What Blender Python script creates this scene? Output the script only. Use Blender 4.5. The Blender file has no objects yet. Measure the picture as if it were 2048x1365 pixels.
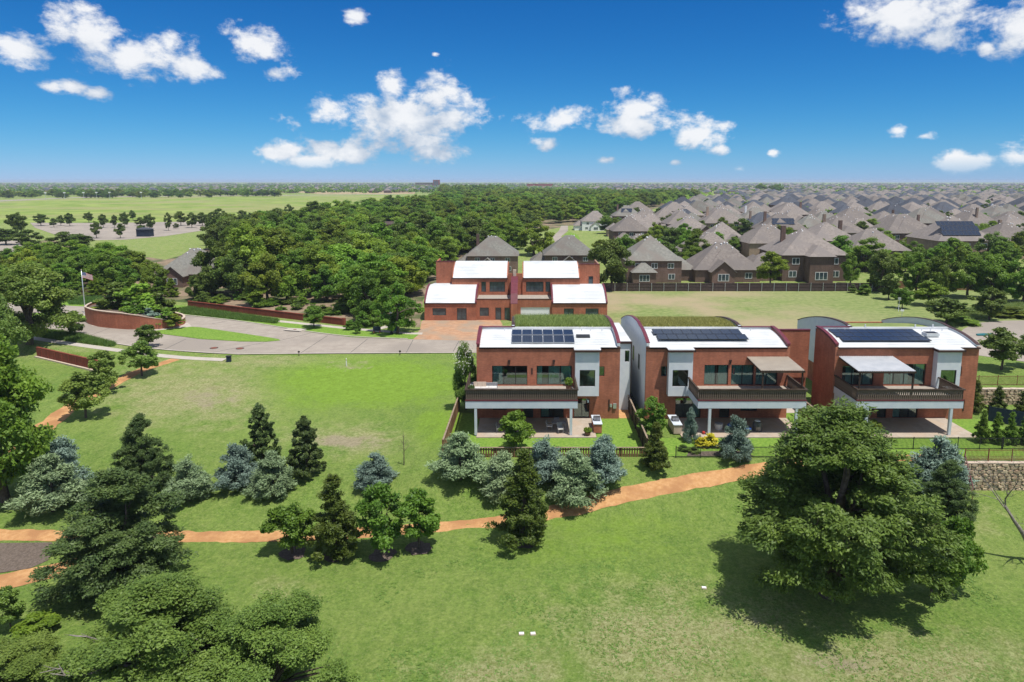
import bpy, math, random
import numpy as np
from mathutils import Vector, Matrix, noise as mnoise

rnd = random.Random(7)
C = bpy.context.scene.collection
scene = bpy.context.scene

# ------------------------------------------------------------------ camera
FPX, CX, PY, PITCH, CAMH = 1365.0, 1050.0, 571.0, math.radians(8.7), 25.6
CP, SP = math.cos(PITCH), math.sin(PITCH)
cam = bpy.data.cameras.new('camera')
cam.sensor_width = 36.0
cam.lens = FPX / 2048 * 36
cam.shift_x = -(CX - 1024) / 2048
cam.shift_y = -(682.5 - PY) / 2048
cam.clip_start = 0.5
cam.clip_end = 30000
camo = bpy.data.objects.new('camera', cam)
C.objects.link(camo)
camo.location = (0, 0, CAMH)
camo.rotation_euler = (math.pi / 2 - PITCH, 0, 0)
scene.camera = camo

# ------------------------------------------------------------------ light
SUNV = Vector((0.25, -0.25, 1.0)).normalized()          # towards the sun: high, right of and a little behind the camera
sun = bpy.data.lights.new('sun', 'SUN')
sun.energy = 4.2
sun.angle = math.radians(0.53)
sun.color = (1.0, 0.96, 0.89)
suno = bpy.data.objects.new('sun', sun)
C.objects.link(suno)
suno.rotation_euler = SUNV.to_track_quat('Z', 'Y').to_euler()
suno.location = (60, -40, 200)

scene.view_settings.view_transform = 'Standard'
scene.view_settings.look = 'None'
scene.view_settings.exposure = 0.30
scene.view_settings.gamma = 1.0
scene.view_settings.use_curve_mapping = False
scene.cycles.max_bounces = 6
scene.cycles.diffuse_bounces = 3
scene.cycles.transparent_max_bounces = 8
scene.cycles.volume_bounces = 0
scene.cycles.caustics_reflective = False
scene.cycles.caustics_refractive = False


def pix_dir(px, py):
    a = (px - CX) / FPX
    b = -(py - PY) / FPX
    return Vector((a, CP + b * SP, -SP + b * CP))


# ------------------------------------------------------------------ world: sky with cumulus clouds
world = bpy.data.worlds.new('World')
scene.world = world
world.use_nodes = True
wt = world.node_tree
wt.nodes.clear()


def N(t, kind, **kw):
    n = t.nodes.new(kind)
    for k, v in kw.items():
        if k == 'ins':
            for i, x in v.items():
                n.inputs[i].default_value = x
        else:
            setattr(n, k, v)
    return n


def L(t, a, b):
    t.links.new(a, b)


def cloud_field():
    """node group: sky vector (azimuth, elevation, 0) -> cloud amount field"""
    g = bpy.data.node_groups.new('cloud_field', 'ShaderNodeTree')
    g.interface.new_socket('Vector', in_out='INPUT', socket_type='NodeSocketVector')
    g.interface.new_socket('Field', in_out='OUTPUT', socket_type='NodeSocketFloat')
    gi = g.nodes.new('NodeGroupInput')
    go = g.nodes.new('NodeGroupOutput')
    # (px, py, half width, half height) of the cumulus heaps in view
    blobs = [(45, 98, 62, 40), (190, 75, 80, 48), (270, 110, 120, 52), (385, 138, 60, 28), (340, 88, 34, 34),
             (140, 172, 50, 16), (195, 186, 40, 22), (515, 92, 58, 38), (548, 148, 42, 18), (712, 36, 34, 22), (870, 108, 12, 7),
             (785, 172, 44, 42), (870, 195, 60, 42), (800, 232, 170, 44), (890, 240, 84, 40), (820, 285, 90, 30), (660, 300, 50, 24), (560, 302, 58, 22),
             (700, 305, 66, 30), (860, 302, 60, 22), (625, 322, 60, 16),
             (1122, 242, 66, 26), (1270, 218, 52, 36), (1285, 248, 90, 26), (1405, 268, 58, 32), (1440, 298, 28, 14), (1095, 288, 36, 18),
             (1215, 320, 26, 12), (1480, 338, 24, 13), (1548, 306, 16, 9), (1350, 325, 18, 9), (1800, 262, 36, 20), (1850, 272, 34, 10),
             (1930, 322, 60, 20), (2030, 315, 50, 28), (1825, 30, 140, 62), (1870, 78, 46, 24), (2040, 50, 50, 62), (1975, 98, 24, 18)]
    cur = None
    for (px, py, hw, hh) in blobs:
        d = pix_dir(px, py).normalized()
        az, el = math.atan2(d.x, d.y), math.asin(d.z)
        d1 = pix_dir(px + 10, py).normalized()
        s = math.hypot(math.atan2(d1.x, d1.y) - az, 0) / 10.0
        d2 = pix_dir(px, py + 10).normalized()
        s2 = abs(math.asin(d2.z) - el) / 10.0
        sub = N(g, 'ShaderNodeVectorMath', operation='SUBTRACT')
        sub.inputs[1].default_value = (az, el, 0)
        L(g, gi.outputs[0], sub.inputs[0])
        mul = N(g, 'ShaderNodeVectorMath', operation='MULTIPLY')
        mul.inputs[1].default_value = (1 / (hw * s * (0.95 if hw > 45 else 0.9)), 1 / (hh * s2 * (0.95 if hw > 45 else 0.9)), 0)
        L(g, sub.outputs[0], mul.inputs[0])
        ln = N(g, 'ShaderNodeVectorMath', operation='LENGTH')
        L(g, mul.outputs[0], ln.inputs[0])
        lv = ln.outputs['Value']
        if hw <= 45:                                      # small puffs stay thin and ragged
            ao = N(g, 'ShaderNodeMath', operation='ADD')
            ao.inputs[1].default_value = 0.42 if hw < 25 else 0.2
            L(g, lv, ao.inputs[0])
            lv = ao.outputs[0]
        if cur is None:
            cur = lv
        else:
            mn = N(g, 'ShaderNodeMath', operation='SMOOTH_MIN')
            mn.inputs[2].default_value = 0.18
            L(g, cur, mn.inputs[0])
            L(g, lv, mn.inputs[1])
            cur = mn.outputs[0]
    inv = N(g, 'ShaderNodeMath', operation='SUBTRACT')
    inv.inputs[0].default_value = 1.0
    L(g, cur, inv.inputs[1])
    cl = N(g, 'ShaderNodeMath', operation='MAXIMUM')
    cl.inputs[1].default_value = -1.6
    L(g, inv.outputs[0], cl.inputs[0])
    # unseen cumulus carried on outside the view, cover thickened to brighten the ambient light
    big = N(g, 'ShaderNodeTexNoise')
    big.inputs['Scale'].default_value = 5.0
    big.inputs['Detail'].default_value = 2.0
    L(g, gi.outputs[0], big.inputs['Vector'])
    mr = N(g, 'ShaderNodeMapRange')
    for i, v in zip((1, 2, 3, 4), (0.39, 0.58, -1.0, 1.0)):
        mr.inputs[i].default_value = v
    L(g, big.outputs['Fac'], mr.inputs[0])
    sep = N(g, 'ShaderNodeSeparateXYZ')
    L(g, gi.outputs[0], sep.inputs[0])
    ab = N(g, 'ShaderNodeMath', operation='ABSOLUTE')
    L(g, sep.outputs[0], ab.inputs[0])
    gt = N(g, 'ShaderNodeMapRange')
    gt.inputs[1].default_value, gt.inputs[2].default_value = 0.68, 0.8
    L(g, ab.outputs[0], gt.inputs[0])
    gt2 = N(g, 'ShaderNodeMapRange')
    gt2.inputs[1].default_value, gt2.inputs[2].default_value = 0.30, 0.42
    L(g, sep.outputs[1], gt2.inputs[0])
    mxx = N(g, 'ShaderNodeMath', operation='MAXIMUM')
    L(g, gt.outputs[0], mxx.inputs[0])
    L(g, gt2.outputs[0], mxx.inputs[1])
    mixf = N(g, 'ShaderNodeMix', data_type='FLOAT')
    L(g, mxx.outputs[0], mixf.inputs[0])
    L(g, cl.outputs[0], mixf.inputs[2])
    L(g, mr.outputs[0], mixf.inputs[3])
    # billows
    nz = N(g, 'ShaderNodeTexNoise')
    nz.inputs['Scale'].default_value = 15.0
    nz.inputs['Detail'].default_value = 12.0
    nz.inputs['Roughness'].default_value = 0.60
    nz.inputs['Distortion'].default_value = 0.25
    sc = N(g, 'ShaderNodeVectorMath', operation='MULTIPLY')
    sc.inputs[1].default_value = (1.0, 1.45, 1.0)
    L(g, gi.outputs[0], sc.inputs[0])
    L(g, sc.outputs[0], nz.inputs['Vector'])
    n3 = N(g, 'ShaderNodeTexNoise')
    n3.inputs['Scale'].default_value = 52.0
    n3.inputs['Detail'].default_value = 6.0
    n3.inputs['Roughness'].default_value = 0.62
    L(g, sc.outputs[0], n3.inputs['Vector'])
    n3m = N(g, 'ShaderNodeMath', operation='MULTIPLY_ADD')
    n3m.inputs[1].default_value, n3m.inputs[2].default_value = 1.5, -0.76
    L(g, n3.outputs['Fac'], n3m.inputs[0])
    nm = N(g, 'ShaderNodeMath', operation='MULTIPLY_ADD')
    nm.inputs[1].default_value, nm.inputs[2].default_value = 3.5, -1.76
    L(g, nz.outputs['Fac'], nm.inputs[0])
    ad = N(g, 'ShaderNodeMath', operation='ADD')
    L(g, mixf.outputs[0], ad.inputs[0])
    L(g, nm.outputs[0], ad.inputs[1])
    ad3 = N(g, 'ShaderNodeMath', operation='ADD')
    L(g, ad.outputs[0], ad3.inputs[0])
    L(g, n3m.outputs[0], ad3.inputs[1])
    L(g, ad3.outputs[0], go.inputs[0])
    return g


def build_world():
    t = wt
    sky = N(t, 'ShaderNodeTexSky', sky_type='NISHITA')
    sky.sun_disc = False
    sky.sun_elevation = math.asin(SUNV.z)
    sky.sun_rotation = math.atan2(SUNV.x, SUNV.y)
    sky.altitude = 200
    sky.air_density = 1.0
    sky.dust_density = 0.0
    sky.ozone_density = 6.0
    # camera-style grading of the clear sky: deeper blue, pale blue instead of straw at the horizon
    SK = 0.09
    s3 = N(t, 'ShaderNodeSeparateColor')
    L(t, sky.outputs[0], s3.inputs[0])

    def mth(op, a, b):
        k = N(t, 'ShaderNodeMath', operation=op)
        for i, v in enumerate((a, b)):
            if isinstance(v, (int, float)):
                k.inputs[i].default_value = v
            else:
                L(t, v, k.inputs[i])
        return k.outputs[0]
    r_ = mth('MULTIPLY', mth('POWER', mth('MULTIPLY', s3.outputs[0], SK), 2.0), 0.60 / SK)
    g_ = mth('MULTIPLY', mth('POWER', mth('MULTIPLY', s3.outputs[1], SK), 1.33), 0.735 / SK)
    b_ = mth('ADD', mth('MULTIPLY', s3.outputs[2], 0.74), mth('MULTIPLY', s3.outputs[0], 0.36))
    hs = N(t, 'ShaderNodeCombineColor')
    L(t, r_, hs.inputs[0])
    L(t, g_, hs.inputs[1])
    L(t, b_, hs.inputs[2])
    tc = N(t, 'ShaderNodeTexCoord')
    sp = N(t, 'ShaderNodeSeparateXYZ')
    L(t, tc.outputs['Generated'], sp.inputs[0])
    az = N(t, 'ShaderNodeMath', operation='ARCTAN2')
    L(t, sp.outputs[0], az.inputs[0])
    L(t, sp.outputs[1], az.inputs[1])
    el = N(t, 'ShaderNodeMath', operation='ARCSINE')
    L(t, sp.outputs[2], el.inputs[0])
    cb = N(t, 'ShaderNodeCombineXYZ')
    L(t, az.outputs[0], cb.inputs[0])
    L(t, el.outputs[0], cb.inputs[1])
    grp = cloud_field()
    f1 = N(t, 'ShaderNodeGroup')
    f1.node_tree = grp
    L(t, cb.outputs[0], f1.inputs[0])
    of = N(t, 'ShaderNodeVectorMath', operation='ADD')
    of.inputs[1].default_value = (0.012, 0.042, 0)
    L(t, cb.outputs[0], of.inputs[0])
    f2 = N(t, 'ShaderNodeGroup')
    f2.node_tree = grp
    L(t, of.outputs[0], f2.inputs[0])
    alpha = N(t, 'ShaderNodeMapRange', interpolation_type='SMOOTHSTEP')
    alpha.inputs[1].default_value, alpha.inputs[2].default_value = -0.28, 0.62
    L(t, f1.outputs[0], alpha.inputs[0])
    # no cloud below the horizon
    hz = N(t, 'ShaderNodeMapRange')
    hz.inputs[1].default_value, hz.inputs[2].default_value = 0.004, 0.03
    L(t, el.outputs[0], hz.inputs[0])
    am = N(t, 'ShaderNodeMath', operation='MULTIPLY')
    L(t, alpha.outputs[0], am.inputs[0])
    L(t, hz.outputs[0], am.inputs[1])
    df = N(t, 'ShaderNodeMath', operation='SUBTRACT')
    L(t, f1.outputs[0], df.inputs[0])
    L(t, f2.outputs[0], df.inputs[1])
    shade = N(t, 'ShaderNodeMapRange', interpolation_type='SMOOTHSTEP')
    shade.inputs[1].default_value, shade.inputs[2].default_value = -0.85, 1.5
    L(t, df.outputs[0], shade.inputs[0])
    cc = N(t, 'ShaderNodeMix', data_type='RGBA')
    cc.inputs[6].default_value = (4.0, 4.9, 6.2, 1)
    cc.inputs[7].default_value = (8.5, 8.6, 8.8, 1)
    L(t, shade.outputs[0], cc.inputs[0])
    mx = N(t, 'ShaderNodeMix', data_type='RGBA')
    am2 = N(t, 'ShaderNodeMath', operation='MULTIPLY')
    am2.inputs[1].default_value = 0.95
    L(t, am.outputs[0], am2.inputs[0])
    L(t, am2.outputs[0], mx.inputs[0])
    L(t, hs.outputs[0], mx.inputs[6])
    L(t, cc.outputs[2], mx.inputs[7])
    bg = N(t, 'ShaderNodeBackground')
    bg.inputs[1].default_value = 0.09
    L(t, mx.outputs[2], bg.inputs[0])
    out = N(t, 'ShaderNodeOutputWorld')
    L(t, bg.outputs[0], out.inputs[0])


build_world()


# ------------------------------------------------------------------ terrain and pixel helpers
def sm(t):
    t = min(1.0, max(0.0, t))
    return t * t * (3 - 2 * t)


def lerp(a, b, t):
    return a + (b - a) * t


WALL_A, WALL_B = (-74.2, 102.2), (-61.0, 94.8)            # foot line of the red retaining wall by the left walk


def wall_drop(X, Y):
    dx, dy = WALL_B[0] - WALL_A[0], WALL_B[1] - WALL_A[1]
    ln = math.hypot(dx, dy)
    s = ((X - WALL_A[0]) * dx + (Y - WALL_A[1]) * dy) / ln
    d = ((X - WALL_A[0]) * dy - (Y - WALL_A[1]) * dx) / ln   # positive on the camera side
    if d < -0.9 or s < -14 or s > ln + 5:
        return 0.0
    return 1.35 * (1 - sm((d - 2.0) / 16.0)) * sm((ln + 5 - s) / 5.0) * sm((d + 0.9) / 0.5)


def tz(X, Y):
    """ground height: level pads and street behind, a bank down to the park lawn in front"""
    drop = wall_drop(X, Y) if X < -50 and Y > 60 else 0.0
    if Y > 100:
        return -drop
    front = -0.75 * sm((54 - Y) / 34.0)
    wtop = lerp(61.2, 60.0, sm((X - 28) / 10.0))
    wid = lerp(8.6, 0.28, sm((X - 26) / 13.5))
    z = -2.7 * sm((wtop - Y) / wid) + front
    if X < -6:
        k = sm((-6.5 - X) / 9.0)
        zl = -1.15 * sm((99 - Y) / 36.0) - 1.6 * sm((64 - Y) / 14.0) + front
        z = lerp(z, zl, k)
    return z - drop


def un(px, py, z=0.0):
    d = pix_dir(px, py)
    t = (z - CAMH) / d.z
    return Vector((d.x * t, d.y * t, z))


def unY(px, py, Y):
    d = pix_dir(px, py)
    t = Y / d.y
    return Vector((d.x * t, Y, CAMH + d.z * t))


def G(px, py):
    """point of the terrain seen at a photo pixel"""
    p = un(px, py, 0)
    for _ in range(40):
        z = tz(p.x, p.y)
        q = un(px, py, z)
        p = p.lerp(q, 0.6)
    p.z = tz(p.x, p.y)
    return p


def proj(X, Y, Z):
    dz = Z - CAMH
    dep = Y * CP - dz * SP
    if dep < 0.1:
        return (-1e6, -1e6, dep)
    u = Y * SP + dz * CP
    return (CX + FPX * X / dep, PY - FPX * u / dep, dep)


def inpoly(x, y, poly):
    c = False
    j = len(poly) - 1
    for i in range(len(poly)):
        xi, yi = poly[i]
        xj, yj = poly[j]
        if (yi > y) != (yj > y) and x < (xj - xi) * (y - yi) / (yj - yi) + xi:
            c = not c
        j = i
    return c


# ------------------------------------------------------------------ materials
MATS = {}


def lin(r, g, b):
    f = lambda c: (c / 255 / 12.92) if c / 255 <= 0.04045 else ((c / 255 + 0.055) / 1.055) ** 2.4
    return (f(r), f(g), f(b), 1)


def mat_base(name, color, rough=0.7, spec=0.3, metal=0.0):
    m = bpy.data.materials.new(name)
    m.use_nodes = True
    b = m.node_tree.nodes['Principled BSDF']
    b.inputs['Base Color'].default_value = color
    b.inputs['Roughness'].default_value = rough
    b.inputs['Specular IOR Level'].default_value = spec
    b.inputs['Metallic'].default_value = metal
    return m, m.node_tree, b


def mat_noise(name, c1, c2, scale=2.0, rough=0.75, spec=0.25, detail=6, bump=0.0, bscale=None, lo=0.35, hi=0.65, c3=None, s3=0.1, metal=0.0, coords='Object'):
    """two-tone grain with an optional large-scale third tone and relief"""
    m, t, b = mat_base(name, c1, rough, spec, metal)
    tc = N(t, 'ShaderNodeTexCoord')
    src = tc.outputs['Object']
    if coords == 'World':
        ge = N(t, 'ShaderNodeNewGeometry')
        src = ge.outputs['Position']
    n = N(t, 'ShaderNodeTexNoise')
    n.inputs['Scale'].default_value = scale
    n.inputs['Detail'].default_value = detail
    n.inputs['Roughness'].default_value = 0.6
    L(t, src, n.inputs['Vector'])
    r = N(t, 'ShaderNodeMapRange')
    r.inputs[1].default_value, r.inputs[2].default_value = lo, hi
    L(t, n.outputs['Fac'], r.inputs[0])
    mx = N(t, 'ShaderNodeMix', data_type='RGBA')
    mx.inputs[6].default_value = c1
    mx.inputs[7].default_value = c2
    L(t, r.outputs[0], mx.inputs[0])
    col = mx.outputs[2]
    if c3:
        n2 = N(t, 'ShaderNodeTexNoise')
        n2.inputs['Scale'].default_value = s3
        n2.inputs['Detail'].default_value = 4
        L(t, src, n2.inputs['Vector'])
        r2 = N(t, 'ShaderNodeMapRange')
        r2.inputs[1].default_value, r2.inputs[2].default_value = 0.45, 0.62
        L(t, n2.outputs['Fac'], r2.inputs[0])
        m2 = N(t, 'ShaderNodeMix', data_type='RGBA')
        L(t, r2.outputs[0], m2.inputs[0])
        L(t, col, m2.inputs[6])
        m2.inputs[7].default_value = c3
        col = m2.outputs[2]
    L(t, col, b.inputs['Base Color'])
    if bump:
        nb = N(t, 'ShaderNodeTexNoise')
        nb.inputs['Scale'].default_value = bscale or scale * 4
        nb.inputs['Detail'].default_value = 3
        L(t, src, nb.inputs['Vector'])
        bp = N(t, 'ShaderNodeBump')
        bp.inputs['Strength'].default_value = bump
        bp.inputs['Distance'].default_value = 0.05
        L(t, nb.outputs['Fac'], bp.inputs['Height'])
        L(t, bp.outputs[0], b.inputs['Normal'])
    return m


def mat_brick(name, c1, c2, mortar, bw=0.24, bh=0.08, random_obj=0.0):
    m, t, b = mat_base(name, c1, 0.85, 0.2)
    tc = N(t, 'ShaderNodeTexCoord')
    ge = N(t, 'ShaderNodeNewGeometry')
    sp = N(t, 'ShaderNodeSeparateXYZ')
    L(t, tc.outputs['Object'], sp.inputs[0])
    sn = N(t, 'ShaderNodeSeparateXYZ')
    L(t, tc.outputs['Normal'], sn.inputs[0])
    ab = N(t, 'ShaderNodeMath', operation='ABSOLUTE')
    L(t, sn.outputs[0], ab.inputs[0])
    gt = N(t, 'ShaderNodeMath', operation='GREATER_THAN')
    gt.inputs[1].default_value = 0.6
    L(t, ab.outputs[0], gt.inputs[0])
    mu = N(t, 'ShaderNodeMix', data_type='FLOAT')
    L(t, gt.outputs[0], mu.inputs[0])
    L(t, sp.outputs[0], mu.inputs[2])
    L(t, sp.outputs[1], mu.inputs[3])
    cb = N(t, 'ShaderNodeCombineXYZ')
    L(t, mu.outputs[0], cb.inputs[0])
    L(t, sp.outputs[2], cb.inputs[1])
    br = N(t, 'ShaderNodeTexBrick')
    br.inputs['Color1'].default_value = c1
    br.inputs['Color2'].default_value = c2
    br.inputs['Mortar'].default_value = mortar
    br.inputs['Scale'].default_value = 1.0
    br.inputs['Mortar Size'].default_value = 0.008
    br.inputs['Brick Width'].default_value = bw
    br.inputs['Row Height'].default_value = bh
    br.inputs['Bias'].default_value = 0.0
    L(t, cb.outputs[0], br.inputs['Vector'])
    n = N(t, 'ShaderNodeTexNoise')
    n.inputs['Scale'].default_value = 0.55
    n.inputs['Detail'].default_value = 6
    L(t, tc.outputs['Object'], n.inputs['Vector'])
    r = N(t, 'ShaderNodeMapRange')
    r.inputs[1].default_value, r.inputs[2].default_value, r.inputs[3].default_value, r.inputs[4].default_value = 0.3, 0.7, 0.82, 1.15
    L(t, n.outputs['Fac'], r.inputs[0])
    n2 = N(t, 'ShaderNodeTexNoise')
    n2.inputs['Scale'].default_value = 3.5
    n2.inputs['Detail'].default_value = 2
    mp = N(t, 'ShaderNodeMapping')
    mp.inputs['Scale'].default_value = (1, 1, 0.12)
    L(t, tc.outputs['Object'], mp.inputs[0])
    L(t, mp.outputs[0], n2.inputs['Vector'])
    r2 = N(t, 'ShaderNodeMapRange')
    r2.inputs[1].default_value, r2.inputs[2].default_value, r2.inputs[3].default_value, r2.inputs[4].default_value = 0.3, 0.7, 0.9, 1.09
    L(t, n2.outputs['Fac'], r2.inputs[0])
    mm = N(t, 'ShaderNodeMath', operation='MULTIPLY')
    L(t, r.outputs[0], mm.inputs[0])
    L(t, r2.outputs[0], mm.inputs[1])
    hs = N(t, 'ShaderNodeHueSaturation')
    L(t, br.outputs['Color'], hs.inputs['Color'])
    L(t, mm.outputs[0], hs.inputs['Value'])
    if random_obj:
        oi = N(t, 'ShaderNodeObjectInfo')
        rr = N(t, 'ShaderNodeMapRange')
        rr.inputs[3].default_value, rr.inputs[4].default_value = 1 - random_obj, 1 + random_obj
        L(t, oi.outputs['Random'], rr.inputs[0])
        m3 = N(t, 'ShaderNodeMath', operation='MULTIPLY')
        L(t, mm.outputs[0], m3.inputs[0])
        L(t, rr.outputs[0], m3.inputs[1])
        L(t, m3.outputs[0], hs.inputs['Value'])
    L(t, hs.outputs[0], b.inputs['Base Color'])
    bp = N(t, 'ShaderNodeBump')
    bp.inputs['Strength'].default_value = 0.5
    bp.inputs['Distance'].default_value = 0.01
    inv = N(t, 'ShaderNodeMath', operation='SUBTRACT')
    inv.inputs[0].default_value = 1
    L(t, br.outputs['Fac'], inv.inputs[1])
    L(t, inv.outputs[0], bp.inputs['Height'])
    L(t, bp.outputs[0], b.inputs['Normal'])
    return m


def mat_leaf(name, dark, light, trans=0.3, rand=0.18, rough=0.55, hue=0.012):
    """foliage: per-leaf tint, per-tree tint, light coming through"""
    m = bpy.data.materials.new(name)
    m.use_nodes = True
    t = m.node_tree
    b = t.nodes['Principled BSDF']
    out = t.nodes['Material Output']
    at = N(t, 'ShaderNodeAttribute', attribute_name='tint')
    mx = N(t, 'ShaderNodeMix', data_type='RGBA')
    mx.inputs[6].default_value = dark
    mx.inputs[7].default_value = light
    L(t, at.outputs['Fac'], mx.inputs[0])
    oi = N(t, 'ShaderNodeObjectInfo')
    r = N(t, 'ShaderNodeMapRange')
    r.inputs[3].default_value, r.inputs[4].default_value = 1 - rand, 1 + rand
    L(t, oi.outputs['Random'], r.inputs[0])
    # a second, unrelated random number for the hue
    fr = N(t, 'ShaderNodeMath', operation='MULTIPLY')
    fr.inputs[1].default_value = 37.7
    L(t, oi.outputs['Random'], fr.inputs[0])
    fr2 = N(t, 'ShaderNodeMath', operation='FRACT')
    L(t, fr.outputs[0], fr2.inputs[0])
    r2 = N(t, 'ShaderNodeMapRange')
    r2.inputs[3].default_value, r2.inputs[4].default_value = 0.5 - hue, 0.5 + hue
    L(t, fr2.outputs[0], r2.inputs[0])
    hs = N(t, 'ShaderNodeHueSaturation')
    L(t, r2.outputs[0], hs.inputs['Hue'])
    L(t, r.outputs[0], hs.inputs['Value'])
    L(t, mx.outputs[2], hs.inputs['Color'])
    L(t, hs.outputs[0], b.inputs['Base Color'])
    b.inputs['Roughness'].default_value = rough
    b.inputs['Specular IOR Level'].default_value = 0.35
    tr = N(t, 'ShaderNodeBsdfTranslucent')
    hs2 = N(t, 'ShaderNodeHueSaturation')
    hs2.inputs['Hue'].default_value = 0.485
    hs2.inputs['Value'].default_value = 1.5
    L(t, hs.outputs[0], hs2.inputs['Color'])
    L(t, hs2.outputs[0], tr.inputs[0])
    ms = N(t, 'ShaderNodeMixShader')
    ms.inputs[0].default_value = trans
    L(t, b.outputs[0], ms.inputs[1])
    L(t, tr.outputs[0], ms.inputs[2])
    L(t, ms.outputs[0], out.inputs[0])
    return m


def mat_glass(name, tint, reflect=0.5):
    m = bpy.data.materials.new(name)
    m.use_nodes = True
    t = m.node_tree
    t.nodes.remove(t.nodes['Principled BSDF'])
    out = t.nodes['Material Output']
    tr = N(t, 'ShaderNodeBsdfTransparent')
    tr.inputs[0].default_value = tint
    gl = N(t, 'ShaderNodeBsdfGlossy')
    gl.inputs['Roughness'].default_value = 0.02
    gl.inputs['Color'].default_value = (0.75, 0.85, 0.85, 1)
    lw = N(t, 'ShaderNodeFresnel')
    lw.inputs[0].default_value = 1.6
    mr = N(t, 'ShaderNodeMapRange')
    mr.inputs[3].default_value, mr.inputs[4].default_value = reflect * 0.35, 1.0
    L(t, lw.outputs[0], mr.inputs[0])
    ms = N(t, 'ShaderNodeMixShader')
    L(t, mr.outputs[0], ms.inputs[0])
    L(t, tr.outputs[0], ms.inputs[1])
    L(t, gl.outputs[0], ms.inputs[2])
    L(t, ms.outputs[0], out.inputs[0])
    return m


def mat_panel(name):
    """solar cells: dark blue with fine pale cell lines"""
    m, t, b = mat_base(name, (0.012, 0.018, 0.035, 1), 0.18, 0.5)
    tc = N(t, 'ShaderNodeTexCoord')
    br = N(t, 'ShaderNodeTexBrick')
    br.offset = 0
    br.inputs['Color1'].default_value = (0.010, 0.017, 0.036, 1)
    br.inputs['Color2'].default_value = (0.014, 0.024, 0.048, 1)
    br.inputs['Mortar'].default_value = (0.05, 0.07, 0.10, 1)
    br.inputs['Scale'].default_value = 1
    br.inputs['Mortar Size'].default_value = 0.006
    br.inputs['Brick Width'].default_value = 0.18
    br.inputs['Row Height'].default_value = 0.18
    L(t, tc.outputs['Object'], br.inputs['Vector'])
    L(t, br.outputs['Color'], b.inputs['Base Color'])
    return m


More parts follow.
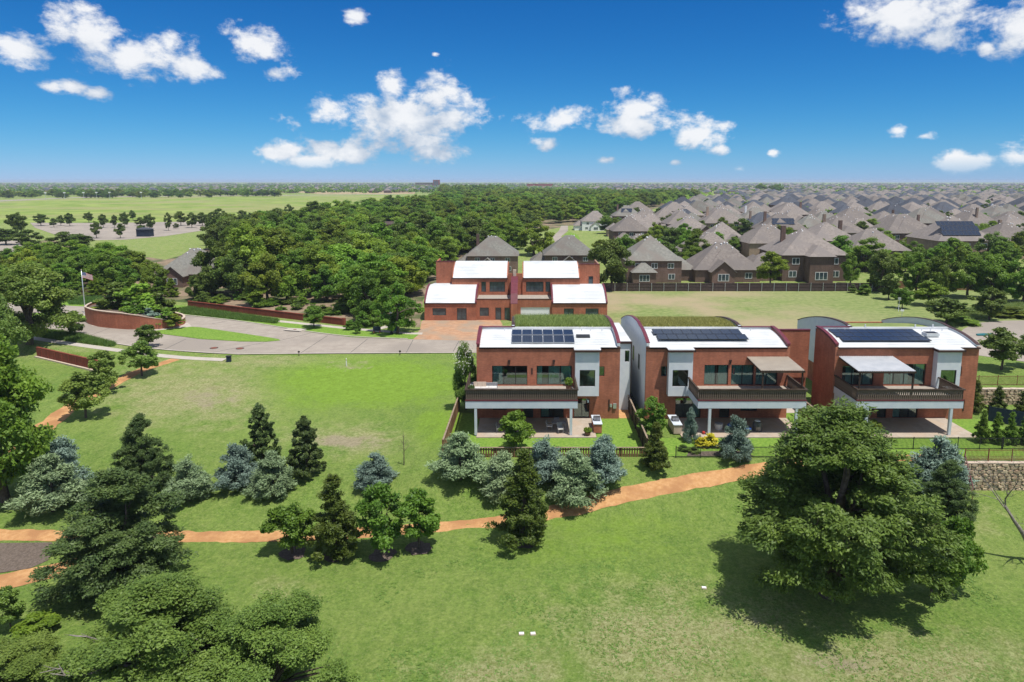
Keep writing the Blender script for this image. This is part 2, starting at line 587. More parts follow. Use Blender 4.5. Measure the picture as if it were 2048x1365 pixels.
def mat_ground(name):
    """lawn with the zones of the terrain attribute: R dry, G lush, B bare soil"""
    m, t, b = mat_base(name, (0.08, 0.16, 0.03, 1), 0.9, 0.12)
    ge = N(t, 'ShaderNodeNewGeometry')
    at = N(t, 'ShaderNodeAttribute', attribute_name='zone')
    sp = N(t, 'ShaderNodeSeparateXYZ')
    L(t, at.outputs['Vector'], sp.inputs[0])

    def noi(scale, detail=5, rough=0.6, stretch=None):
        n = N(t, 'ShaderNodeTexNoise')
        n.inputs['Scale'].default_value = scale
        n.inputs['Detail'].default_value = detail
        n.inputs['Roughness'].default_value = rough
        if stretch:
            mp = N(t, 'ShaderNodeMapping')
            mp.inputs['Scale'].default_value = stretch
            mp.inputs['Rotation'].default_value = (0, 0, 0.25)
            L(t, ge.outputs['Position'], mp.inputs[0])
            L(t, mp.outputs[0], n.inputs['Vector'])
        else:
            L(t, ge.outputs['Position'], n.inputs['Vector'])
        return n.outputs['Fac']

    def rng(v, a, c, lo=0.0, hi=1.0):
        r = N(t, 'ShaderNodeMapRange')
        for i, x in zip((1, 2, 3, 4), (a, c, lo, hi)):
            r.inputs[i].default_value = x
        L(t, v, r.inputs[0])
        return r.outputs[0]

    def mix(f, a, c):
        k = N(t, 'ShaderNodeMix', data_type='RGBA')
        L(t, f, k.inputs[0])
        for i, v in ((6, a), (7, c)):
            if isinstance(v, tuple):
                k.inputs[i].default_value = v
            else:
                L(t, v, k.inputs[i])
        return k.outputs[2]

    def math_(op, a, c):
        k = N(t, 'ShaderNodeMath', operation=op)
        for i, v in enumerate((a, c)):
            if isinstance(v, (int, float)):
                k.inputs[i].default_value = v
            else:
                L(t, v, k.inputs[i])
        return k.outputs[0]

    fine = noi(3.4, 8, 0.78)
    clump = noi(1.5, 5, 0.7)
    mid = noi(0.55, 6, 0.62)
    big = noi(0.09, 4, 0.6)
    streak = noi(1.3, 4, 0.6, (1.0, 0.25, 1.0))
    tuft = noi(14.0, 3, 0.7)
    base = mix(rng(fine, 0.36, 0.64), LAWN_D, LAWN_L)
    base = mix(rng(mid, 0.36, 0.66), base, mix(rng(fine, 0.36, 0.64), LAWN_D2, LAWN_L2))
    base = mix(math_('MULTIPLY', rng(big, 0.45, 0.65), 0.5), base, LAWN_Y)
    base = mix(math_('MULTIPLY', rng(streak, 0.5, 0.72), 0.4), base, LAWN_D)
    base = mix(math_('MULTIPLY', rng(clump, 0.50, 0.68), 0.55), base, LAWN_D)
    speck = noi(6.5, 4, 0.75)
    speck2 = noi(4.6, 4, 0.75)
    base = mix(math_('MULTIPLY', rng(speck, 0.52, 0.68), 0.55), base, STRAW)
    base = mix(math_('MULTIPLY', rng(speck2, 0.53, 0.68), 0.55), base, LAWN_D)
    # dry patches
    dryf = math_('ADD', sp.outputs[0], math_('MULTIPLY', math_('SUBTRACT', mid, 0.5), 1.6))
    dryf = math_('ADD', dryf, math_('MULTIPLY', math_('SUBTRACT', fine, 0.5), 0.9))
    dryc = mix(rng(math_('ADD', math_('MULTIPLY', fine, 0.6), math_('MULTIPLY', speck, 0.4)), 0.4, 0.6), DRY_D, DRY_L)
    base = mix(math_('MULTIPLY', rng(dryf, 0.35, 0.95), 0.85), base, dryc)
    weed = math_('MULTIPLY', rng(noi(2.2, 5, 0.72), 0.55, 0.66), rng(dryf, 0.2, 0.6))
    base = mix(math_('MULTIPLY', weed, 0.5), base, LUSH_D)
    lush = math_('ADD', sp.outputs[1], math_('MULTIPLY', math_('SUBTRACT', mid, 0.5), 1.3))
    base = mix(math_('MULTIPLY', rng(lush, 0.25, 0.75), 0.95), base, mix(rng(math_('ADD', math_('MULTIPLY', fine, 0.5), math_('MULTIPLY', clump, 0.5)), 0.38, 0.62), LUSH_D, LUSH_L))
    soil = math_('ADD', sp.outputs[2], math_('MULTIPLY', math_('SUBTRACT', mid, 0.5), 1.5))
    soil = math_('ADD', soil, math_('MULTIPLY', math_('SUBTRACT', fine, 0.5), 0.8))
    base = mix(rng(soil, 0.4, 0.85), base, mix(rng(fine, 0.35, 0.65), SOIL_D, SOIL_L))
    L(t, base, b.inputs['Base Color'])
    hh = math_('ADD', math_('MULTIPLY', clump, 0.9), math_('MULTIPLY', fine, 0.9))
    bp = N(t, 'ShaderNodeBump')
    bp.inputs['Strength'].default_value = 0.9
    bp.inputs['Distance'].default_value = 0.30
    L(t, hh, bp.inputs['Height'])
    L(t, bp.outputs[0], b.inputs['Normal'])
    return m


STRAW = (0.34, 0.36, 0.15, 1)
LAWN_D = (0.088, 0.166, 0.027, 1)
LAWN_L = (0.225, 0.338, 0.064, 1)
LAWN_D2 = (0.107, 0.180, 0.033, 1)
LAWN_L2 = (0.293, 0.369, 0.092, 1)
LAWN_Y = (0.265, 0.334, 0.084, 1)
DRY_D = (0.207, 0.189, 0.070, 1)
DRY_L = (0.440, 0.440, 0.225, 1)
LUSH_D = (0.144, 0.239, 0.024, 1)
LUSH_L = (0.237, 0.380, 0.050, 1)
SOIL_D = (0.230, 0.200, 0.115, 1)
SOIL_L = (0.400, 0.350, 0.230, 1)

M = {}
M['ground'] = mat_ground('grass_ground')
M['brick'] = mat_brick('red_brick', (0.4533, 0.1501, 0.0822, 1), (0.3400, 0.1101, 0.0633, 1), (0.3022, 0.1837, 0.1265, 1))
M['brick_dark'] = mat_brick('house_brick', (0.125, 0.075, 0.062, 1), (0.19, 0.115, 0.092, 1), (0.22, 0.18, 0.15, 1), random_obj=0.25)
M['brick_tan'] = mat_brick('tan_house_brick', (0.30, 0.20, 0.15, 1), (0.38, 0.27, 0.2, 1), (0.4, 0.34, 0.28, 1), random_obj=0.25)
M['stucco'] = mat_noise('white_stucco', (0.6014, 0.6305, 0.6596, 1), (0.6790, 0.6984, 0.7081, 1), 1.2, 0.85, 0.2, bump=0.15, bscale=60)
M['fascia'] = mat_noise('grey_white_fascia', (0.52, 0.57, 0.63, 1), (0.60, 0.64, 0.68, 1), 1.0, 0.6, 0.3)
M['membrane'] = mat_noise('white_roof_membrane', (0.5716, 0.5889, 0.6062, 1), (0.6754, 0.6842, 0.6842, 1), 0.7, 0.6, 0.3, c3=(0.5197, 0.5369, 0.5369, 1), s3=0.35)
M['maroon'] = mat_noise('maroon_metal_cap', (0.115, 0.018, 0.028, 1), (0.15, 0.028, 0.04, 1), 2.0, 0.45, 0.4)
M['trim'] = mat_noise('dark_trim', (0.045, 0.022, 0.018, 1), (0.065, 0.03, 0.025, 1), 3.0, 0.5, 0.4)
M['frame'] = mat_noise('dark_window_frame', (0.020, 0.017, 0.017, 1), (0.035, 0.03, 0.028, 1), 4, 0.4, 0.4)
M['glass'] = mat_glass('window_glass', (0.74, 0.90, 0.87, 1), 0.30)
M['glass_far'] = mat_noise('far_window_glass', (0.03, 0.045, 0.055, 1), (0.07, 0.10, 0.11, 1), 1.0, 0.12, 0.6)
M['curtain'] = mat_noise('pale_curtain', (0.5187, 0.7098, 0.6427, 1), (0.6793, 0.8463, 0.7766, 1), 8, 0.9, 0.1)
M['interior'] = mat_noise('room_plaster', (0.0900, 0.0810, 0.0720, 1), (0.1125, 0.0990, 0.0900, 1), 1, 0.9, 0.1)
M['wood_dark'] = mat_noise('dark_stained_wood', (0.0341, 0.0224, 0.0154, 1), (0.0589, 0.0383, 0.0266, 1), 5, 0.7, 0.25, c3=(0.0744, 0.0528, 0.0385, 1), s3=1.5)
M['baluster'] = mat_noise('greyed_baluster_wood', (0.1125, 0.0825, 0.0630, 1), (0.1800, 0.1350, 0.1050, 1), 5, 0.75, 0.2)
M['wood_fence'] = mat_noise('brown_fence_boards', (0.17, 0.085, 0.045, 1), (0.25, 0.135, 0.075, 1), 3, 0.8, 0.2, c3=(0.30, 0.19, 0.11, 1), s3=0.8)
M['wood_pale'] = mat_noise('weathered_rail_cap', (0.22, 0.16, 0.11, 1), (0.32, 0.25, 0.18, 1), 4, 0.8, 0.2)
M['wood_grey'] = mat_noise('weathered_fence_wood', (0.062, 0.046, 0.044, 1), (0.10, 0.075, 0.068, 1), 2, 0.85, 0.2, c3=(0.075, 0.052, 0.047, 1), s3=0.25)
M['deck'] = mat_noise('balcony_tiles', (0.30, 0.26, 0.22, 1), (0.38, 0.34, 0.29, 1), 3, 0.8, 0.2)
M['concrete'] = mat_noise('patio_concrete', (0.36, 0.30, 0.24, 1), (0.45, 0.39, 0.32, 1), 1.3, 0.85, 0.2, c3=(0.42, 0.33, 0.25, 1), s3=0.4)
M['panel'] = mat_panel('solar_cells')
M['alu'] = mat_noise('aluminium', (0.5, 0.52, 0.54, 1), (0.6, 0.61, 0.62, 1), 3, 0.4, 0.5, metal=0.6)
M['corr_tan'] = mat_noise('tan_corrugated_metal', (0.36, 0.31, 0.25, 1), (0.42, 0.37, 0.3, 1), 1, 0.5, 0.4)
M['corr_grey'] = mat_noise('grey_corrugated_metal', (0.46, 0.48, 0.50, 1), (0.55, 0.56, 0.57, 1), 1, 0.45, 0.45)
M['iron'] = mat_noise('black_iron', (0.014, 0.015, 0.017, 1), (0.03, 0.03, 0.032, 1), 6, 0.5, 0.4)
M['rust'] = mat_noise('rusty_red_metal', (0.16, 0.055, 0.035, 1), (0.24, 0.085, 0.05, 1), 5, 0.7, 0.3)
M['bark'] = mat_noise('grey_brown_bark', (0.065, 0.050, 0.040, 1), (0.16, 0.125, 0.10, 1), 5, 0.95, 0.1, bump=0.6, bscale=14)
M['bark_pale'] = mat_noise('pale_dead_bark', (0.17, 0.145, 0.125, 1), (0.30, 0.27, 0.24, 1), 6, 0.95, 0.1, bump=0.5, bscale=14)
M['path'] = mat_noise('orange_granite_path', (0.4278, 0.2232, 0.0920, 1), (0.5394, 0.3135, 0.1450, 1), 3.0, 0.95, 0.1, bump=0.5, bscale=14, c3=(0.3720, 0.1900, 0.0850, 1), s3=0.5, coords='World')
M['road'] = mat_noise('pale_concrete_road', (0.2938, 0.2534, 0.2122, 1), (0.3629, 0.3168, 0.2652, 1), 0.6, 0.9, 0.2, c3=(0.2765, 0.2408, 0.2040, 1), s3=0.08, coords='World')
M['kerb'] = mat_noise('kerb_concrete', (0.40, 0.36, 0.31, 1), (0.48, 0.43, 0.37, 1), 1.0, 0.9, 0.2, coords='World')
M['joint'] = mat_noise('dark_joint_sealant', (0.12, 0.11, 0.10, 1), (0.16, 0.15, 0.14, 1), 2.0, 0.9, 0.1, coords='World')
M['soil'] = mat_noise('bare_orange_soil', (0.36, 0.20, 0.115, 1), (0.47, 0.29, 0.18, 1), 0.9, 0.95, 0.1, bump=0.8, bscale=4, c3=(0.33, 0.25, 0.18, 1), s3=0.25, coords='World')
M['mulch'] = mat_noise('dark_mulch', (0.10, 0.078, 0.062, 1), (0.17, 0.135, 0.11, 1), 6.0, 0.95, 0.1, bump=0.8, bscale=12, coords='World')
M['woodsoil'] = mat_noise('woodland_soil', (0.20, 0.145, 0.10, 1), (0.30, 0.225, 0.155, 1), 0.8, 0.95, 0.1, bump=0.6, bscale=5, c3=(0.07, 0.10, 0.035, 1), s3=0.12, coords='World')
M['field'] = mat_noise('meadow', (0.150, 0.225, 0.040, 1), (0.270, 0.330, 0.085, 1), 0.035, 0.95, 0.1, detail=10, c3=(0.27, 0.275, 0.11, 1), s3=0.010, coords='World', lo=0.4, hi=0.6)
M['hay'] = mat_noise('dry_hay_field', (0.34, 0.26, 0.15, 1), (0.42, 0.34, 0.21, 1), 0.03, 0.95, 0.1, coords='World')
M['dirtlot'] = mat_noise('rough_grass_lot', (0.1375, 0.1938, 0.0563, 1), (0.25, 0.2813, 0.1062, 1), 0.9, 0.95, 0.1, detail=8, bump=0.8, bscale=4, c3=(0.33, 0.27, 0.165, 1), s3=0.06, coords='World')
_t = M['dirtlot'].node_tree
_mr = [n for n in _t.nodes if n.type == 'MAP_RANGE' and abs(n.inputs[1].default_value - 0.45) < 1e-4][0]
_mr.inputs[1].default_value, _mr.inputs[2].default_value = 0.38, 0.60
_lk = _mr.outputs[0].links[0]
_dst = _lk.to_socket
_sx = N(_t, 'ShaderNodeSeparateXYZ')
_ge = N(_t, 'ShaderNodeNewGeometry')
L(_t, _ge.outputs['Position'], _sx.inputs[0])
_fx = N(_t, 'ShaderNodeMapRange', interpolation_type='SMOOTHSTEP')
for _i, _v in zip((1, 2, 3, 4), (34.0, 78.0, 1.0, 0.0)):
    _fx.inputs[_i].default_value = _v
L(_t, _sx.outputs[0], _fx.inputs[0])
_mu = N(_t, 'ShaderNodeMath', operation='MULTIPLY')
L(_t, _mr.outputs[0], _mu.inputs[0])
L(_t, _fx.outputs[0], _mu.inputs[1])
L(_t, _mu.outputs[0], _dst)

M['lotgreen'] = mat_noise('lot_grass', (0.1375, 0.1938, 0.0562, 1), (0.2500, 0.2812, 0.1063, 1), 0.9, 0.95, 0.1, detail=8, bump=0.8, bscale=4, coords='World')
M['turf'] = mat_noise('mown_turf', (0.1081, 0.2071, 0.0300, 1), (0.2071, 0.3144, 0.0534, 1), 3.5, 0.95, 0.1, detail=7, bump=0.7, bscale=9, coords='World')
M['stone'] = mat_noise('limestone', (0.4260, 0.3243, 0.2145, 1), (0.6532, 0.5244, 0.3640, 1), 1.7, 0.9, 0.2, bump=0.5, bscale=9, c3=(0.3408, 0.2346, 0.1560, 1), s3=2.2, coords='World')
M['mortar'] = mat_noise('wall_mortar', (0.2600, 0.2080, 0.1560, 1), (0.3510, 0.2860, 0.2210, 1), 3, 0.95, 0.1)
M['coping'] = mat_noise('pale_stone_coping', (0.46, 0.36, 0.28, 1), (0.56, 0.46, 0.37, 1), 2, 0.85, 0.2)
M['redwall'] = mat_brick('deep_red_brick', (0.24, 0.055, 0.035, 1), (0.19, 0.045, 0.03, 1), (0.18, 0.08, 0.06, 1))
M['white'] = mat_noise('white_paint', (0.72, 0.73, 0.74, 1), (0.80, 0.80, 0.80, 1), 2, 0.5, 0.4)
M['pole'] = mat_noise('silver_pole', (0.55, 0.57, 0.6, 1), (0.65, 0.67, 0.7, 1), 2, 0.35, 0.5, metal=0.5)
M['cushion'] = mat_noise('pale_cushion', (0.55, 0.53, 0.5, 1), (0.66, 0.63, 0.6, 1), 4, 0.9, 0.1)
M['wicker'] = mat_noise('grey_wicker', (0.20, 0.20, 0.21, 1), (0.30, 0.30, 0.31, 1), 8, 0.8, 0.2)
M['terracotta'] = mat_noise('brown_pot', (0.16, 0.09, 0.06, 1), (0.22, 0.12, 0.08, 1), 4, 0.8, 0.2)
M['steel'] = mat_noise('stainless_steel', (0.10, 0.105, 0.11, 1), (0.2, 0.2, 0.21, 1), 4, 0.3, 0.5, metal=0.7)
M['plastic_blue'] = mat_noise('blue_plastic', (0.02, 0.07, 0.28, 1), (0.03, 0.1, 0.36, 1), 3, 0.4, 0.4)
M['plastic_red'] = mat_noise('red_plastic', (0.42, 0.04, 0.03, 1), (0.5, 0.06, 0.04, 1), 3, 0.4, 0.4)
M['tarp'] = mat_noise('dark_blue_mesh_screen', (0.012, 0.022, 0.045, 1), (0.02, 0.035, 0.06, 1), 4, 0.6, 0.3)
M['teal'] = mat_noise('teal_water_cover', (0.02, 0.13, 0.14, 1), (0.03, 0.17, 0.18, 1), 4, 0.5, 0.3)


def shingle(name, c1, c2, c3):
    m = mat_noise(name, c1, c2, 1.6, 0.92, 0.12, detail=8, c3=c3, s3=0.22)
    t = m.node_tree
    b = t.nodes['Principled BSDF']
    src = b.inputs['Base Color'].links[0].from_socket
    oi = N(t, 'ShaderNodeObjectInfo')
    r = N(t, 'ShaderNodeMapRange')
    r.inputs[3].default_value, r.inputs[4].default_value = 0.82, 1.2
    L(t, oi.outputs['Random'], r.inputs[0])
    hs = N(t, 'ShaderNodeHueSaturation')
    L(t, src, hs.inputs['Color'])
    L(t, r.outputs[0], hs.inputs['Value'])
    L(t, hs.outputs[0], b.inputs['Base Color'])
    return m


M['roof_tan'] = shingle('tan_grey_shingles', (0.1709, 0.1478, 0.1321, 1), (0.2541, 0.2218, 0.1989, 1), (0.1894, 0.1672, 0.1547, 1))
M['roof_grey'] = shingle('grey_green_shingles', (0.1485, 0.1449, 0.1283, 1), (0.2079, 0.2020, 0.1782, 1), (0.1663, 0.1485, 0.1307, 1))
M['roof_slate'] = shingle('slate_blue_shingles', (0.0553, 0.0630, 0.0796, 1), (0.0906, 0.0994, 0.1193, 1), (0.0718, 0.0751, 0.0884, 1))

LEAF = {
    'wood': mat_leaf('woodland_leaves', (0.0627, 0.1332, 0.0150, 1), (0.2664, 0.3865, 0.0414, 1), 0.36, 0.34, hue=0.028),
    'oak': mat_leaf('oak_leaves', (0.0393, 0.0814, 0.0127, 1), (0.1737, 0.2444, 0.0380, 1), 0.25, 0.1),
    'oak_near': mat_leaf('bright_oak_leaves', (0.0674, 0.1301, 0.0194, 1), (0.2540, 0.3463, 0.0647, 1), 0.3, 0.1),
    'dark': mat_leaf('dark_evergreen_leaves', (0.0347, 0.0714, 0.0198, 1), (0.1304, 0.1896, 0.0463, 1), 0.2, 0.12),
    'cone': mat_leaf('feathery_cypress_leaves', (0.0412, 0.0804, 0.0104, 1), (0.1483, 0.1927, 0.0286, 1), 0.3, 0.1),
    'blue': mat_leaf('blue_grey_needles', (0.070, 0.115, 0.083, 1), (0.262, 0.360, 0.285, 1), 0.12, 0.14, hue=0.008),
    'sage': mat_leaf('sage_grey_needles', (0.0901, 0.1414, 0.0584, 1), (0.3604, 0.4576, 0.2338, 1), 0.12, 0.1),
    'fresh': mat_leaf('fresh_green_leaves', (0.0580, 0.1366, 0.0120, 1), (0.2029, 0.3330, 0.0389, 1), 0.35, 0.12),
    'lime': mat_leaf('yellow_green_leaves', (0.0910, 0.1560, 0.0130, 1), (0.2600, 0.3510, 0.0325, 1), 0.35, 0.12),
    'yellow': mat_leaf('golden_leaves', (0.36, 0.33, 0.015, 1), (0.66, 0.60, 0.04, 1), 0.2, 0.05, hue=0.0),
    'weed': mat_leaf('lawn_weeds', (0.115, 0.215, 0.035, 1), (0.200, 0.330, 0.070, 1), 0.3, 0.0, hue=0.0),
    'grass': mat_leaf('tall_grass_blades', (0.0525, 0.1275, 0.0180, 1), (0.1350, 0.2400, 0.0450, 1), 0.25, 0.05),
    'roofgrass': mat_leaf('roof_meadow_blades', (0.1350, 0.2025, 0.0405, 1), (0.3510, 0.4185, 0.1350, 1), 0.25, 0.05),
    'roofgold': mat_leaf('roof_sedum_blades', (0.1755, 0.1958, 0.0405, 1), (0.4590, 0.4320, 0.1350, 1), 0.25, 0.05),
    'white': mat_leaf('white_blossom', (0.45, 0.45, 0.38, 1), (0.7, 0.7, 0.62, 1), 0.2, 0.05),
}


# ------------------------------------------------------------------ mesh helpers
def tag(o, label=None, cat=None, group=None, kind=None):
    if label: o['label'] = label
    if cat: o['category'] = cat
    if group: o['group'] = group
    if kind: o['kind'] = kind
    return o


def empty(name, loc=(0, 0, 0), rz=0.0, label=None, cat=None, group=None):
    o = bpy.data.objects.new(name, None)
    o.empty_display_size = 0.3
    C.objects.link(o)
    o.location = loc
    o.rotation_euler = (0, 0, rz)
    return tag(o, label, cat, group)


def link_mesh(name, me, parent=None, loc=None, mat=None):
    o = bpy.data.objects.new(name, me)
    C.objects.link(o)
    if parent is not None:
        o.parent = parent
    if loc is not None:
        o.location = loc
    if mat is not None:
        if me.materials:
            o.material_slots[0].link = 'OBJECT'
            o.material_slots[0].material = mat
        else:
            me.materials.append(mat)
    return o


class MB:
    """collects boxes, prisms and tubes; build() links them as one mesh object. flip mirrors x -> flip - x"""

    def __init__(self, flip=None):
        self.v, self.f, self.flip = [], [], flip

    def add(self, vs, fs):
        n = len(self.v)
        if self.flip is not None:
            vs = [(self.flip - x, y, z) for x, y, z in vs]
            fs = [tuple(reversed(f)) for f in fs]
        self.v.extend([tuple(v) for v in vs])
        self.f.extend([tuple(i + n for i in f) for f in fs])
        return self

    def box(self, x0, x1, y0, y1, z0, z1):
        vs = [(x0, y0, z0), (x1, y0, z0), (x1, y1, z0), (x0, y1, z0), (x0, y0, z1), (x1, y0, z1), (x1, y1, z1), (x0, y1, z1)]
        return self.add(vs, [(0, 3, 2, 1), (4, 5, 6, 7), (0, 1, 5, 4), (1, 2, 6, 5), (2, 3, 7, 6), (3, 0, 4, 7)])

    def quad(self, a, b, c, d):
        return self.add([a, b, c, d], [(0, 1, 2, 3)])

    def bar(self, a, b, w, h):
        """box beam from a to b, w wide across, h tall"""
        a, b = Vector(a), Vector(b)
        d = (b - a).normalized()
        up = Vector((0, 0, 1)) if abs(d.z) < 0.95 else Vector((0, 1, 0))
        s = d.cross(up).normalized() * (w / 2)
        u = s.cross(d).normalized() * (h / 2)
        vs = [a - s - u, a + s - u, a + s + u, a - s + u, b - s - u, b + s - u, b + s + u, b - s + u]
        return self.add(vs, [(0, 1, 2, 3), (4, 7, 6, 5), (0, 4, 5, 1), (1, 5, 6, 2), (2, 6, 7, 3), (3, 7, 4, 0)])

    def prism_x(self, prof, x0, x1):
        """profile of (y, z) points, extruded along x"""
        n = len(prof)
        vs = [(x0, y, z) for y, z in prof] + [(x1, y, z) for y, z in prof]
        fs = [tuple(range(n)), tuple(reversed(range(n, 2 * n)))]
        fs += [(i, i + n, (i + 1) % n + n, (i + 1) % n) for i in range(n)]
        return self.add(vs, fs)

    def prism_z(self, poly, z0, z1):
        n = len(poly)
        vs = [(x, y, z0) for x, y in poly] + [(x, y, z1) for x, y in poly]
        fs = [tuple(reversed(range(n))), tuple(range(n, 2 * n))]
        fs += [(i, (i + 1) % n, (i + 1) % n + n, i + n) for i in range(n)]
        return self.add(vs, fs)

    def tube(self, pts, rad, sides=6, cap=True):
        pts = [Vector(p) for p in pts]
        n = len(pts)
        if not hasattr(rad, '__len__'):
            rad = [rad] * n
        vs, fs = [], []
        for i, p in enumerate(pts):
            d = (pts[min(i + 1, n - 1)] - pts[max(i - 1, 0)]).normalized()
            s = d.orthogonal().normalized() if abs(d.z) < 0.9 else Vector((1, 0, 0))
            s = (s - d * s.dot(d)).normalized()
            u = d.cross(s)
            for k in range(sides):
                a = 2 * math.pi * k / sides
                vs.append(p + (s * math.cos(a) + u * math.sin(a)) * rad[i])
        for i in range(n - 1):
            for k in range(sides):
                k2 = (k + 1) % sides
                fs.append((i * sides + k, i * sides + k2, (i + 1) * sides + k2, (i + 1) * sides + k))
        if cap:
            fs.append(tuple(reversed(range(sides))))
            fs.append(tuple(range((n - 1) * sides, n * sides)))
        return self.add(vs, fs)

    def lathe(self, prof, cx=0, cy=0, sides=12):
        vs, fs = [], []
        for r, z in prof:
            for k in range(sides):
                a = 2 * math.pi * k / sides
                vs.append((cx + r * math.cos(a), cy + r * math.sin(a), z))
        for i in range(len(prof) - 1):
            for k in range(sides):
                k2 = (k + 1) % sides
                fs.append((i * sides + k, i * sides + k2, (i + 1) * sides + k2, (i + 1) * sides + k))
        fs.append(tuple(reversed(range(sides))))
        fs.append(tuple(range((len(prof) - 1) * sides, len(prof) * sides)))
        return self.add(vs, fs)

    def wall(self, x0, x1, z0, z1, y0, y1, holes=()):
        """wall in the xz plane between y0 and y1 with rectangular holes (hx0, hx1, hz0, hz1)"""
        xs = sorted({x0, x1, *[h[0] for h in holes], *[h[1] for h in holes]})
        zs = sorted({z0, z1, *[h[2] for h in holes], *[h[3] for h in holes]})
        xs = [x for x in xs if x0 <= x <= x1]
        zs = [z for z in zs if z0 <= z <= z1]
        for i in range(len(xs) - 1):
            for j in range(len(zs) - 1):
                mx, mz = (xs[i] + xs[i + 1]) / 2, (zs[j] + zs[j + 1]) / 2
                if any(h[0] < mx < h[1] and h[2] < mz < h[3] for h in holes):
                    continue
                a, b, c, d = xs[i], xs[i + 1], zs[j], zs[j + 1]
                self.add([(a, y0, c), (b, y0, c), (b, y0, d), (a, y0, d)], [(0, 1, 2, 3)])
                self.add([(a, y1, c), (b, y1, c), (b, y1, d), (a, y1, d)], [(3, 2, 1, 0)])
        for (a, b, c, d) in list(holes):
            self.add([(a, y0, c), (b, y0, c), (b, y1, c), (a, y1, c)], [(3, 2, 1, 0)][::-1])
            self.add([(a, y0, d), (b, y0, d), (b, y1, d), (a, y1, d)], [(0, 1, 2, 3)][::-1])
            self.add([(a, y0, c), (a, y1, c), (a, y1, d), (a, y0, d)], [(0, 1, 2, 3)])
            self.add([(b, y0, c), (b, y1, c), (b, y1, d), (b, y0, d)], [(3, 2, 1, 0)])
        self.add([(x0, y0, z0), (x0, y1, z0), (x0, y1, z1), (x0, y0, z1)], [(3, 2, 1, 0)])
        self.add([(x1, y0, z0), (x1, y1, z0), (x1, y1, z1), (x1, y0, z1)], [(0, 1, 2, 3)])
        self.add([(x0, y0, z1), (x1, y0, z1), (x1, y1, z1), (x0, y1, z1)], [(0, 1, 2, 3)])
        return self

    def mesh(self, name, mat=None, smooth=False):
        me = bpy.data.meshes.new(name)
        me.from_pydata(self.v, [], self.f)
        if mat is not None:
            me.materials.append(mat)
        if smooth:
            me.polygons.foreach_set('use_smooth', [True] * len(me.polygons))
        me.update()
        return me

    def build(self, name, mat, parent=None, loc=None, smooth=False):
        return link_mesh(name, self.mesh(name, mat, smooth), parent, loc)


def np_mesh(name, V, F, mat=None, tint=None):
    """mesh from numpy arrays (quads or triangles)"""
    me = bpy.data.meshes.new(name)
    nv, nf, k = len(V), len(F), F.shape[1]
    me.vertices.add(nv)
    me.vertices.foreach_set('co', np.asarray(V, np.float32).ravel())
    me.loops.add(nf * k)
    me.loops.foreach_set('vertex_index', np.asarray(F, np.int32).ravel())
    me.polygons.add(nf)
    me.polygons.foreach_set('loop_start', np.arange(0, nf * k, k, dtype=np.int32))
    me.polygons.foreach_set('loop_total', np.full(nf, k, np.int32))
    if tint is not None:
        a = me.attributes.new('tint', 'FLOAT', 'POINT')
        a.data.foreach_set('value', np.asarray(tint, np.float32))
    if mat is not None:
        me.materials.append(mat)
    me.update(calc_edges=True)
    return me


# ------------------------------------------------------------------ ground sheet
def axis(lo_far, lo, hi, step, hi_far, grow=1.22, extra=()):
    a = list(np.arange(lo, hi + 1e-6, step)) + list(extra)
    x, s = hi, step
    while x < hi_far:
        s *= grow
        x += s
        a.append(x)
    x, s = lo, step
    while x > lo_far:
        s *= grow
        x -= s
        a.append(x)
    return np.array(sorted(set(round(float(v), 3) for v in a)))


def zone(X, Y):
    """(dry, lush, soil) weights of the lawn at a place"""
    px, py, dep = proj(X, Y, tz(X, Y))
    dry = lush = soil = 0.0

    def el(cx, cy, rx, ry):
        return max(0.0, 1.0 - math.hypot((px - cx) / rx, (py - cy) / ry))
    if Y < 66 or X < -7:
        lush = max(lush, 1.5 * el(740, 765, 290, 70), 0.9 * el(880, 850, 120, 90), 0.7 * el(620, 800, 160, 50))
        dry = max(dry, 1.1 * el(380, 790, 330, 120), 0.9 * el(520, 725, 400, 30))
        soil = max(soil, 1.15 * el(690, 885, 140, 22), 0.75 * el(420, 800, 120, 50), 0.7 * el(700, 730, 120, 18))
        dry = max(dry, 1.0 * el(700, 880, 260, 55))
        dry = max(dry, 1.15 * el(1350, 1290, 460, 210), 0.75 * el(560, 1190, 120, 60), 1.3 * el(1800, 1345, 480, 130), 0.9 * el(1000, 1345, 360, 90), 0.6 * el(1950, 1050, 160, 80))
        soil = max(soil, 0.8 * el(1680, 1330, 200, 50), 0.5 * el(1490, 1250, 100, 40))
        lush = max(lush, 0.55 * el(1180, 1080, 420, 130))
    if Y > 100:
        dry = 0.55
    return dry, lush, soil


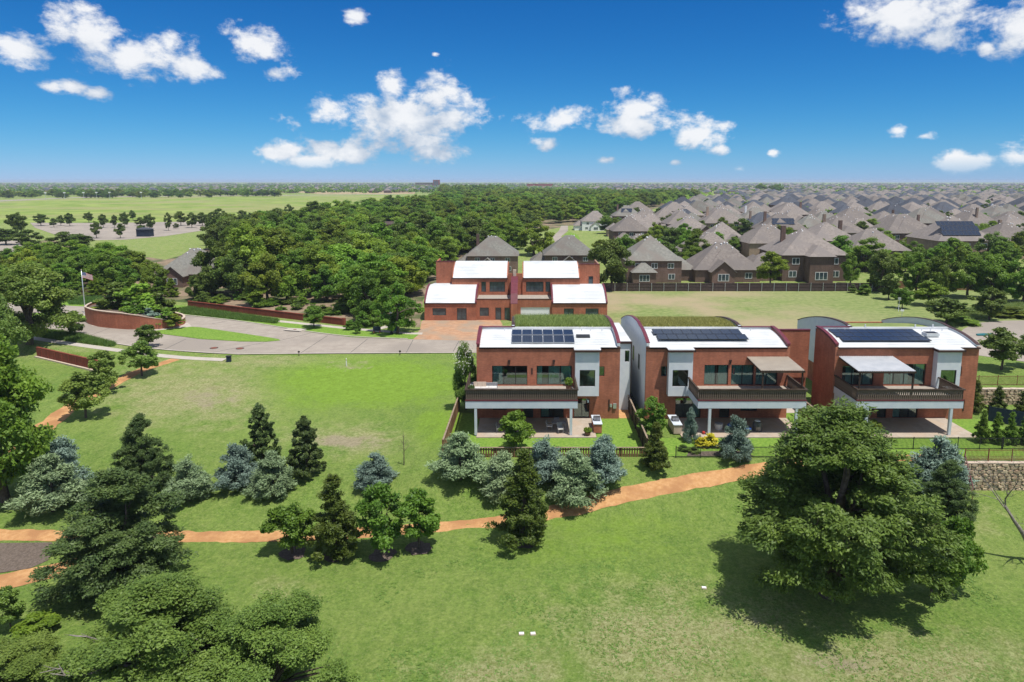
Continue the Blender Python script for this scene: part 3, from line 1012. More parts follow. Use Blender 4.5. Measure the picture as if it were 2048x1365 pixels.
def build_ground():
    xs = axis(-9000, -84, 62, 0.8, 9000, 1.2)
    ys = axis(-400, 24, 104, 0.8, 12000, 1.2, extra=(59.68, 59.72, 59.99, 60.02))
    nx, ny = len(xs), len(ys)
    V = np.zeros((ny, nx, 3))
    Zn = np.zeros((ny, nx, 3))
    for j, y in enumerate(ys):
        for i, x in enumerate(xs):
            z = tz(x, y)
            if y < 104 and abs(x) < 90:
                z += 0.05 * mnoise.noise((x * 0.22, y * 0.22, 3.1)) * (0.0 if y > 61 and x > -8 else 1.0)
            V[j, i] = (x, y, z)
            Zn[j, i] = zone(x, y) if y > 5 else (0.3, 0, 0)
    idx = np.arange(nx * ny).reshape(ny, nx)
    F = np.stack([idx[:-1, :-1], idx[:-1, 1:], idx[1:, 1:], idx[1:, :-1]], -1).reshape(-1, 4)
    me = np_mesh('ground', V.reshape(-1, 3), F, M['ground'])
    a = me.attributes.new('zone', 'FLOAT_VECTOR', 'POINT')
    a.data.foreach_set('vector', Zn.reshape(-1).astype(np.float32))
    me.polygons.foreach_set('use_smooth', [True] * len(me.polygons))
    o = link_mesh('ground', me)
    tag(o, kind='structure')


build_ground()


def densify(pts, step=1.5):
    out = []
    for a, b in zip(pts[:-1], pts[1:]):
        n = max(1, int((b - a).length / step))
        for k in range(n):
            out.append(a.lerp(b, k / n))
    out.append(pts[-1])
    return out


def smooth_line(pts, it=2):
    for _ in range(it):
        q = [pts[0]]
        for a, b in zip(pts[:-1], pts[1:]):
            q += [a.lerp(b, 0.25), a.lerp(b, 0.75)]
        q.append(pts[-1])
        pts = q
    return pts


def ribbon(name, pts, width, lift, mat, parent=None, wob=0.0, kind='structure'):
    """a path that follows the terrain; pts are world points, width in metres (number or list)"""
    pts = smooth_line([Vector((p.x, p.y, 0)) for p in pts])
    pts = densify(pts, 0.35 if wob else 0.8)
    n = len(pts)
    V, F = [], []
    for i, p in enumerate(pts):
        d = (pts[min(i + 1, n - 1)] - pts[max(i - 1, 0)]).normalized()
        s = Vector((-d.y, d.x, 0))
        w = width if not hasattr(width, '__len__') else float(np.interp(i / (n - 1), np.linspace(0, 1, len(width)), width))
        for k in range(5):
            u = (k / 4 - 0.5)
            ww = w
            if k in (0, 4) and wob:
                ww = w + wob * mnoise.noise((p.x * 0.7, p.y * 0.7, k * 5.0)) + 0.6 * wob * mnoise.noise((p.x * 2.6, p.y * 2.6, k * 5.0))
            q = p + s * (u * ww)
            V.append((q.x, q.y, tz(q.x, q.y) + lift - (0.03 if k in (0, 4) else 0)))
    for i in range(n - 1):
        for k in range(4):
            F.append((i * 5 + k, (i + 1) * 5 + k, (i + 1) * 5 + k + 1, i * 5 + k + 1))
    mb = MB()
    mb.v, mb.f = V, F
    # make faces point up
    me = mb.mesh(name, mat)
    if sum(p.normal.z for p in me.polygons) < 0:
        me.flip_normals()
    me.polygons.foreach_set('use_smooth', [True] * len(me.polygons))
    o = link_mesh(name, me, parent)
    if kind and parent is None:
        tag(o, kind=kind)
    return o


def slab(name, pix, lift, mat, thick=0.0, kind='structure', world_pts=None):
    """level sheet over a photo-pixel outline lying on the ground plane"""
    P = world_pts or [un(x, y, 0) for x, y in pix]
    area = sum(P[i].x * P[(i + 1) % len(P)].y - P[(i + 1) % len(P)].x * P[i].y for i in range(len(P)))
    if area < 0:
        P = list(reversed(P))
    mb = MB()
    if thick:
        mb.prism_z([(p.x, p.y) for p in P], lift - thick, lift)
    else:
        mb.add([(p.x, p.y, lift) for p in P], [tuple(range(len(P)))])
    o = mb.build(name, mat)
    return tag(o, kind=kind)


# ------------------------------------------------------------------ foliage
def unit(a):
    return a / np.maximum(np.linalg.norm(a, axis=1, keepdims=True), 1e-9)


def leaves(rs, Cn, out, size, aspect=1.6, up=0.5, outw=0.5, spray=False, tint=None, jit=0.35, rise=0.55):
    """rhombic leaf faces at centres Cn; out = outward direction of each"""
    n = len(Cn)
    r = rs.normal(size=(n, 3))
    Nn = unit(r * 0.62 + out * outw + np.array([0, 0, up]))
    if spray:
        A = unit(out * 0.9 + rs.normal(size=(n, 3)) * 0.45 + np.array([0, 0, rise]))
    else:
        A = rs.normal(size=(n, 3))
    A = unit(A - Nn * np.sum(A * Nn, axis=1, keepdims=True))
    B = np.cross(Nn, A)
    s = size * (1 + jit * rs.uniform(-1, 1, size=(n, 1)))
    l, w = s * aspect * 0.5, s * 0.5
    V = np.stack([Cn - A * l, Cn + B * w - A * l * 0.15, Cn + A * l, Cn - B * w - A * l * 0.15], 1)
    F = np.arange(4 * n).reshape(n, 4)
    T = None if tint is None else np.repeat(tint, 4)
    return V.reshape(-1, 3), F, T


def crown_points(rs, prof, z0, z1, R, n_clump, per, rc, shell=0.5, flat=0.65, lobes=0.22, squash=1.0, droop=0.0, boughs=0, rb=0.9):
    """leaf clumps gathered on boughs inside a lobed body of revolution; returns leaf centres, outward dirs, tints, clump centres"""
    ph = rs.uniform(0, 6.28, 6)

    def sample(n):
        cc = []
        while len(cc) < n:
            t = rs.uniform(0, 1)
            pr = prof(t)
            if rs.uniform(0, 1) > (pr + 0.12):
                continue
            a = rs.uniform(0, 2 * math.pi)
            lob = 1 + lobes * (math.sin(2 * a + ph[0] + 2 * t) + 0.8 * math.sin(3 * a + ph[1] - 3 * t) + 0.7 * math.sin(5 * a + ph[2] + 5 * t) + 0.5 * math.sin(9 * t + ph[3])) * 0.6
            lob = min(1.2, max(0.7, lob)) if lobes < 0.4 else min(1.35, max(0.5, lob))
            rr = R * pr * lob * (rs.uniform(0, 1) ** shell)
            z = z0 + (z1 - z0) * t - droop * (rr / R) ** 2
            cc.append((rr * math.cos(a), rr * math.sin(a) * squash, z))
        return np.array(cc)
    if boughs:
        bc = sample(boughs)
        bi = rs.randint(0, boughs, n_clump)
        o = unit(rs.normal(size=(n_clump, 3))) * rs.uniform(0, 1, (n_clump, 1)) ** 0.6 * 1.55
        o[:, 2] *= 0.6
        cc = bc[bi] + o * rb * rs.uniform(0.5, 1.1, size=(boughs, 1))[bi]
        cc[:, 2] = np.clip(cc[:, 2], z0 * 0.6, z1 + 0.2)
        bt = rs.uniform(0.0, 1.0, boughs)[bi]
    else:
        cc = sample(n_clump)
        bt = rs.uniform(0.0, 1.0, n_clump)
    k = rs.uniform(0.6, 1.4, size=n_clump)
    ct = np.clip(bt * 0.6 + rs.uniform(0.0, 0.4, size=n_clump), 0, 1)
    idx = np.repeat(np.arange(n_clump), per)
    off = rs.normal(size=(len(idx), 3))
    off = unit(off) * (rs.uniform(0, 1, size=(len(idx), 1)) ** 0.5)
    off[:, 2] *= flat
    P = cc[idx] + off * (rc * k[idx])[:, None]
    mid = np.array([0, 0, z0 + 0.35 * (z1 - z0)])
    o1 = unit(cc[idx] - mid)
    out = unit(off * 0.7 + o1 * 0.7)
    tint = np.clip(ct[idx] * 0.6 + rs.uniform(0, 0.4, len(idx)), 0, 1)
    return P, out, tint, cc


def branch_set(mb, rs, cc, z_fork, trunk_r, n, tops, curve=0.25):
    """limbs from the trunk to some clump centres"""
    order = rs.permutation(len(cc))[:n]
    for i in order:
        c = Vector(cc[i])
        z0 = min(z_fork + rs.uniform(0, 1) * (tops - z_fork) * 0.5, max(c.z - 0.3, z_fork * 0.8))
        a = Vector((0, 0, z0))
        mid = a.lerp(c, 0.5) + Vector((rs.normal() * curve, rs.normal() * curve, 0.12 * (c - a).length))
        mb.tube([a, a.lerp(mid, 0.5) + Vector((0, 0, 0.1)), mid, c], [trunk_r * 0.45, trunk_r * 0.33, trunk_r * 0.22, trunk_r * 0.06], 5, cap=False)


def make_tree_meshes(kind, seed, leafmat, n_clump=90, per=70, leaf=0.3, hi=True, barkmat=None):
    """returns (trunk mesh, crown mesh); built 10 m tall with a crown about 9 m across (cones: 5 m)"""
    rs = np.random.RandomState(seed)
    tb = MB()
    spray, rise = False, 0.55
    aspect, up, outw = 1.7, 0.55, 0.45
    bend = [Vector((rs.normal() * 0.12 * i, rs.normal() * 0.12 * i, z)) for i, z in enumerate((0, 1.2, 2.6, 4.2, 6.0))]
    if kind == 'broad':
        prof = lambda t: max(0.0, math.sin(math.pi * min(1, (t * 0.93 + 0.10)) ** 0.85)) ** 0.7
        P, out, tint, cc = crown_points(rs, prof, 1.6, 9.2, 3.7, n_clump, per, 0.72, shell=0.42, lobes=0.28, flat=0.8, boughs=46, rb=0.66)
        tb.tube(bend, [0.34, 0.26, 0.22, 0.16, 0.08], 7, cap=False)
        branch_set(tb, rs, cc, 2.0, 0.3, 14 if hi else 5, 7.5)
    elif kind == 'wide':
        prof = lambda t: max(0.06, (1 - t) ** 0.62 * min(1, 0.62 + 1.3 * t))
        P, out, tint, cc = crown_points(rs, prof, 1.5, 9.6, 4.2, n_clump, per, 0.40, shell=0.52, lobes=0.26, flat=0.6, boughs=200, rb=0.5)
        spray, rise, aspect, up = True, -0.1, 2.5, 0.6
        tb.tube(bend, [0.36, 0.28, 0.24, 0.16, 0.07], 8, cap=False)
        branch_set(tb, rs, cc, 1.5, 0.3, 26 if hi else 6, 7.0)
    elif kind == 'ragged':                                # open, uneven crown seen from above
        prof = lambda t: max(0.06, (1 - t) ** 0.5 * min(1, 0.7 + 1.1 * t))
        P, out, tint, cc = crown_points(rs, prof, 1.5, 9.6, 4.0, n_clump, per, 0.42, shell=0.42, lobes=0.5, flat=0.75, boughs=75, rb=0.5)
        aspect, up, outw = 1.9, 0.5, 0.4
        tb.tube(bend, [0.36, 0.28, 0.24, 0.16, 0.07], 8, cap=False)
        branch_set(tb, rs, cc, 1.5, 0.3, 40, 8.0)
    elif kind == 'low':                                   # foliage down to the ground, ragged top
        prof = lambda t: max(0.05, (1 - t) ** 0.55 * min(1, 0.75 + t * 1.6))
        P, out, tint, cc = crown_points(rs, prof, 0.6, 9.5, 3.8, n_clump, per, 0.46, shell=0.5, lobes=0.28, flat=0.6, boughs=240, rb=0.42)
        spray, rise, aspect, up = True, 0.15, 2.4, 0.6
        tb.tube(bend, [0.3, 0.24, 0.2, 0.14, 0.07], 7, cap=False)
        branch_set(tb, rs, cc, 0.9, 0.26, 24 if hi else 6, 7.0)
    elif kind == 'cypress':                               # wide blue-grey cone of upswept sprays
        prof = lambda t: max(0.04, (1 - t) ** 0.72 * min(1, 0.72 + t * 2.6))
        P, out, tint, cc = crown_points(rs, prof, 0.35, 9.3, 3.7, n_clump, per, 0.72, shell=0.36, lobes=0.16, flat=1.0, droop=-0.6, boughs=70, rb=0.5)
        spray, aspect, up, outw = True, 3.6, 0.4, 0.35
        tb.tube([(0, 0, 0), (0, 0, 4), (0, 0, 9)], [0.25, 0.16, 0.04], 6, cap=False)
    elif kind == 'cone':                                  # feathery young cypress
        prof = lambda t: max(0.03, (1 - t) ** 0.85 * min(1, 0.55 + t * 4))
        P, out, tint, cc = crown_points(rs, prof, 0.7, 9.7, 2.7, n_clump, per, 0.40, shell=0.55, lobes=0.24, flat=0.85, boughs=130, rb=0.34)
        spray, aspect, up, outw = False, 1.9, 0.6, 0.3
        tb.tube([(0, 0, 0), (0.03, 0.02, 4), (0, 0, 9.2)], [0.2, 0.13, 0.03], 6, cap=False)
        branch_set(tb, rs, cc, 1.2, 0.12, 14 if hi else 0, 8)
    elif kind == 'young':                                 # small street tree, clear stem
        prof = lambda t: max(0.0, math.sin(math.pi * (t * 0.9 + 0.08))) ** 0.75 * (1.1 - 0.35 * t)
        P, out, tint, cc = crown_points(rs, prof, 2.4, 9.2, 3.3, n_clump, per, 0.68, shell=0.5, lobes=0.28, flat=0.85, boughs=34, rb=0.65)
        tb.tube([(0, 0, 0), (0.05, 0, 2.4), (0.1, 0.05, 5), (0.05, 0.1, 8)], [0.2, 0.17, 0.12, 0.04], 7, cap=False)
        branch_set(tb, rs, cc, 2.5, 0.2, 12 if hi else 4, 7.5)
    elif kind == 'shrub':
        prof = lambda t: max(0.0, 1 - t ** 2.2) ** 0.6
        P, out, tint, cc = crown_points(rs, prof, 0.3, 9.0, 3.9, n_clump, per, 1.1, shell=0.4, lobes=0.22, boughs=24, rb=0.8)
        for k in range(5):
            c = cc[k]
            tb.tube([(0.1 * k, 0, 0), (c[0] * 0.4, c[1] * 0.4, 3), (c[0] * 0.8, c[1] * 0.8, 6)], [0.14, 0.1, 0.04], 5, cap=False)
    V, F, T = leaves(rs, P, out, leaf, aspect, up, outw, spray, tint, rise=rise)
    crown = np_mesh('crown', V, F, leafmat, T)
    trunk = tb.mesh('trunk', barkmat or M['bark'], smooth=True)
    return trunk, crown


PROTO = {}


def proto(key, *a, **k):
    if key not in PROTO:
        PROTO[key] = make_tree_meshes(*a, **k)
    return PROTO[key]


def put_tree(name, meshes, X, Y, h, w, base_w, label, cat='tree', group=None, leafmat=None, rz=None, sink=0.05, lean=None):
    o = empty(name, (X, Y, tz(X, Y) - sink), rnd.uniform(0, 6.28) if rz is None else rz, label, cat, group)
    o.scale = (w / base_w, w / base_w, h / 10.0)
    if lean:
        o.rotation_euler = (lean[0], lean[1], o.rotation_euler[2])
    tr = link_mesh('trunk', meshes[0], o)
    cr = link_mesh('crown', meshes[1], o, mat=leafmat)
    return o


def tree_px(name, meshes, base_w, px, base, top, wpx, label, cat='tree', group=None, leafmat=None, rz=None):
    """a tree whose foot, top row and width are read off the photograph"""
    p = G(px, base)
    zt = unY(px, top, p.y).z
    dep = proj(p.x, p.y, p.z)[2]
    h = max(0.4, zt - p.z)
    return put_tree(name, meshes, p.x, p.y, h, wpx * dep / FPX, base_w, label, cat, group, leafmat, rz)


def blades(name, rs, pts, h, spread, mat, parent=None, w=0.04, per=5, kind='stuff', label=None, tint=(0, 1)):
    """tufts of upright grass blades at pts (n,3)"""
    n = len(pts)
    P = np.repeat(pts, per, axis=0) + np.concatenate([rs.normal(size=(n * per, 2)) * spread, np.zeros((n * per, 1))], 1)
    d = rs.normal(size=(n * per, 3)) * 0.75
    d[:, 2] = 1
    d = unit(d)
    hh = h * rs.uniform(0.55, 1.15, size=(n * per, 1))
    s = rs.normal(size=(n * per, 3))
    s[:, 2] = 0
    s = unit(s) * w
    V = np.stack([P - s, P + s, P + d * hh], 1).reshape(-1, 3)
    F = np.arange(3 * n * per).reshape(-1, 3)
    T = np.repeat(np.clip(rs.uniform(tint[0], tint[1], n * per), 0, 1), 3)
    o = link_mesh(name, np_mesh(name, V, F, mat, T), parent)
    return tag(o, label, kind=kind)


REG = {}


def reg(o, what, zone, px, group):
    """remember a repeated thing so that relabel() can tell it from its fellows"""
    REG.setdefault((what, zone), []).append((px, o, group))


ORD = ('leftmost', 'second from left', 'third from left', 'fourth from left', 'fifth from left', 'sixth from left')


def relabel():
    for (what, zone), items in REG.items():
        items.sort(key=lambda t: t[0])
        n = len(items)
        for i, (px, o, group) in enumerate(items):
            if n == 1 or n > 7:
                lab = what + ' ' + zone
            elif i == n - 1:
                lab = 'rightmost ' + what + ' ' + zone
            elif i < 6:
                lab = (ORD[i] if i else 'leftmost') + ' ' + what + ' ' + zone
            o['label'] = lab
            o['group'] = group


TINT = {'wood': 'mid-green', 'oak': 'dark green', 'fresh': 'bright green', 'lime': 'yellow-green'}


# ------------------------------------------------------------------ ground features: roads, paths, lots
def build_site():
    road = [(361, 630), (400, 634), (480, 643), (527, 650), (578, 658), (621, 665), (705, 675), (816, 679), (918, 681), (1010, 682),
            (1010, 706), (908, 707), (654, 708), (476, 710), (383, 705), (309, 699), (231, 689), (150, 668), (85, 660), (-90, 640),
            (-90, 604), (60, 608), (140, 612), (240, 617), (300, 624)]
    slab('road', road, 0.035, M['road'])
    # raised grass medians
    for nm, pts in (('median_lawn', [(300, 664), (383, 655), (400, 656), (476, 667), (542, 677), (558, 680), (560, 682), (532, 684.5), (480, 684), (400, 679), (316, 668)]),
                    ('median_lawn', [(20, 630), (72, 627), (134, 628), (172, 633), (178, 640), (134, 644), (75, 642), (20, 636)])):
        slab(nm, pts, 0.11, M['turf'], 0.12)
    slab('planter_apron', [(168, 630), (172, 646), (185, 653), (239, 658), (316, 665), (350, 663), (384, 654), (376, 647), (300, 640), (200, 628)], 0.075, M['kerb'], 0.06)
    # lawn strips and walks beside the street
    slab('verge_lawn', [(340, 610), (377, 613), (556, 640), (700, 655), (822, 664), (840, 668), (826, 679), (816, 679.5), (705, 675.5), (621, 665.5), (578, 658.5), (527, 650.5), (480, 643.5), (400, 634.5), (361, 630.5), (240, 617.5), (140, 612.4), (60, 604), (120, 596)], 0.05, M['turf'])
    ribbon('sidewalk', [un(556, 643), un(625, 650), un(700, 658), un(780, 664.5), un(822, 668), un(845, 668)], 1.5, 0.075, M['kerb'])
    ribbon('sidewalk', [un(60, 676), un(92, 681), un(197, 696), un(314, 711.5), un(380, 717), un(450, 720)], 1.5, 0.06, M['kerb'])
    ribbon('garden_walk', [un(745, 661), un(770, 655), un(795, 648), un(815, 640)], 1.5, 0.07, M['kerb'])
    slab('bare_soil', [(826, 679.6), (840, 660), (843, 643), (848, 641), (1000, 641), (1005, 650), (1000, 682), (918, 681.6)], 0.045, M['soil'])
    # kerbs
    for pts in ([(361, 630), (400, 634), (480, 643), (527, 650), (578, 658), (621, 665), (705, 675), (816, 679)],
                [(908, 707), (654, 708), (476, 710), (383, 705), (309, 699), (231, 689), (150, 668), (85, 660)]):
        ribbon('kerb', [un(x, y) for x, y in pts], 0.28, 0.14, M['kerb'])
    mb = MB()
    for a, b in (((399, 711), (528, 686)), ((560, 682), (622, 667)), ((700, 707), (735, 679)), ((812, 707), (826, 681)), ((905, 706), (918, 683)), ((600, 708), (655, 672)), ((180, 672), (222, 656)), ((330, 699), (372, 679)), ((425, 648), (455, 643))):
        p, q = un(*a), un(*b)
        mb.bar((p.x, p.y, 0.042), (q.x, q.y, 0.042), 0.10, 0.012)
    tag(mb.build('road_joints', M['joint']), kind='structure')
    # trails of orange granite
    ribbon('trail', [G(352, 719), G(320, 729), G(274, 743), G(239, 762), G(192, 787), G(140, 815), G(100, 846), G(60, 880), G(20, 915), G(-40, 950)], [1.6, 2.0, 2.3, 2.4], 0.04, M['path'], wob=0.5)
    ribbon('trail', [G(-120, 1060), G(-20, 1071), G(120, 1072), G(260, 1073), G(400, 1075), G(560, 1073), G(720, 1066), G(860, 1056), G(1000, 1045), G(1120, 1024), G(1240, 992), G(1340, 971), G(1440, 955), G(1540, 935), G(1640, 921), G(1760, 915), G(1900, 914)], [1.5, 1.55, 1.6, 1.55, 1.5, 1.5], 0.04, M['path'], wob=0.35)
    ribbon('trail', [G(-120, 1192), G(-20, 1168), G(60, 1153), G(140, 1135), G(230, 1105), G(330, 1082)], [2.3, 2.2, 1.9, 1.5], 0.045, M['path'], wob=0.35)
    # mulch bed in the fork
    P = [G(x, y) for x, y in ((-60, 1088), (40, 1087), (104, 1086), (112, 1100), (96, 1122), (60, 1138), (-60, 1156))]
    mb = MB()
    mb.add([(p.x, p.y, p.z + 0.045) for p in reversed(P)], [tuple(range(len(P)))])
    tag(mb.build('mulch_bed', M['mulch']), kind='structure')
    # far ground
    slab('rough_lot', [(1205, 572), (1480, 568), (1760, 575), (2048, 560), (2048, 655), (1990, 700), (1660, 720), (1240, 720), (1216, 660)], 0.02, M['dirtlot'])
    slab('cul_de_sac', [(1905, 705), (1915, 685), (1925, 660), (1950, 647), (2010, 642), (2140, 640), (2200, 720), (2048, 724), (1960, 712)], 0.03, M['road'])
    slab('woodland_floor', [(377, 606), (686, 642), (840, 655), (846, 600), (880, 560), (1010, 520), (1040, 470), (1140, 452), (1240, 445), (1330, 410), (1400, 392), (1000, 386), (870, 400), (830, 415), (700, 432), (560, 455), (440, 490), (330, 520), (200, 500), (100, 480), (-120, 500), (-160, 605), (120, 590), (300, 600)], 0.012, M['woodsoil'])
    slab('meadow', [(-300, 447), (200, 447), (420, 442), (560, 446), (760, 404), (800, 390), (700, 389.5), (400, 391), (190, 394), (0, 404), (-300, 410)], 0.03, M['field'])
    slab('hay_field', [(640, 389), (830, 388.5), (830, 383), (560, 382.5)], 0.05, M['hay'])
    slab('hay_field', [(1180, 378), (1340, 376), (1330, 372), (1180, 372.5)], 0.05, M['hay'])
    slab('parking_lot', [(60, 446), (210, 446.5), (430, 443), (462, 453), (390, 464), (330, 473), (250, 480), (150, 482), (110, 470), (70, 456)], 0.05, M['road'])
    slab('parking_lot', [(-160, 482), (60, 482), (100, 494), (60, 505), (-160, 510)], 0.05, M['road'])
    slab('far_road', [(-200, 406), (0, 403.5), (190, 395), (800, 389.8), (800, 389.2), (190, 393.6), (0, 401.2), (-200, 403)], 0.06, M['road'])
    slab('suburb_street', [(1085, 506), (1108, 500), (1112, 488), (1105, 474), (1118, 462), (1122, 452), (1136, 452), (1136, 462), (1122, 474), (1130, 480), (1150, 482), (1150, 492), (1180, 506), (1180, 520), (1090, 520)], 0.05, M['road'])
    slab('verge_lawn', [(1124, 475), (1138, 464), (1155, 470), (1160, 478), (1146, 480.5), (1130, 479)], 0.06, M['turf'])
    slab('yard_clearing', [(780, 470), (815, 470), (805, 492), (778, 490)], 0.06, M['road'])


build_site()


# ------------------------------------------------------------------ windows
def window(parent, name, x0, x1, z0, z1, y, n=1, flip=None, curtains=(), depth=0.10, fw=0.06, glass='glass', sill=None, axis_x=False, mats='frame'):
    """framed window in a wall opening: the frame is the part, each pane a sub-part. y = outer face of the frame; axis_x: wall runs along y"""
    def tr(mb):
        if axis_x:
            mb.v = [(vy, vx, vz) for vx, vy, vz in mb.v]
            mb.f = [tuple(reversed(f)) for f in mb.f]
        return mb
    fl = None if axis_x else flip
    m = MB(fl)
    m.box(x0, x1, y, y + depth, z0, z0 + fw)
    m.box(x0, x1, y, y + depth, z1 - fw, z1)
    m.box(x0, x0 + fw, y, y + depth, z0 + fw, z1 - fw)
    m.box(x1 - fw, x1, y, y + depth, z0 + fw, z1 - fw)
    w = (x1 - x0) / n
    for i in range(1, n):
        m.box(x0 + i * w - fw / 2, x0 + i * w + fw / 2, y + 0.005, y + depth - 0.005, z0 + fw, z1 - fw)
    fr = tr(m).build(name, M[mats], parent)
    for i in range(n):
        p = MB(fl)
        a, b = x0 + i * w + fw * (1 if i == 0 else 0.5), x0 + (i + 1) * w - fw * (1 if i == n - 1 else 0.5)
        p.box(a, b, y + depth * 0.45, y + depth * 0.6, z0 + fw, z1 - fw)
        tr(p).build('pane', M[glass], fr)
    for (a, b) in curtains:
        c = MB(fl)
        k = max(4, int((b - a) / 0.11))
        pts = [(lerp(a, b, i / k), y + depth + 0.10 + (0.05 if i % 2 else 0.0)) for i in range(k + 1)]
        for (xa, ya), (xb, yb) in zip(pts[:-1], pts[1:]):
            c.add([(xa, ya, z0 + 0.03), (xb, yb, z0 + 0.03), (xb, yb, z1 - 0.05), (xa, ya, z1 - 0.05)], [(0, 1, 2, 3)])
        tr(c).build('curtain', M['curtain'], fr)
    if sill:
        s = MB(fl)
        s.box(x0 - 0.05, x1 + 0.05, y - 0.10, y + 0.02, z0 - 0.10, z0 - 0.01)
        tr(s).build('sill', M[sill], fr)
    return fr


def roof_z(y):
    """top of the roof shell: front half of a barrel, ridge at y = 5, then falling slowly to the rear"""
    if y <= 5:
        return 8.02 + 0.84 * (1 - ((5 - y) / 5) ** 2)
    return 9.02 - 2.5 * ((y - 6.5) / 13.5) ** 2


def brick_house(x0, mirror, label, style):
    """two-storey brick house; local x 0..15.4 along the garden front (y = 0), balcony towards -y"""
    W = 15.4
    fl = W if mirror else None
    root = empty('brick_house', (x0, 71.2, 0), 0, label, 'house')
    B = lambda: MB(fl)
    bal0, bal1 = style['bal']
    # garden front
    holes = [(1.65, 5.45, 3.80, 5.95), (6.45, 10.25, 3.80, 5.95), (13.14, 13.75, 4.78, 5.89),
             (1.7, 3.2, 1.0, 2.2), (5.0, 6.1, 0.12, 2.25), (6.9, 9.4, 0.12, 2.3), (10.5, 12.2, 0.12, 2.3)]
    if style.get('lower'):
        holes = [h for h in holes if h[3] > 3] + style['lower']
    if style.get('upper'):
        holes = [h for h in holes if not (h[2] < 3.9 < h[3])] + style['upper']
    m = B()
    m.wall(0, W, 0, 8.0, 0, 0.3, holes)
    m.build('front_wall', M['brick'], root)
    # brick side wall of the low side with its curved top
    ys = [0.3 + i * 0.5875 for i in range(9)]
    prof = [(0.302, 0), (5.2, 0)] + [(y, roof_z(min(y, 5)) + 0.34) for y in reversed(ys)]
    prof = [(0.302, 0), (5.2, 0), (5.2, roof_z(5) + 0.1)] + [(y, roof_z(y) + 0.1) for y in (5, 4.4, 3.7, 3.0, 2.3, 1.6, 0.9, 0.302)]
    B().prism_x(prof, 0, 0.34).build('side_wall', M['brick'], root)
    B().wall(0.34, 3.7, 0, 8.8, 4.9, 5.2).build('rear_wall', M['brick'], root)
    # parapet on the low side, maroon cap following the curve
    ring = [(y, roof_z(y)) for y in (5.2, 4.6, 4.0, 3.3, 2.6, 1.9, 1.2, 0.6, 0.0)]
    ring = [(min(y, 5.2), roof_z(min(y, 5))) for y, _ in ring]

    def cap(name, xa, xb, prof_pts, mat, lo, hi, par=root):
        top = [(y, z + hi) for y, z in prof_pts]
        bot = [(y, z + lo) for y, z in reversed(prof_pts)]
        return B().prism_x(top + bot, xa, xb).build(name, mat, par)

    cap('parapet', 0.02, 0.32, ring, M['stucco'] if style.get('white_parapet') else M['maroon'], 0.102, 0.30)
    cap('parapet_cap', -0.03, 0.36, ring, M['maroon'], 0.302, 0.38)
    # high side: stucco wall the whole depth
    yy = [19.5, 18, 16, 14, 12, 10, 8, 6.5, 5, 4.2, 3.4, 2.6, 1.8, 1.0, 0.4, 0.0]
    prof = [(0.302, 0), (19.5, 0)] + [(max(y, 0.302), roof_z(y) + 0.1) for y in yy[:-1]] + [(0.302, roof_z(0.3) + 0.1)]
    B().prism_x(prof, W - 0.34, W).build('side_wall', M['stucco'], root)
    hp = [(y, roof_z(y)) for y in yy]
    ph_ = style.get('high', 0.42)
    cap('parapet', W - 0.32, W - 0.02, hp, M['stucco'], 0.102, ph_)
    cap('parapet_cap', W - 0.36, W + 0.03, hp, M['maroon'] if ph_ > 0.4 else M['trim'], ph_ + 0.002, ph_ + 0.07)
    # rear body beside the ridge: overhanging stucco upper wall over brick
    prof = [(5.202, 2.6), (19.5, 2.6)] + [(y, roof_z(y) + 0.25) for y in yy if y >= 5.2] + [(5.202, roof_z(5.2) + 0.25)]
    B().prism_x(prof, 3.7, 4.0).build('side_wall', M['fascia'], root)
    rp = [(y, roof_z(y)) for y in yy if y >= 5.0]
    cap('parapet_cap', 3.64, 4.06, rp, M['trim'], 0.252, 0.34)
    B().wall(3.9, 4.2, 0, 2.598, 5.2, 19.4).build('lower_wall', M['brick'], root)
    B().box(4.0, W - 0.34, 19.2, 19.5, 0, roof_z(19.4)).build('rear_wall', M['brick'], root)
    # floors inside
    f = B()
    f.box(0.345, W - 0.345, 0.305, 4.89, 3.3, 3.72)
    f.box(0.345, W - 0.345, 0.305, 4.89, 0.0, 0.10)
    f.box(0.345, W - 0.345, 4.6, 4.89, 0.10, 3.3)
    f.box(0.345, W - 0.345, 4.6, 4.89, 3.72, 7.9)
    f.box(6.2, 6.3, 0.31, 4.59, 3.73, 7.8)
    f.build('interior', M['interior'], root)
    # front roof shell, rear shell, ridge
    def shell(name, x_a, x_b, pts, mat, th=0.14):
        top = [(y, z) for y, z in pts]
        bot = [(y, z - th) for y, z in reversed(pts)]
        return B().prism_x(list(reversed(top + bot)), x_a, x_b).build(name, mat, root)
    fr = [(y, roof_z(y)) for y in (-0.10, 0.5, 1.2, 1.9, 2.6, 3.4, 4.2, 4.95)]
    rf = shell('roof', 0.345, W - 0.345, fr, M['membrane'])
    for k in range(9):                                     # welded seams of the membrane
        yk = 0.5 + k * 0.52
        m = B()
        m.bar((0.35, yk, roof_z(yk) + 0.003), (W - 0.35, yk, roof_z(yk) + 0.003), 0.07, 0.012)
        m.build('seam', M['membrane'], rf)
    for xx in (2.9, 11.6, 12.6, 13.9):
        m = B()
        m.tube([(xx, 4.3, roof_z(4.3)), (xx, 4.3, roof_z(4.3) + 0.28)], 0.05, 6)
        m.build('roof_vent', M['membrane'], rf)
    rd = style.get('rear_drop', 0.02)
    rear = [(y, roof_z(y) - rd) for y in (5.25, 6.5, 8, 10, 12, 14, 16, 18, 19.6)]
    shell('green_roof_base', 4.05, W - 0.345, rear, M['lotgreen'])
    B().box(0.0, W - 0.345, 4.955, 5.245, 8.6, 9.10).build('ridge_parapet', M['membrane'], root)
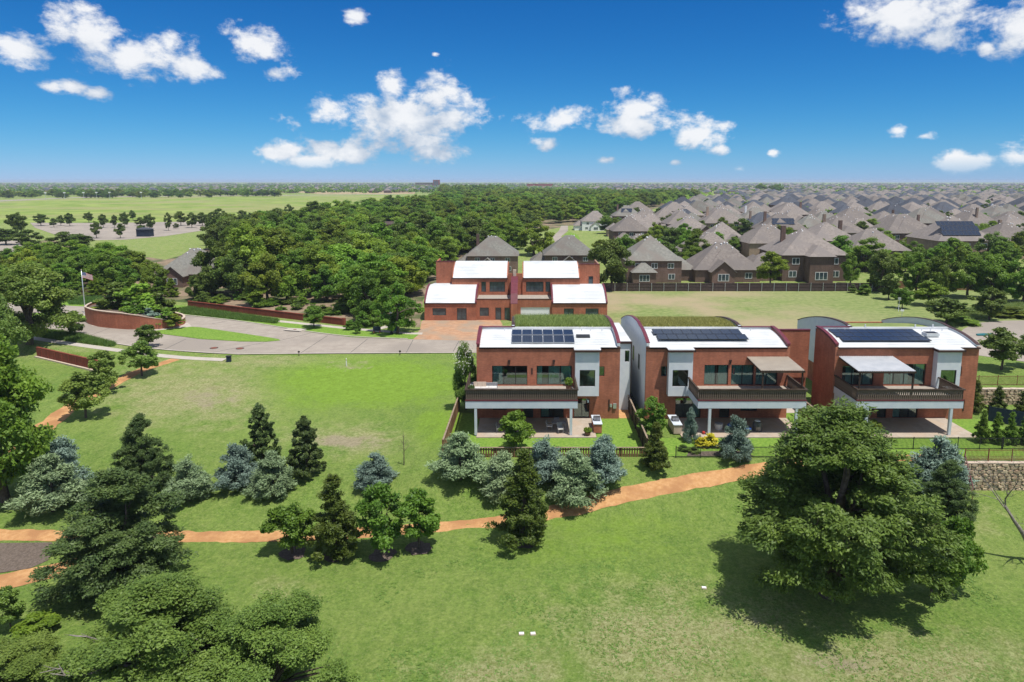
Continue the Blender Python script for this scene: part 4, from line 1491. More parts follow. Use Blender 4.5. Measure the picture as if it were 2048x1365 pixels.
    B().box(0.0, 3.75, 4.90, 5.30, 9.105, 9.17).build('ridge_cap', M['maroon'], root)
    # gutter
    gd = -style.get('gutter', 0.10)
    B().box(0.30, 10.45, gd, -0.003, 7.84, 8.0).build('gutter', M['trim'], root)
    B().box(13.33, W + 0.02, gd, -0.003, 7.84, 8.0).build('gutter', M['trim'], root)
    # bay
    bay = empty('bay')
    bay.parent = root
    m = B()
    m.wall(10.55, 13.1, 2.82, 8.0, -0.8, -0.55, [(11.02, 12.68, 3.88, 5.70)])
    m.box(10.552, 10.8, -0.548, -0.002, 2.822, 7.98)
    m.box(12.85, 13.098, -0.548, -0.002, 2.822, 7.98)
    m.box(10.81, 12.84, -0.54, -0.002, 2.83, 2.95)
    m.build('bay_wall', M['stucco'], bay)
    m = B()
    m.prism_x([(-1.02, 7.90), (-0.105, 8.005), (-0.105, 7.86), (-1.02, 7.76)][::-1], 10.42, 13.24)
    m.build('bay_roof', M['membrane'], bay)
    m = B()
    m.box(10.38, 13.28, -1.10, -1.025, 7.70, 7.94)
    m.box(10.34, 10.415, -1.10, -0.11, 7.72, 7.97)
    m.box(13.245, 13.32, -1.10, -0.11, 7.72, 7.97)
    m.build('bay_gutter', M['trim'], bay)
    # upper windows
    for (a, b, c, d) in [h for h in holes if h[2] < 3.9 < h[3]]:
        wd = b - a
        cur = style['curtains'].get(round(a, 2), ())
        window(root, 'window', a, b, c, d, 0.12, style['panes'].get(round(a, 2), 3), fl, cur)
    window(bay, 'window', 11.02, 12.68, 3.88, 5.70, -0.72, 1, fl, ())
    window(root, 'window', 13.14, 13.75, 4.78, 5.89, 0.12, 1, fl, (), sill='coping')
    for (a, b, c, d) in [h for h in holes if h[3] < 3]:
        n = 1 if b - a < 1.3 else (2 if b - a < 2.6 else 3)
        nm = 'window' if c > 0.5 else 'sliding_door'
        window(root, nm, a, b, c, d, 0.12, n, fl, [(a + 0.1, a + 0.9)] if b - a > 1.8 else ())
    # wall lamps and slots
    for k, xx in enumerate(style['lamps']):
        m = B()
        m.box(xx - 0.13, xx + 0.13, -0.16, -0.002, 6.45, 6.62)
        m.box(xx - 0.08, xx + 0.08, -0.12, -0.002, 6.12, 6.45)
        m.build('wall_lamp', M['trim'], root)
    for (xx, za, zb) in ((5.95, 5.0, 5.7), (14.3, 0.9, 2.2)):
        m = B()
        m.box(xx - 0.08, xx + 0.08, -0.03, -0.002, za, zb)
        m.build('downlight_slot', M['trim'], root)
    # balcony
    by = -5.15
    bl = empty('balcony')
    bl.parent = root
    m = B()
    m.box(bal0, bal1, by, by + 0.16, 2.95, 3.70)
    m.box(bal0, bal0 + 0.16, by + 0.162, (-0.002 if bal0 < 0.2 else -0.002), 2.952, 3.698)
    m.box(bal1 - 0.16, bal1, by + 0.162, -0.85, 2.952, 3.698)
    m.build('fascia', M['fascia'], bl)
    B().box(bal0 + 0.165, bal1 - 0.165, by + 0.165, -0.003, 3.05, 3.72).build('deck', M['deck'], bl)
    B().box(bal0 - 0.02, bal1 + 0.02, by - 0.03, by + 0.18, 3.702, 3.82).build('bottom_rail', M['maroon'], bl)
    m = B()
    m.box(bal0 - 0.06, bal1 + 0.06, by - 0.08, by + 0.16, 4.84, 4.95)
    m.box(bal0 - 0.06, bal0 + 0.12, by + 0.162, -0.01 if bal0 > -0.3 else 1.4, 4.84, 4.95)
    m.box(bal1 - 0.12, bal1 + 0.06, by + 0.162, -0.82, 4.84, 4.95)
    m.build('handrail', M['wood_dark'], bl)
    if bal0 < -0.3:
        m = B()
        m.box(bal0, 0.0, 0.0, 1.5, 2.95, 3.70)
        m.build('side_deck', M['fascia'], bl)
    # turned flat balusters: wide-waisted boards
    def baluster_mesh(ax):
        b = MB()
        prof = [(-0.09, 0.0), (0.09, 0.0), (0.09, 0.16), (0.066, 0.36), (0.066, 0.64), (0.096, 0.86), (0.096, 1.02), (-0.096, 1.02), (-0.096, 0.86), (-0.066, 0.64), (-0.066, 0.36), (-0.09, 0.16)]
        n = len(prof)
        if ax == 'x':
            vs = [(p, -0.02, z) for p, z in prof] + [(p, 0.02, z) for p, z in prof]
        else:
            vs = [(-0.02, -p, z) for p, z in prof] + [(0.02, -p, z) for p, z in prof]
        fs = [tuple(range(n)), tuple(reversed(range(n, 2 * n)))] + [(i, i + n, (i + 1) % n + n, (i + 1) % n) for i in range(n)]
        b.add(vs, fs)
        return b.mesh('baluster', M['baluster'])
    if 'balx' not in PROTO:
        PROTO['balx'], PROTO['baly'] = baluster_mesh('x'), baluster_mesh('y')
    X = lambda x: (W - x) if mirror else x
    step = 0.215
    n = int((bal1 - bal0 - 0.3) / step)
    for i in range(n + 1):
        link_mesh('baluster', PROTO['balx'], bl, (X(bal0 + 0.15 + i * step), by + 0.05, 3.822))
    m = B()
    for s, y_end in ((bal0 + 0.03, -0.05 if bal0 > -0.3 else 1.4), (bal1 - 0.03, -0.9)):
        k = int((y_end - by - 0.2) / step)
        for i in range(k + 1):
            link_mesh('baluster', PROTO['baly'], bl, (X(s), by + 0.22 + i * step, 3.822))
        m.box(s - 0.03, s + 0.03, by + 0.2, y_end, 3.722, 3.80)
    m.build('side_rail', M['wood_dark'], bl)
    m = B()
    m.box(bal0 + 0.05, bal1 - 0.05, by + 0.085, by + 0.11, 3.83, 4.82 if bal0 < -0.3 or mirror else 4.3)
    m.build('backing_board', M['wood_dark'], bl)
    # columns
    for cx_ in style['cols']:
        B().box(cx_ - 0.13, cx_ + 0.13, by + 0.02, by + 0.28, 0.12, 2.948).build('column', M['fascia'], root)
    # patio
    p0, p1 = style['patio']
    B().box(p0, p1, -5.65, -0.003, -0.25, 0.115).build('patio', M['concrete'], root)
    return root, B, X


def solar_panel(parent, fl, x, y, w, l, tilt, z, frame=True, nm='solar_panel'):
    m = MB()
    m.box(-w / 2 + 0.03, w / 2 - 0.03, -l / 2 + 0.03, l / 2 - 0.03, 0.0, 0.045)
    o = m.build(nm, M['panel'], parent, (x, y, z))
    o.rotation_euler = (tilt, 0, 0)
    f = MB()
    for a, b, c, d in ((-w / 2, w / 2, -l / 2, -l / 2 + 0.03), (-w / 2, w / 2, l / 2 - 0.03, l / 2), (-w / 2, -w / 2 + 0.03, -l / 2 + 0.03, l / 2 - 0.03), (w / 2 - 0.03, w / 2, -l / 2 + 0.03, l / 2 - 0.03)):
        f.box(a, b, c, d, -0.01, 0.055)
    f.build('panel_frame', M['alu'] if frame else M['iron'], o)
    return o


def tilt_at(y):
    return math.atan((roof_z(y + 0.1) - roof_z(y - 0.1)) / 0.2)


def build_houses():
    # ---- house with the framed panels
    r, B, X = brick_house(-5.2, False, 'two-storey brick house nearest the empty lot, roof with twelve framed solar panels', {
        'bal': (-0.8, 10.5), 'cols': (0.22, 9.85), 'patio': (0.3, 12.4), 'lamps': (3.5, 8.3),
        'panes': {1.65: 3, 6.45: 3}, 'curtains': {1.65: [(1.75, 2.75)], 6.45: [(6.55, 7.05), (7.75, 8.95), (9.1, 10.15)]}})
    for j, (yc, l) in enumerate(((1.45, 1.75), (3.35, 1.75))):
        for i in range(6):
            xx = 3.72 + 0.57 + i * 1.145
            solar_panel(r, None, xx, yc, 1.11, l, tilt_at(yc), roof_z(yc) + 0.10)
    m = MB()
    m.box(-0.75, 0.75, -0.35, 0.35, 0, 0.14)
    sk = m.build('skylight', M['iron'], r, (11.6, 2.3, roof_z(2.3)))
    sk.rotation_euler = (tilt_at(2.3), 0, 0)
    # white wing set back beside the stucco side
    m = MB()
    m.wall(15.402, 17.0, 0, 7.8, 2.9, 3.15, [(16.35, 16.85, 5.6, 6.9)])
    m.box(16.75, 16.995, 3.152, 13, 0, 7.8)
    m.build('wing_wall', M['stucco'], r)
    MB().box(15.45, 17.05, 2.85, 13, 7.802, 7.95).build('wing_roof', M['membrane'], r)
    MB().box(15.45, 17.10, 2.74, 2.85, 7.70, 7.97).build('wing_gutter', M['trim'], r)
    window(r, 'window', 16.35, 16.85, 5.6, 6.9, 3.0, 1)
    m = MB()
    m.tube([(17.05, 2.8, 7.7), (17.05, 2.8, 0.1)], 0.05, 6)
    m.build('downpipe', M['trim'], r)
    m = MB()
    m.box(14.75, 15.1, -0.14, -0.003, 1.2, 1.75)
    m.box(14.4, 14.62, -0.10, -0.003, 1.35, 1.7)
    m.build('meter_box', M['alu'], r)
    green_roof(r, None, M_('roofgrass'), 0.75, 0.0)
    # ---- middle house, mirrored, tan awning
    r, B, X = brick_house(13.0, True, 'middle of the three brick houses, with tan corrugated balcony awning', {
        'bal': (0.1, 11.0), 'cols': (1.0, 9.75), 'patio': (0.0, 12.6), 'lamps': (6.35,),
        'upper': [(6.5, 9.1, 3.80, 6.05), (3.75, 6.2, 3.80, 6.05), (1.2, 3.55, 3.80, 6.05)],
        'lower': [(3.2, 5.0, 0.9, 2.2), (6.2, 7.3, 0.12, 2.25), (9.3, 12.1, 0.12, 2.35)],
        'panes': {6.5: 2, 3.75: 2, 1.2: 2}, 'curtains': {6.5: [(6.6, 7.5), (7.9, 9.0)], 3.75: [(3.85, 6.1)], 1.2: [(1.3, 3.4)]}})
    for j in range(2):
        for i in range(9):
            yc = 1.75 + j * 1.5
            solar_panel(r, None, 1.78 + i * 1.085 + (0.25 if j == 0 else 0), yc, 1.075, 1.46, 0.16, 8.72 + j * 0.235, False)
    m = MB()
    for i in range(9):
        m.box(1.5 + i * 1.085, 1.56 + i * 1.085, 3.9, 3.95, 8.7, 9.08)
    m.build('panel_rack', M['alu'], r)
    awning(r, B, 0.15, 4.6, -4.55, -0.05, 6.95, 6.68, M['corr_tan'], (0.35, 4.35))
    green_roof(r, 15.4, M_('roofgold'), 0.42, 0.0)
    for (a, b, c, d) in ((4.0, 4.7, 4.4, 6.1), (8.0, 8.7, 4.4, 6.1), (10.2, 10.9, 4.4, 6.1)):
        window(r, 'window', a, b, c, d, -0.06, 1, None, (), depth=0.058, axis_x=True, glass='glass_far')
    # brick link wall to the right of the middle house
    m = MB()
    m.wall(15.402, 20.4, 2.6, 8.3, 7.0, 7.3)
    m.box(15.402, 20.4, 7.4, 7.6, 0, 2.6)
    m.build('link_wall', M['brick'], r)
    m = MB()
    m.box(15.45, 20.45, 6.95, 7.35, 8.302, 8.4)
    m.build('link_cap', M['maroon'], r)
    # ---- right-hand house, grey awning
    r, B, X = brick_house(33.25, False, 'brick house at the right end of the row, with grey corrugated balcony awning', {
        'bal': (0.1, 10.85), 'cols': (1.25, 9.75), 'patio': (1.5, 12.4), 'lamps': (),
        'upper': [(0.9, 4.3, 3.80, 5.95), (5.4, 9.9, 3.80, 6.15)],
        'lower': [(1.6, 2.9, 0.12, 2.3), (3.2, 4.6, 0.9, 2.2), (5.0, 6.0, 0.12, 2.3), (6.7, 9.4, 0.12, 2.35)],
        'panes': {0.9: 3, 5.4: 4}, 'curtains': {0.9: [(1.4, 2.3), (2.9, 4.1)], 5.4: [(5.5, 6.5), (7.4, 8.2), (8.7, 9.8)]}, 'white_parapet': False, 'high': 0.22, 'gutter': 0.2, 'rear_drop': 0.55})
    for j in range(3):
        for i in range(9):
            yc = 1.45 + j * 1.2
            solar_panel(r, None, 1.55 + i * 1.06 + (0.2 if j == 0 else 0), yc, 1.05, 1.17, 0.14, 8.56 + j * 0.165, False)
    m = MB()
    m.box(-0.7, 0.7, -0.5, 0.5, 0, 0.35)
    sk = m.build('skylight', M['membrane'], r, (11.6, 2.6, roof_z(2.6)))
    m = MB()
    m.box(-0.6, 0.6, -0.4, 0.4, 0.352, 0.40)
    m.build('skylight_glass', M['iron'], sk)
    awning(r, B, 0.4, 6.2, -4.55, -0.05, 7.0, 6.62, M['corr_grey'], (0.6, 6.0))
    # low side slab and drop panel at the left of the balcony
    m = MB()
    m.box(0.1, 0.25, -3.2, -0.2, 1.75, 2.948)
    m.build('drop_panel', M['fascia'], r)
    MB().box(-0.3, 1.2, -5.0, -1.0, 0.0, 0.95).build('serving_counter', M['brick'], r)
    MB().box(-0.36, 1.26, -5.06, -0.94, 0.952, 1.04).build('counter_top', M['fascia'], r)
    m = MB()
    for xx in (5.5, 11.2, 13.2):
        m.box(xx, xx + 0.12, 5.0, 5.1, 9.102, 9.42)
    m.build('roof_stub', M['membrane'], r)


def M_(k):
    return LEAF[k]


def green_roof(r, fl, mat, h, z):
    rs = np.random.RandomState(5)
    n = 4200
    x = rs.uniform(4.1, 15.0, n)
    if fl:
        x = fl - x
    y = rs.uniform(5.35, 15.0, n)
    zz = np.array([roof_z(v) - 0.03 for v in y])
    blades('roof_meadow', rs, np.stack([x, y, zz], 1), h, 0.10, mat, r, 0.035, 6)


def awning(r, B, x0, x1, y0, y1, zb, zf, mat, posts):
    """corrugated roof on two front posts"""
    a = empty('awning')
    a.parent = r
    m = B()
    n = int((x1 - x0) / 0.18)
    for i in range(n):
        xa, xb, xm = x0 + (x1 - x0) * i / n, x0 + (x1 - x0) * (i + 1) / n, x0 + (x1 - x0) * (i + 0.5) / n
        for (p, q, dp, dq) in ((xa, xm, 0.0, 0.07), (xm, xb, 0.07, 0.0)):
            m.add([(p, y0, zf + dp), (q, y0, zf + dq), (q, y1, zb + dq), (p, y1, zb + dp)], [(0, 1, 2, 3)])
            m.add([(p, y0, zf + dp - 0.02), (q, y0, zf + dq - 0.02), (q, y1, zb + dq - 0.02), (p, y1, zb + dp - 0.02)], [(3, 2, 1, 0)])
    m.build('corrugated_sheet', mat, a)
    m = B()
    m.bar((x0, y0 + 0.02, zf - 0.12), (x1, y0 + 0.02, zf - 0.12), 0.09, 0.16)
    m.bar((x0 + 0.05, y0 + 0.1, zf - 0.11), (x0 + 0.05, y1, zb - 0.11), 0.08, 0.14)
    m.bar((x1 - 0.05, y0 + 0.1, zf - 0.11), (x1 - 0.05, y1, zb - 0.11), 0.08, 0.14)
    m.build('awning_beam', M['wood_dark'], a)
    for p in posts:
        m = B()
        m.box(p - 0.07, p + 0.07, y0 + 0.08, y0 + 0.22, 3.722, zf - 0.12)
        m.build('post', M['wood_dark'], a)


build_houses()


# ------------------------------------------------------------------ duplex across the street
def build_duplex():
    Y0 = 124.0
    root = empty('brick_duplex', (-1.0, Y0, 0), 0, 'wide brick duplex with four white vaulted roofs across the street', 'house')
    # local x: -17.6 .. 16.2
    def vault(name_w, x0, x1, y0, y1, ze, rise, holes, wins, right_cap=True, left_cap=True, dep=9.0):
        L_ = y1 - y0
        zz = lambda y: ze + rise * (1 - ((y1 - y) / L_) ** 2)
        ys = [y0 + L_ * i / 8 for i in range(9)]
        m = MB()
        m.wall(x0, x1, 0, ze - 0.15, y0, y0 + 0.3, holes)
        for xa, xb in ((x0, x0 + 0.3), (x1 - 0.3, x1)):
            m.prism_x([(y0 + 0.302, 0), (y1 + dep, 0), (y1 + dep, ze + rise * 0.6), (y1, ze + rise - 0.16)] + [(y, zz(y) - 0.16) for y in reversed(ys[1:-1])] + [(y0 + 0.302, zz(y0 + .3) - 0.16)], xa, xb)
        m.box(x0 + 0.3, x1 - 0.3, y1 - 0.2, y1, 0.0, ze + rise - 0.3)
        m.build('wall', M['brick'], root)
        pts = [(y, zz(y)) for y in [y0 - 0.12] + ys[1:]] + [(y1 + dep, ze + rise * 0.6)]
        rf = MB().prism_x(list(reversed(pts + [(y, z - 0.14) for y, z in reversed(pts)])), x0 + 0.22, x1 - 0.22).build('roof', M['membrane'], root)
        for k in range(1, 7):
            y = y0 + L_ * k / 7
            m = MB()
            m.bar((x0 + 0.3, y, zz(y) + 0.003), (x1 - 0.3, y, zz(y) + 0.003), 0.07, 0.012)
            m.build('seam', M['fascia'], rf)
        m = MB()
        for xa in ([x0 - 0.06] if left_cap else []) + ([x1 - 0.24] if right_cap else []):
            cp = [(y, zz(y) + 0.02) for y in ys]
            m.prism_x([(y, z + 0.22) for y, z in cp] + [(y, z - 0.25) for y, z in reversed(cp)], xa, xa + 0.3)
        if m.v:
            m.build('parapet_cap', M['maroon'], root)
        m = MB()
        m.box(x0 + 0.05, x1 - 0.05, y0 - 0.16, y0 - 0.004, ze - 0.24, ze - 0.02)
        m.build('gutter', M['trim'], root)
        for (a, b, c, d), n in zip(holes, wins):
            window(root, 'window', a, b, c, d, y0 + 0.14, n, glass='glass_far', sill='coping' if c > 0.5 else None)
    vault('wl', -17.6, -8.0, 0.0, 7.0, 3.35, 2.35, [(-16.1, -13.6, 0.95, 2.35), (-11.6, -9.8, 0.08, 2.35)], [1, 2])
    vault('wr', 6.0, 16.2, 0.0, 7.0, 3.35, 2.35, [(8.2, 10.0, 0.08, 2.3), (12.2, 14.6, 0.7, 2.3)], [2, 1])
    vault('ul', -13.2, -2.3, 7.2, 14.0, 7.0, 2.5, [(-7.5, -6.6, 4.2, 6.2), (-5.9, -2.9, 4.2, 6.2)], [1, 4], False, False, 6.0)
    vault('ur', 0.5, 11.7, 7.2, 14.0, 7.0, 2.5, [(1.2, 4.6, 4.2, 6.2), (5.0, 5.9, 4.2, 6.2)], [4, 1], False, False, 6.0)
    # recessed middle fronts with terrace above
    for (x0, x1, holes, wins) in ((-7.998, -1.6, [(-7.4, -5.7, 0.8, 2.4), (-4.5, -3.4, 0.08, 2.4), (-2.8, -1.8, 0.08, 2.4)], [1, 1, 1]), (-0.4, 5.998, [(0.2, 5.6, 0.05, 2.45)], [1])):
        m = MB()
        m.wall(x0, x1, 0, 3.95, 0.3, 0.6, holes)
        m.build('court_wall', M['brick'], root)
        if len(holes) == 1:
            d = MB()
            for k in range(4):
                d.box(0.2, 5.6, 0.42, 0.5, 0.06 + k * 0.6, 0.64 + k * 0.6)
            d.build('garage_door', M['white'], root)
        else:
            for (a, b, c, e) in holes:
                window(root, 'window', a, b, c, e, 0.42, 1, glass='glass_far', sill='coping' if c > 0.5 else None)
        MB().box(x0, x1, 0.605, 7.19, 3.3, 3.62).build('terrace', M['deck'], root)
        MB().box(x0, x1, 0.25, 0.65, 3.952, 4.02).build('terrace_cap', M['trim'], root)
    # middle fin wall and chimney
    MB().prism_x([(-0.5, 0), (7.2, 0), (7.2, 7.2), (3.8, 6.6), (0.6, 4.9), (-0.5, 3.2)], -1.59, -0.42).build('fin_wall', M['brick'], root)
    m = MB()
    pp = [(7.2, 7.2), (3.8, 6.6), (0.6, 4.9), (-0.5, 3.2)]
    m.prism_x([(y, z + 0.10) for y, z in pp] + [(y, z + 0.004) for y, z in reversed(pp)], -1.65, -0.36)
    m.build('fin_cap', M['maroon'], root)
    MB().box(-1.3, -0.7, 7.3, 8.0, 7.2, 8.5).build('chimney', M['coping'], root)
    MB().box(-2.3, 0.5, 7.5, 7.8, 0, 7.8).build('wall', M['brick'], root)
    # rear brick blocks
    m = MB()
    m.wall(11.72, 15.8, 0, 9.3, 10.0, 10.3, [(13.6, 14.5, 5.0, 6.9)])
    m.box(15.5, 15.8, 10.302, 18, 0, 9.28)
    m.build('rear_block', M['brick'], root)
    window(root, 'window', 13.6, 14.5, 5.0, 6.9, 10.12, 1, glass='glass_far', sill='coping')
    m = MB()
    m.wall(-17.0, -13.22, 0, 9.5, 13.0, 13.3)
    m.box(-17.0, -16.7, 13.302, 19, 0, 9.48)
    m.build('rear_block', M['brick'], root)
    m = MB()
    m.box(11.7, 15.85, 9.95, 10.35, 9.302, 9.38)
    m.box(-17.05, -13.2, 12.95, 13.35, 9.502, 9.58)
    m.build('block_cap', M['maroon'], root)


build_duplex()


# ------------------------------------------------------------------ fences and walls
def board_fence(name, a, b, h, label, bay=2.4, mat='wood_fence', cap=True, board=0.15, gap=0.006, post_mat=None, rails_front=False, post_w=0.09, cat='fence', group=None, slats=False, thick=0.022):
    """timber fence from a to b (Vectors on the ground): posts, rails, boards grouped bay by bay"""
    d = Vector((b.x - a.x, b.y - a.y, 0))
    Ln = d.length
    root = empty(name, (a.x, a.y, 0), math.atan2(d.y, d.x), label, cat, group)
    nb = max(1, round(Ln / bay))
    w = Ln / nb
    zs = lambda x: tz(a.x + d.x * x / Ln, a.y + d.y * x / Ln) - 0.03
    py_ = -0.09 if rails_front else 0.07
    pm = MB().box(-post_w / 2, post_w / 2, -post_w / 2, post_w / 2, -0.3, h + 0.05).mesh('post', M[post_mat or mat])
    for i in range(nb + 1):
        link_mesh('post', pm, root, (i * w, py_, zs(i * w)))
    for i in range(nb):
        x0, x1 = i * w, (i + 1) * w
        m = MB()
        n = max(1, int((w - 0.02) / (board + gap)))
        s = (w - 0.01) / n
        for k in range(n):
            xa = x0 + 0.005 + k * s
            z = zs(xa)
            dz = rnd.uniform(-0.012, 0.012)
            yo = rnd.uniform(-0.005, 0.005)
            m.box(xa, xa + s - gap, yo, yo + thick, z + 0.03, z + h + dz - (0.03 if cap else 0))
        o = m.build('board_panel', M[mat], root)
        m = MB()
        for zz in (0.3, h * 0.55, h - 0.25):
            m.bar((x0, -0.025 if rails_front else 0.045, zs(x0) + zz), (x1, -0.025 if rails_front else 0.045, zs(x1) + zz), 0.04, 0.09)
        m.build('rail', M[mat], root)
        if cap:
            m = MB()
            m.bar((x0, 0.02, zs(x0) + h), (x1, 0.02, zs(x1) + h), 0.16, 0.04)
            m.build('cap_rail', M['wood_pale'], root)
    return root


def picket_fence(name, a, b, h, label, mat, bay=2.2, step=0.12, cat='fence', r=0.011, base=None):
    """metal railing: posts, two rails, one picket after another"""
    d = Vector((b.x - a.x, b.y - a.y, 0))
    Ln = d.length
    root = empty(name, (a.x, a.y, 0), math.atan2(d.y, d.x), label, cat)
    zs = (lambda x: base) if base is not None else (lambda x: tz(a.x + d.x * x / Ln, a.y + d.y * x / Ln) - 0.02)
    nb = max(1, round(Ln / bay))
    w = Ln / nb
    pm = MB().box(-0.03, 0.03, -0.03, 0.03, -0.1, h + 0.06).mesh('post', mat)
    for i in range(nb + 1):
        link_mesh('post', pm, root, (i * w, 0, zs(i * w)))
    n = int(Ln / step)
    km = MB().box(-r, r, -r, r, 0.06, h).mesh('picket', mat)
    for i in range(n):
        x = (i + 0.5) * step
        link_mesh('picket', km, root, (x, 0, zs(x)))
    for zz in (0.14, h - 0.10):
        m = MB()
        for i in range(nb):
            m.bar((i * w, 0, zs(i * w) + zz), ((i + 1) * w, 0, zs((i + 1) * w) + zz), 0.035, 0.035)
        m.build('rail', mat, root)
    return root


def V2(x, y):
    return Vector((x, y, 0))


def build_fences():
    board_fence('side_fence', V2(-7.65, 60.9), V2(-7.45, 75.4), 1.75, 'brown board fence between the empty lot and the house with framed panels')
    board_fence('side_fence', V2(11.5, 60.9), V2(11.75, 80.5), 1.8, 'dark board fence running down between the first two brick houses', mat='wood_dark')
    board_fence('side_fence', V2(30.7, 60.6), V2(30.9, 80.0), 1.7, 'brown board fence between the middle house and the right-hand house')
    # low slatted fence at the foot of the first garden: pickets one by one
    a, b = V2(-7.6, 60.85), V2(11.4, 60.85)
    root = empty('garden_fence', (a.x, a.y, 0), 0, 'low slatted timber fence behind the blue-grey cypresses, below the first patio', 'fence')
    pk = MB().box(-0.07, 0.07, -0.012, 0.012, -0.3, 0.9).mesh('slat', M['wood_fence'])
    for i in range(int(19.0 / 0.24)):
        link_mesh('slat', pk, root, (0.12 + i * 0.24, 0, 0))
    MB().box(0, 19.0, -0.09, 0.09, 0.905, 0.95).build('cap_rail', M['wood_pale'], root)
    MB().box(0, 19.0, 0.014, 0.06, 0.2, 0.29).build('rail', M['wood_dark'], root)
    MB().box(0, 19.0, 0.014, 0.06, 0.68, 0.77).build('rail', M['wood_dark'], root)
    pm = MB().box(-0.05, 0.05, 0.02, 0.11, -0.3, 0.9).mesh('post', M['wood_dark'])
    for i in range(9):
        link_mesh('post', pm, root, (0.1 + i * 2.35, 0, 0))
    picket_fence('railing', V2(14.1, 60.7), V2(30.4, 60.7), 1.15, 'black iron railing below the middle garden with the golden shrubs', M['iron'])
    picket_fence('railing', V2(31.0, 62.6), V2(45.9, 62.6), 1.25, 'black iron railing in front of the right-hand patio', M['iron'])
    picket_fence('railing', V2(46.0, 62.6), V2(62.0, 62.6), 1.25, 'black iron railing behind the row of young evergreens', M['iron'])
    picket_fence('railing', V2(40.6, 59.86), V2(58.0, 59.86), 1.1, 'rust-red railing on top of the stone retaining wall', M['rust'], 2.3, 0.12, base=0.06)
    board_fence('long_fence', un(1205, 583), un(1792, 583), 2.0, 'long weathered grey board fence between the rough lot and the suburb', bay=2.9, mat='wood_grey', cap=False, board=0.145, post_mat='alu', rails_front=True)
    board_fence('back_fence', un(1793, 577), un(1990, 583), 1.9, 'light brown board fence behind the trees at the right of the rough lot', bay=2.9, mat='wood_fence', cap=False)
    picket_fence('railing', V2(52.5, 83.5), V2(72, 83.5), 1.3, 'rust-brown railing beyond the right-hand house', M['rust'], 2.4, 0.14)
    picket_fence('railing', un(128, 590), un(222, 590), 1.4, 'rust-brown railing beyond the flagpole', M['rust'], 2.4, 0.16)
    # deep red brick wall along the far walk
    a, b = un(377, 614), un(688, 651)
    d = b - a
    root = empty('brick_wall', (a.x, a.y, 0), math.atan2(d.y, d.x), 'long low deep red brick wall along the edge of the woods', 'wall')
    MB().box(0, d.length, -0.15, 0.15, -0.1, 1.15).build('wall_body', M['redwall'], root)
    m = MB()
    m.box(-0.05, d.length + 0.05, -0.19, 0.19, 1.152, 1.24)
    m.build('coping', M['redwall'], root)
    MB().box(d.length - 0.25, d.length + 0.25, -0.25, 0.25, -0.1, 1.32).build('end_pier', M['redwall'], root)
    # red retaining wall beside the left walk
    a, b = un(91, 699), un(190, 723)
    a.z = b.z = 0
    d = b - a
    a, b = Vector((WALL_A[0], WALL_A[1], 0)), Vector((WALL_B[0], WALL_B[1], 0))
    d = b - a
    root = empty('retaining_wall', (a.x, a.y, -1.2), math.atan2(d.y, d.x), 'dark red brick retaining wall below the left-hand sidewalk', 'wall')
    MB().box(-1.5, d.length, -0.15, 0.15, -0.6, 1.42).build('wall_body', M['redwall'], root)
    m = MB()
    for i in range(9):
        x = i * d.length / 8
        m.box(x - 0.06, x + 0.06, -0.22, -0.152, -0.3, 1.2)
    m.build('pilaster', M['redwall'], root)
    MB().box(-1.5, d.length + 0.1, -0.55, -0.225, -0.4, 0.05).build('plinth', M['coping'], root)


build_fences()


def stone_wall(name, x0, x1, y, z0, z1, label, seed):
    """dry-laid face: every stone its own piece, proud of the core by a different amount"""
    rs = random.Random(seed)
    root = empty(name, (x0, y, z0), 0, label, 'wall')
    H_ = z1 - z0
    MB().box(0, x1 - x0, 0.0, 0.35, -0.3, H_ - 0.10).build('core', M['mortar'], root)
    protos = []
    for k in range(10):
        m = MB()
        n = rs.choice((6, 7, 8))
        pts = []
        for i in range(n):
            a = 2 * math.pi * i / n + rs.uniform(-0.2, 0.2)
            e = 0.5 * (abs(math.cos(a)) ** 4 + abs(math.sin(a)) ** 4) ** -0.25
            pts.append((math.cos(a) * e * rs.uniform(0.9, 1.0), math.sin(a) * e * rs.uniform(0.9, 1.0)))
        vs = [(x, 0, z) for x, z in pts] + [(x * 0.86, -0.10, z * 0.86) for x, z in pts]
        fs = [(i, (i + 1) % n, (i + 1) % n + n, i + n) for i in range(n)] + [tuple(range(n, 2 * n))]
        protos.append(m.add(vs, fs).mesh('stone', M['stone']))
    z = 0.0
    cnt = 0
    while z < H_ - 0.15:
        rh = rs.uniform(0.22, 0.40)
        if z + rh > H_ - 0.14:
            rh = H_ - 0.12 - z
        x = rs.uniform(-0.3, 0)
        while x < x1 - x0:
            rw = rs.uniform(0.3, 0.75)
            o = link_mesh('stone', rs.choice(protos), root, (x + rw / 2, rs.uniform(-0.04, 0.02), z + rh / 2))
            o.scale = (rw * 0.98, rs.uniform(0.6, 1.4), rh * 0.98)
            x += rw
            cnt += 1
        z += rh
    x = 0
    while x < x1 - x0 - 0.1:
        rw = min(rs.uniform(0.7, 1.2), x1 - x0 - x)
        MB().box(x + 0.01, x + rw - 0.01, -0.10, 0.40, H_ - 0.095, H_ + rs.uniform(-0.01, 0.02)).build('coping_stone', M['coping'], root)
        x += rw
    return root


stone_wall('stone_wall', 40.6, 50.0, 59.60, -3.35, -0.02, 'tall buff stone retaining wall under the rust-red railing', 3)
stone_wall('stone_wall', 50.8, 64.0, 76.0, -0.1, 1.9, 'buff stone wall beyond the right-hand house above the dark screen', 4)


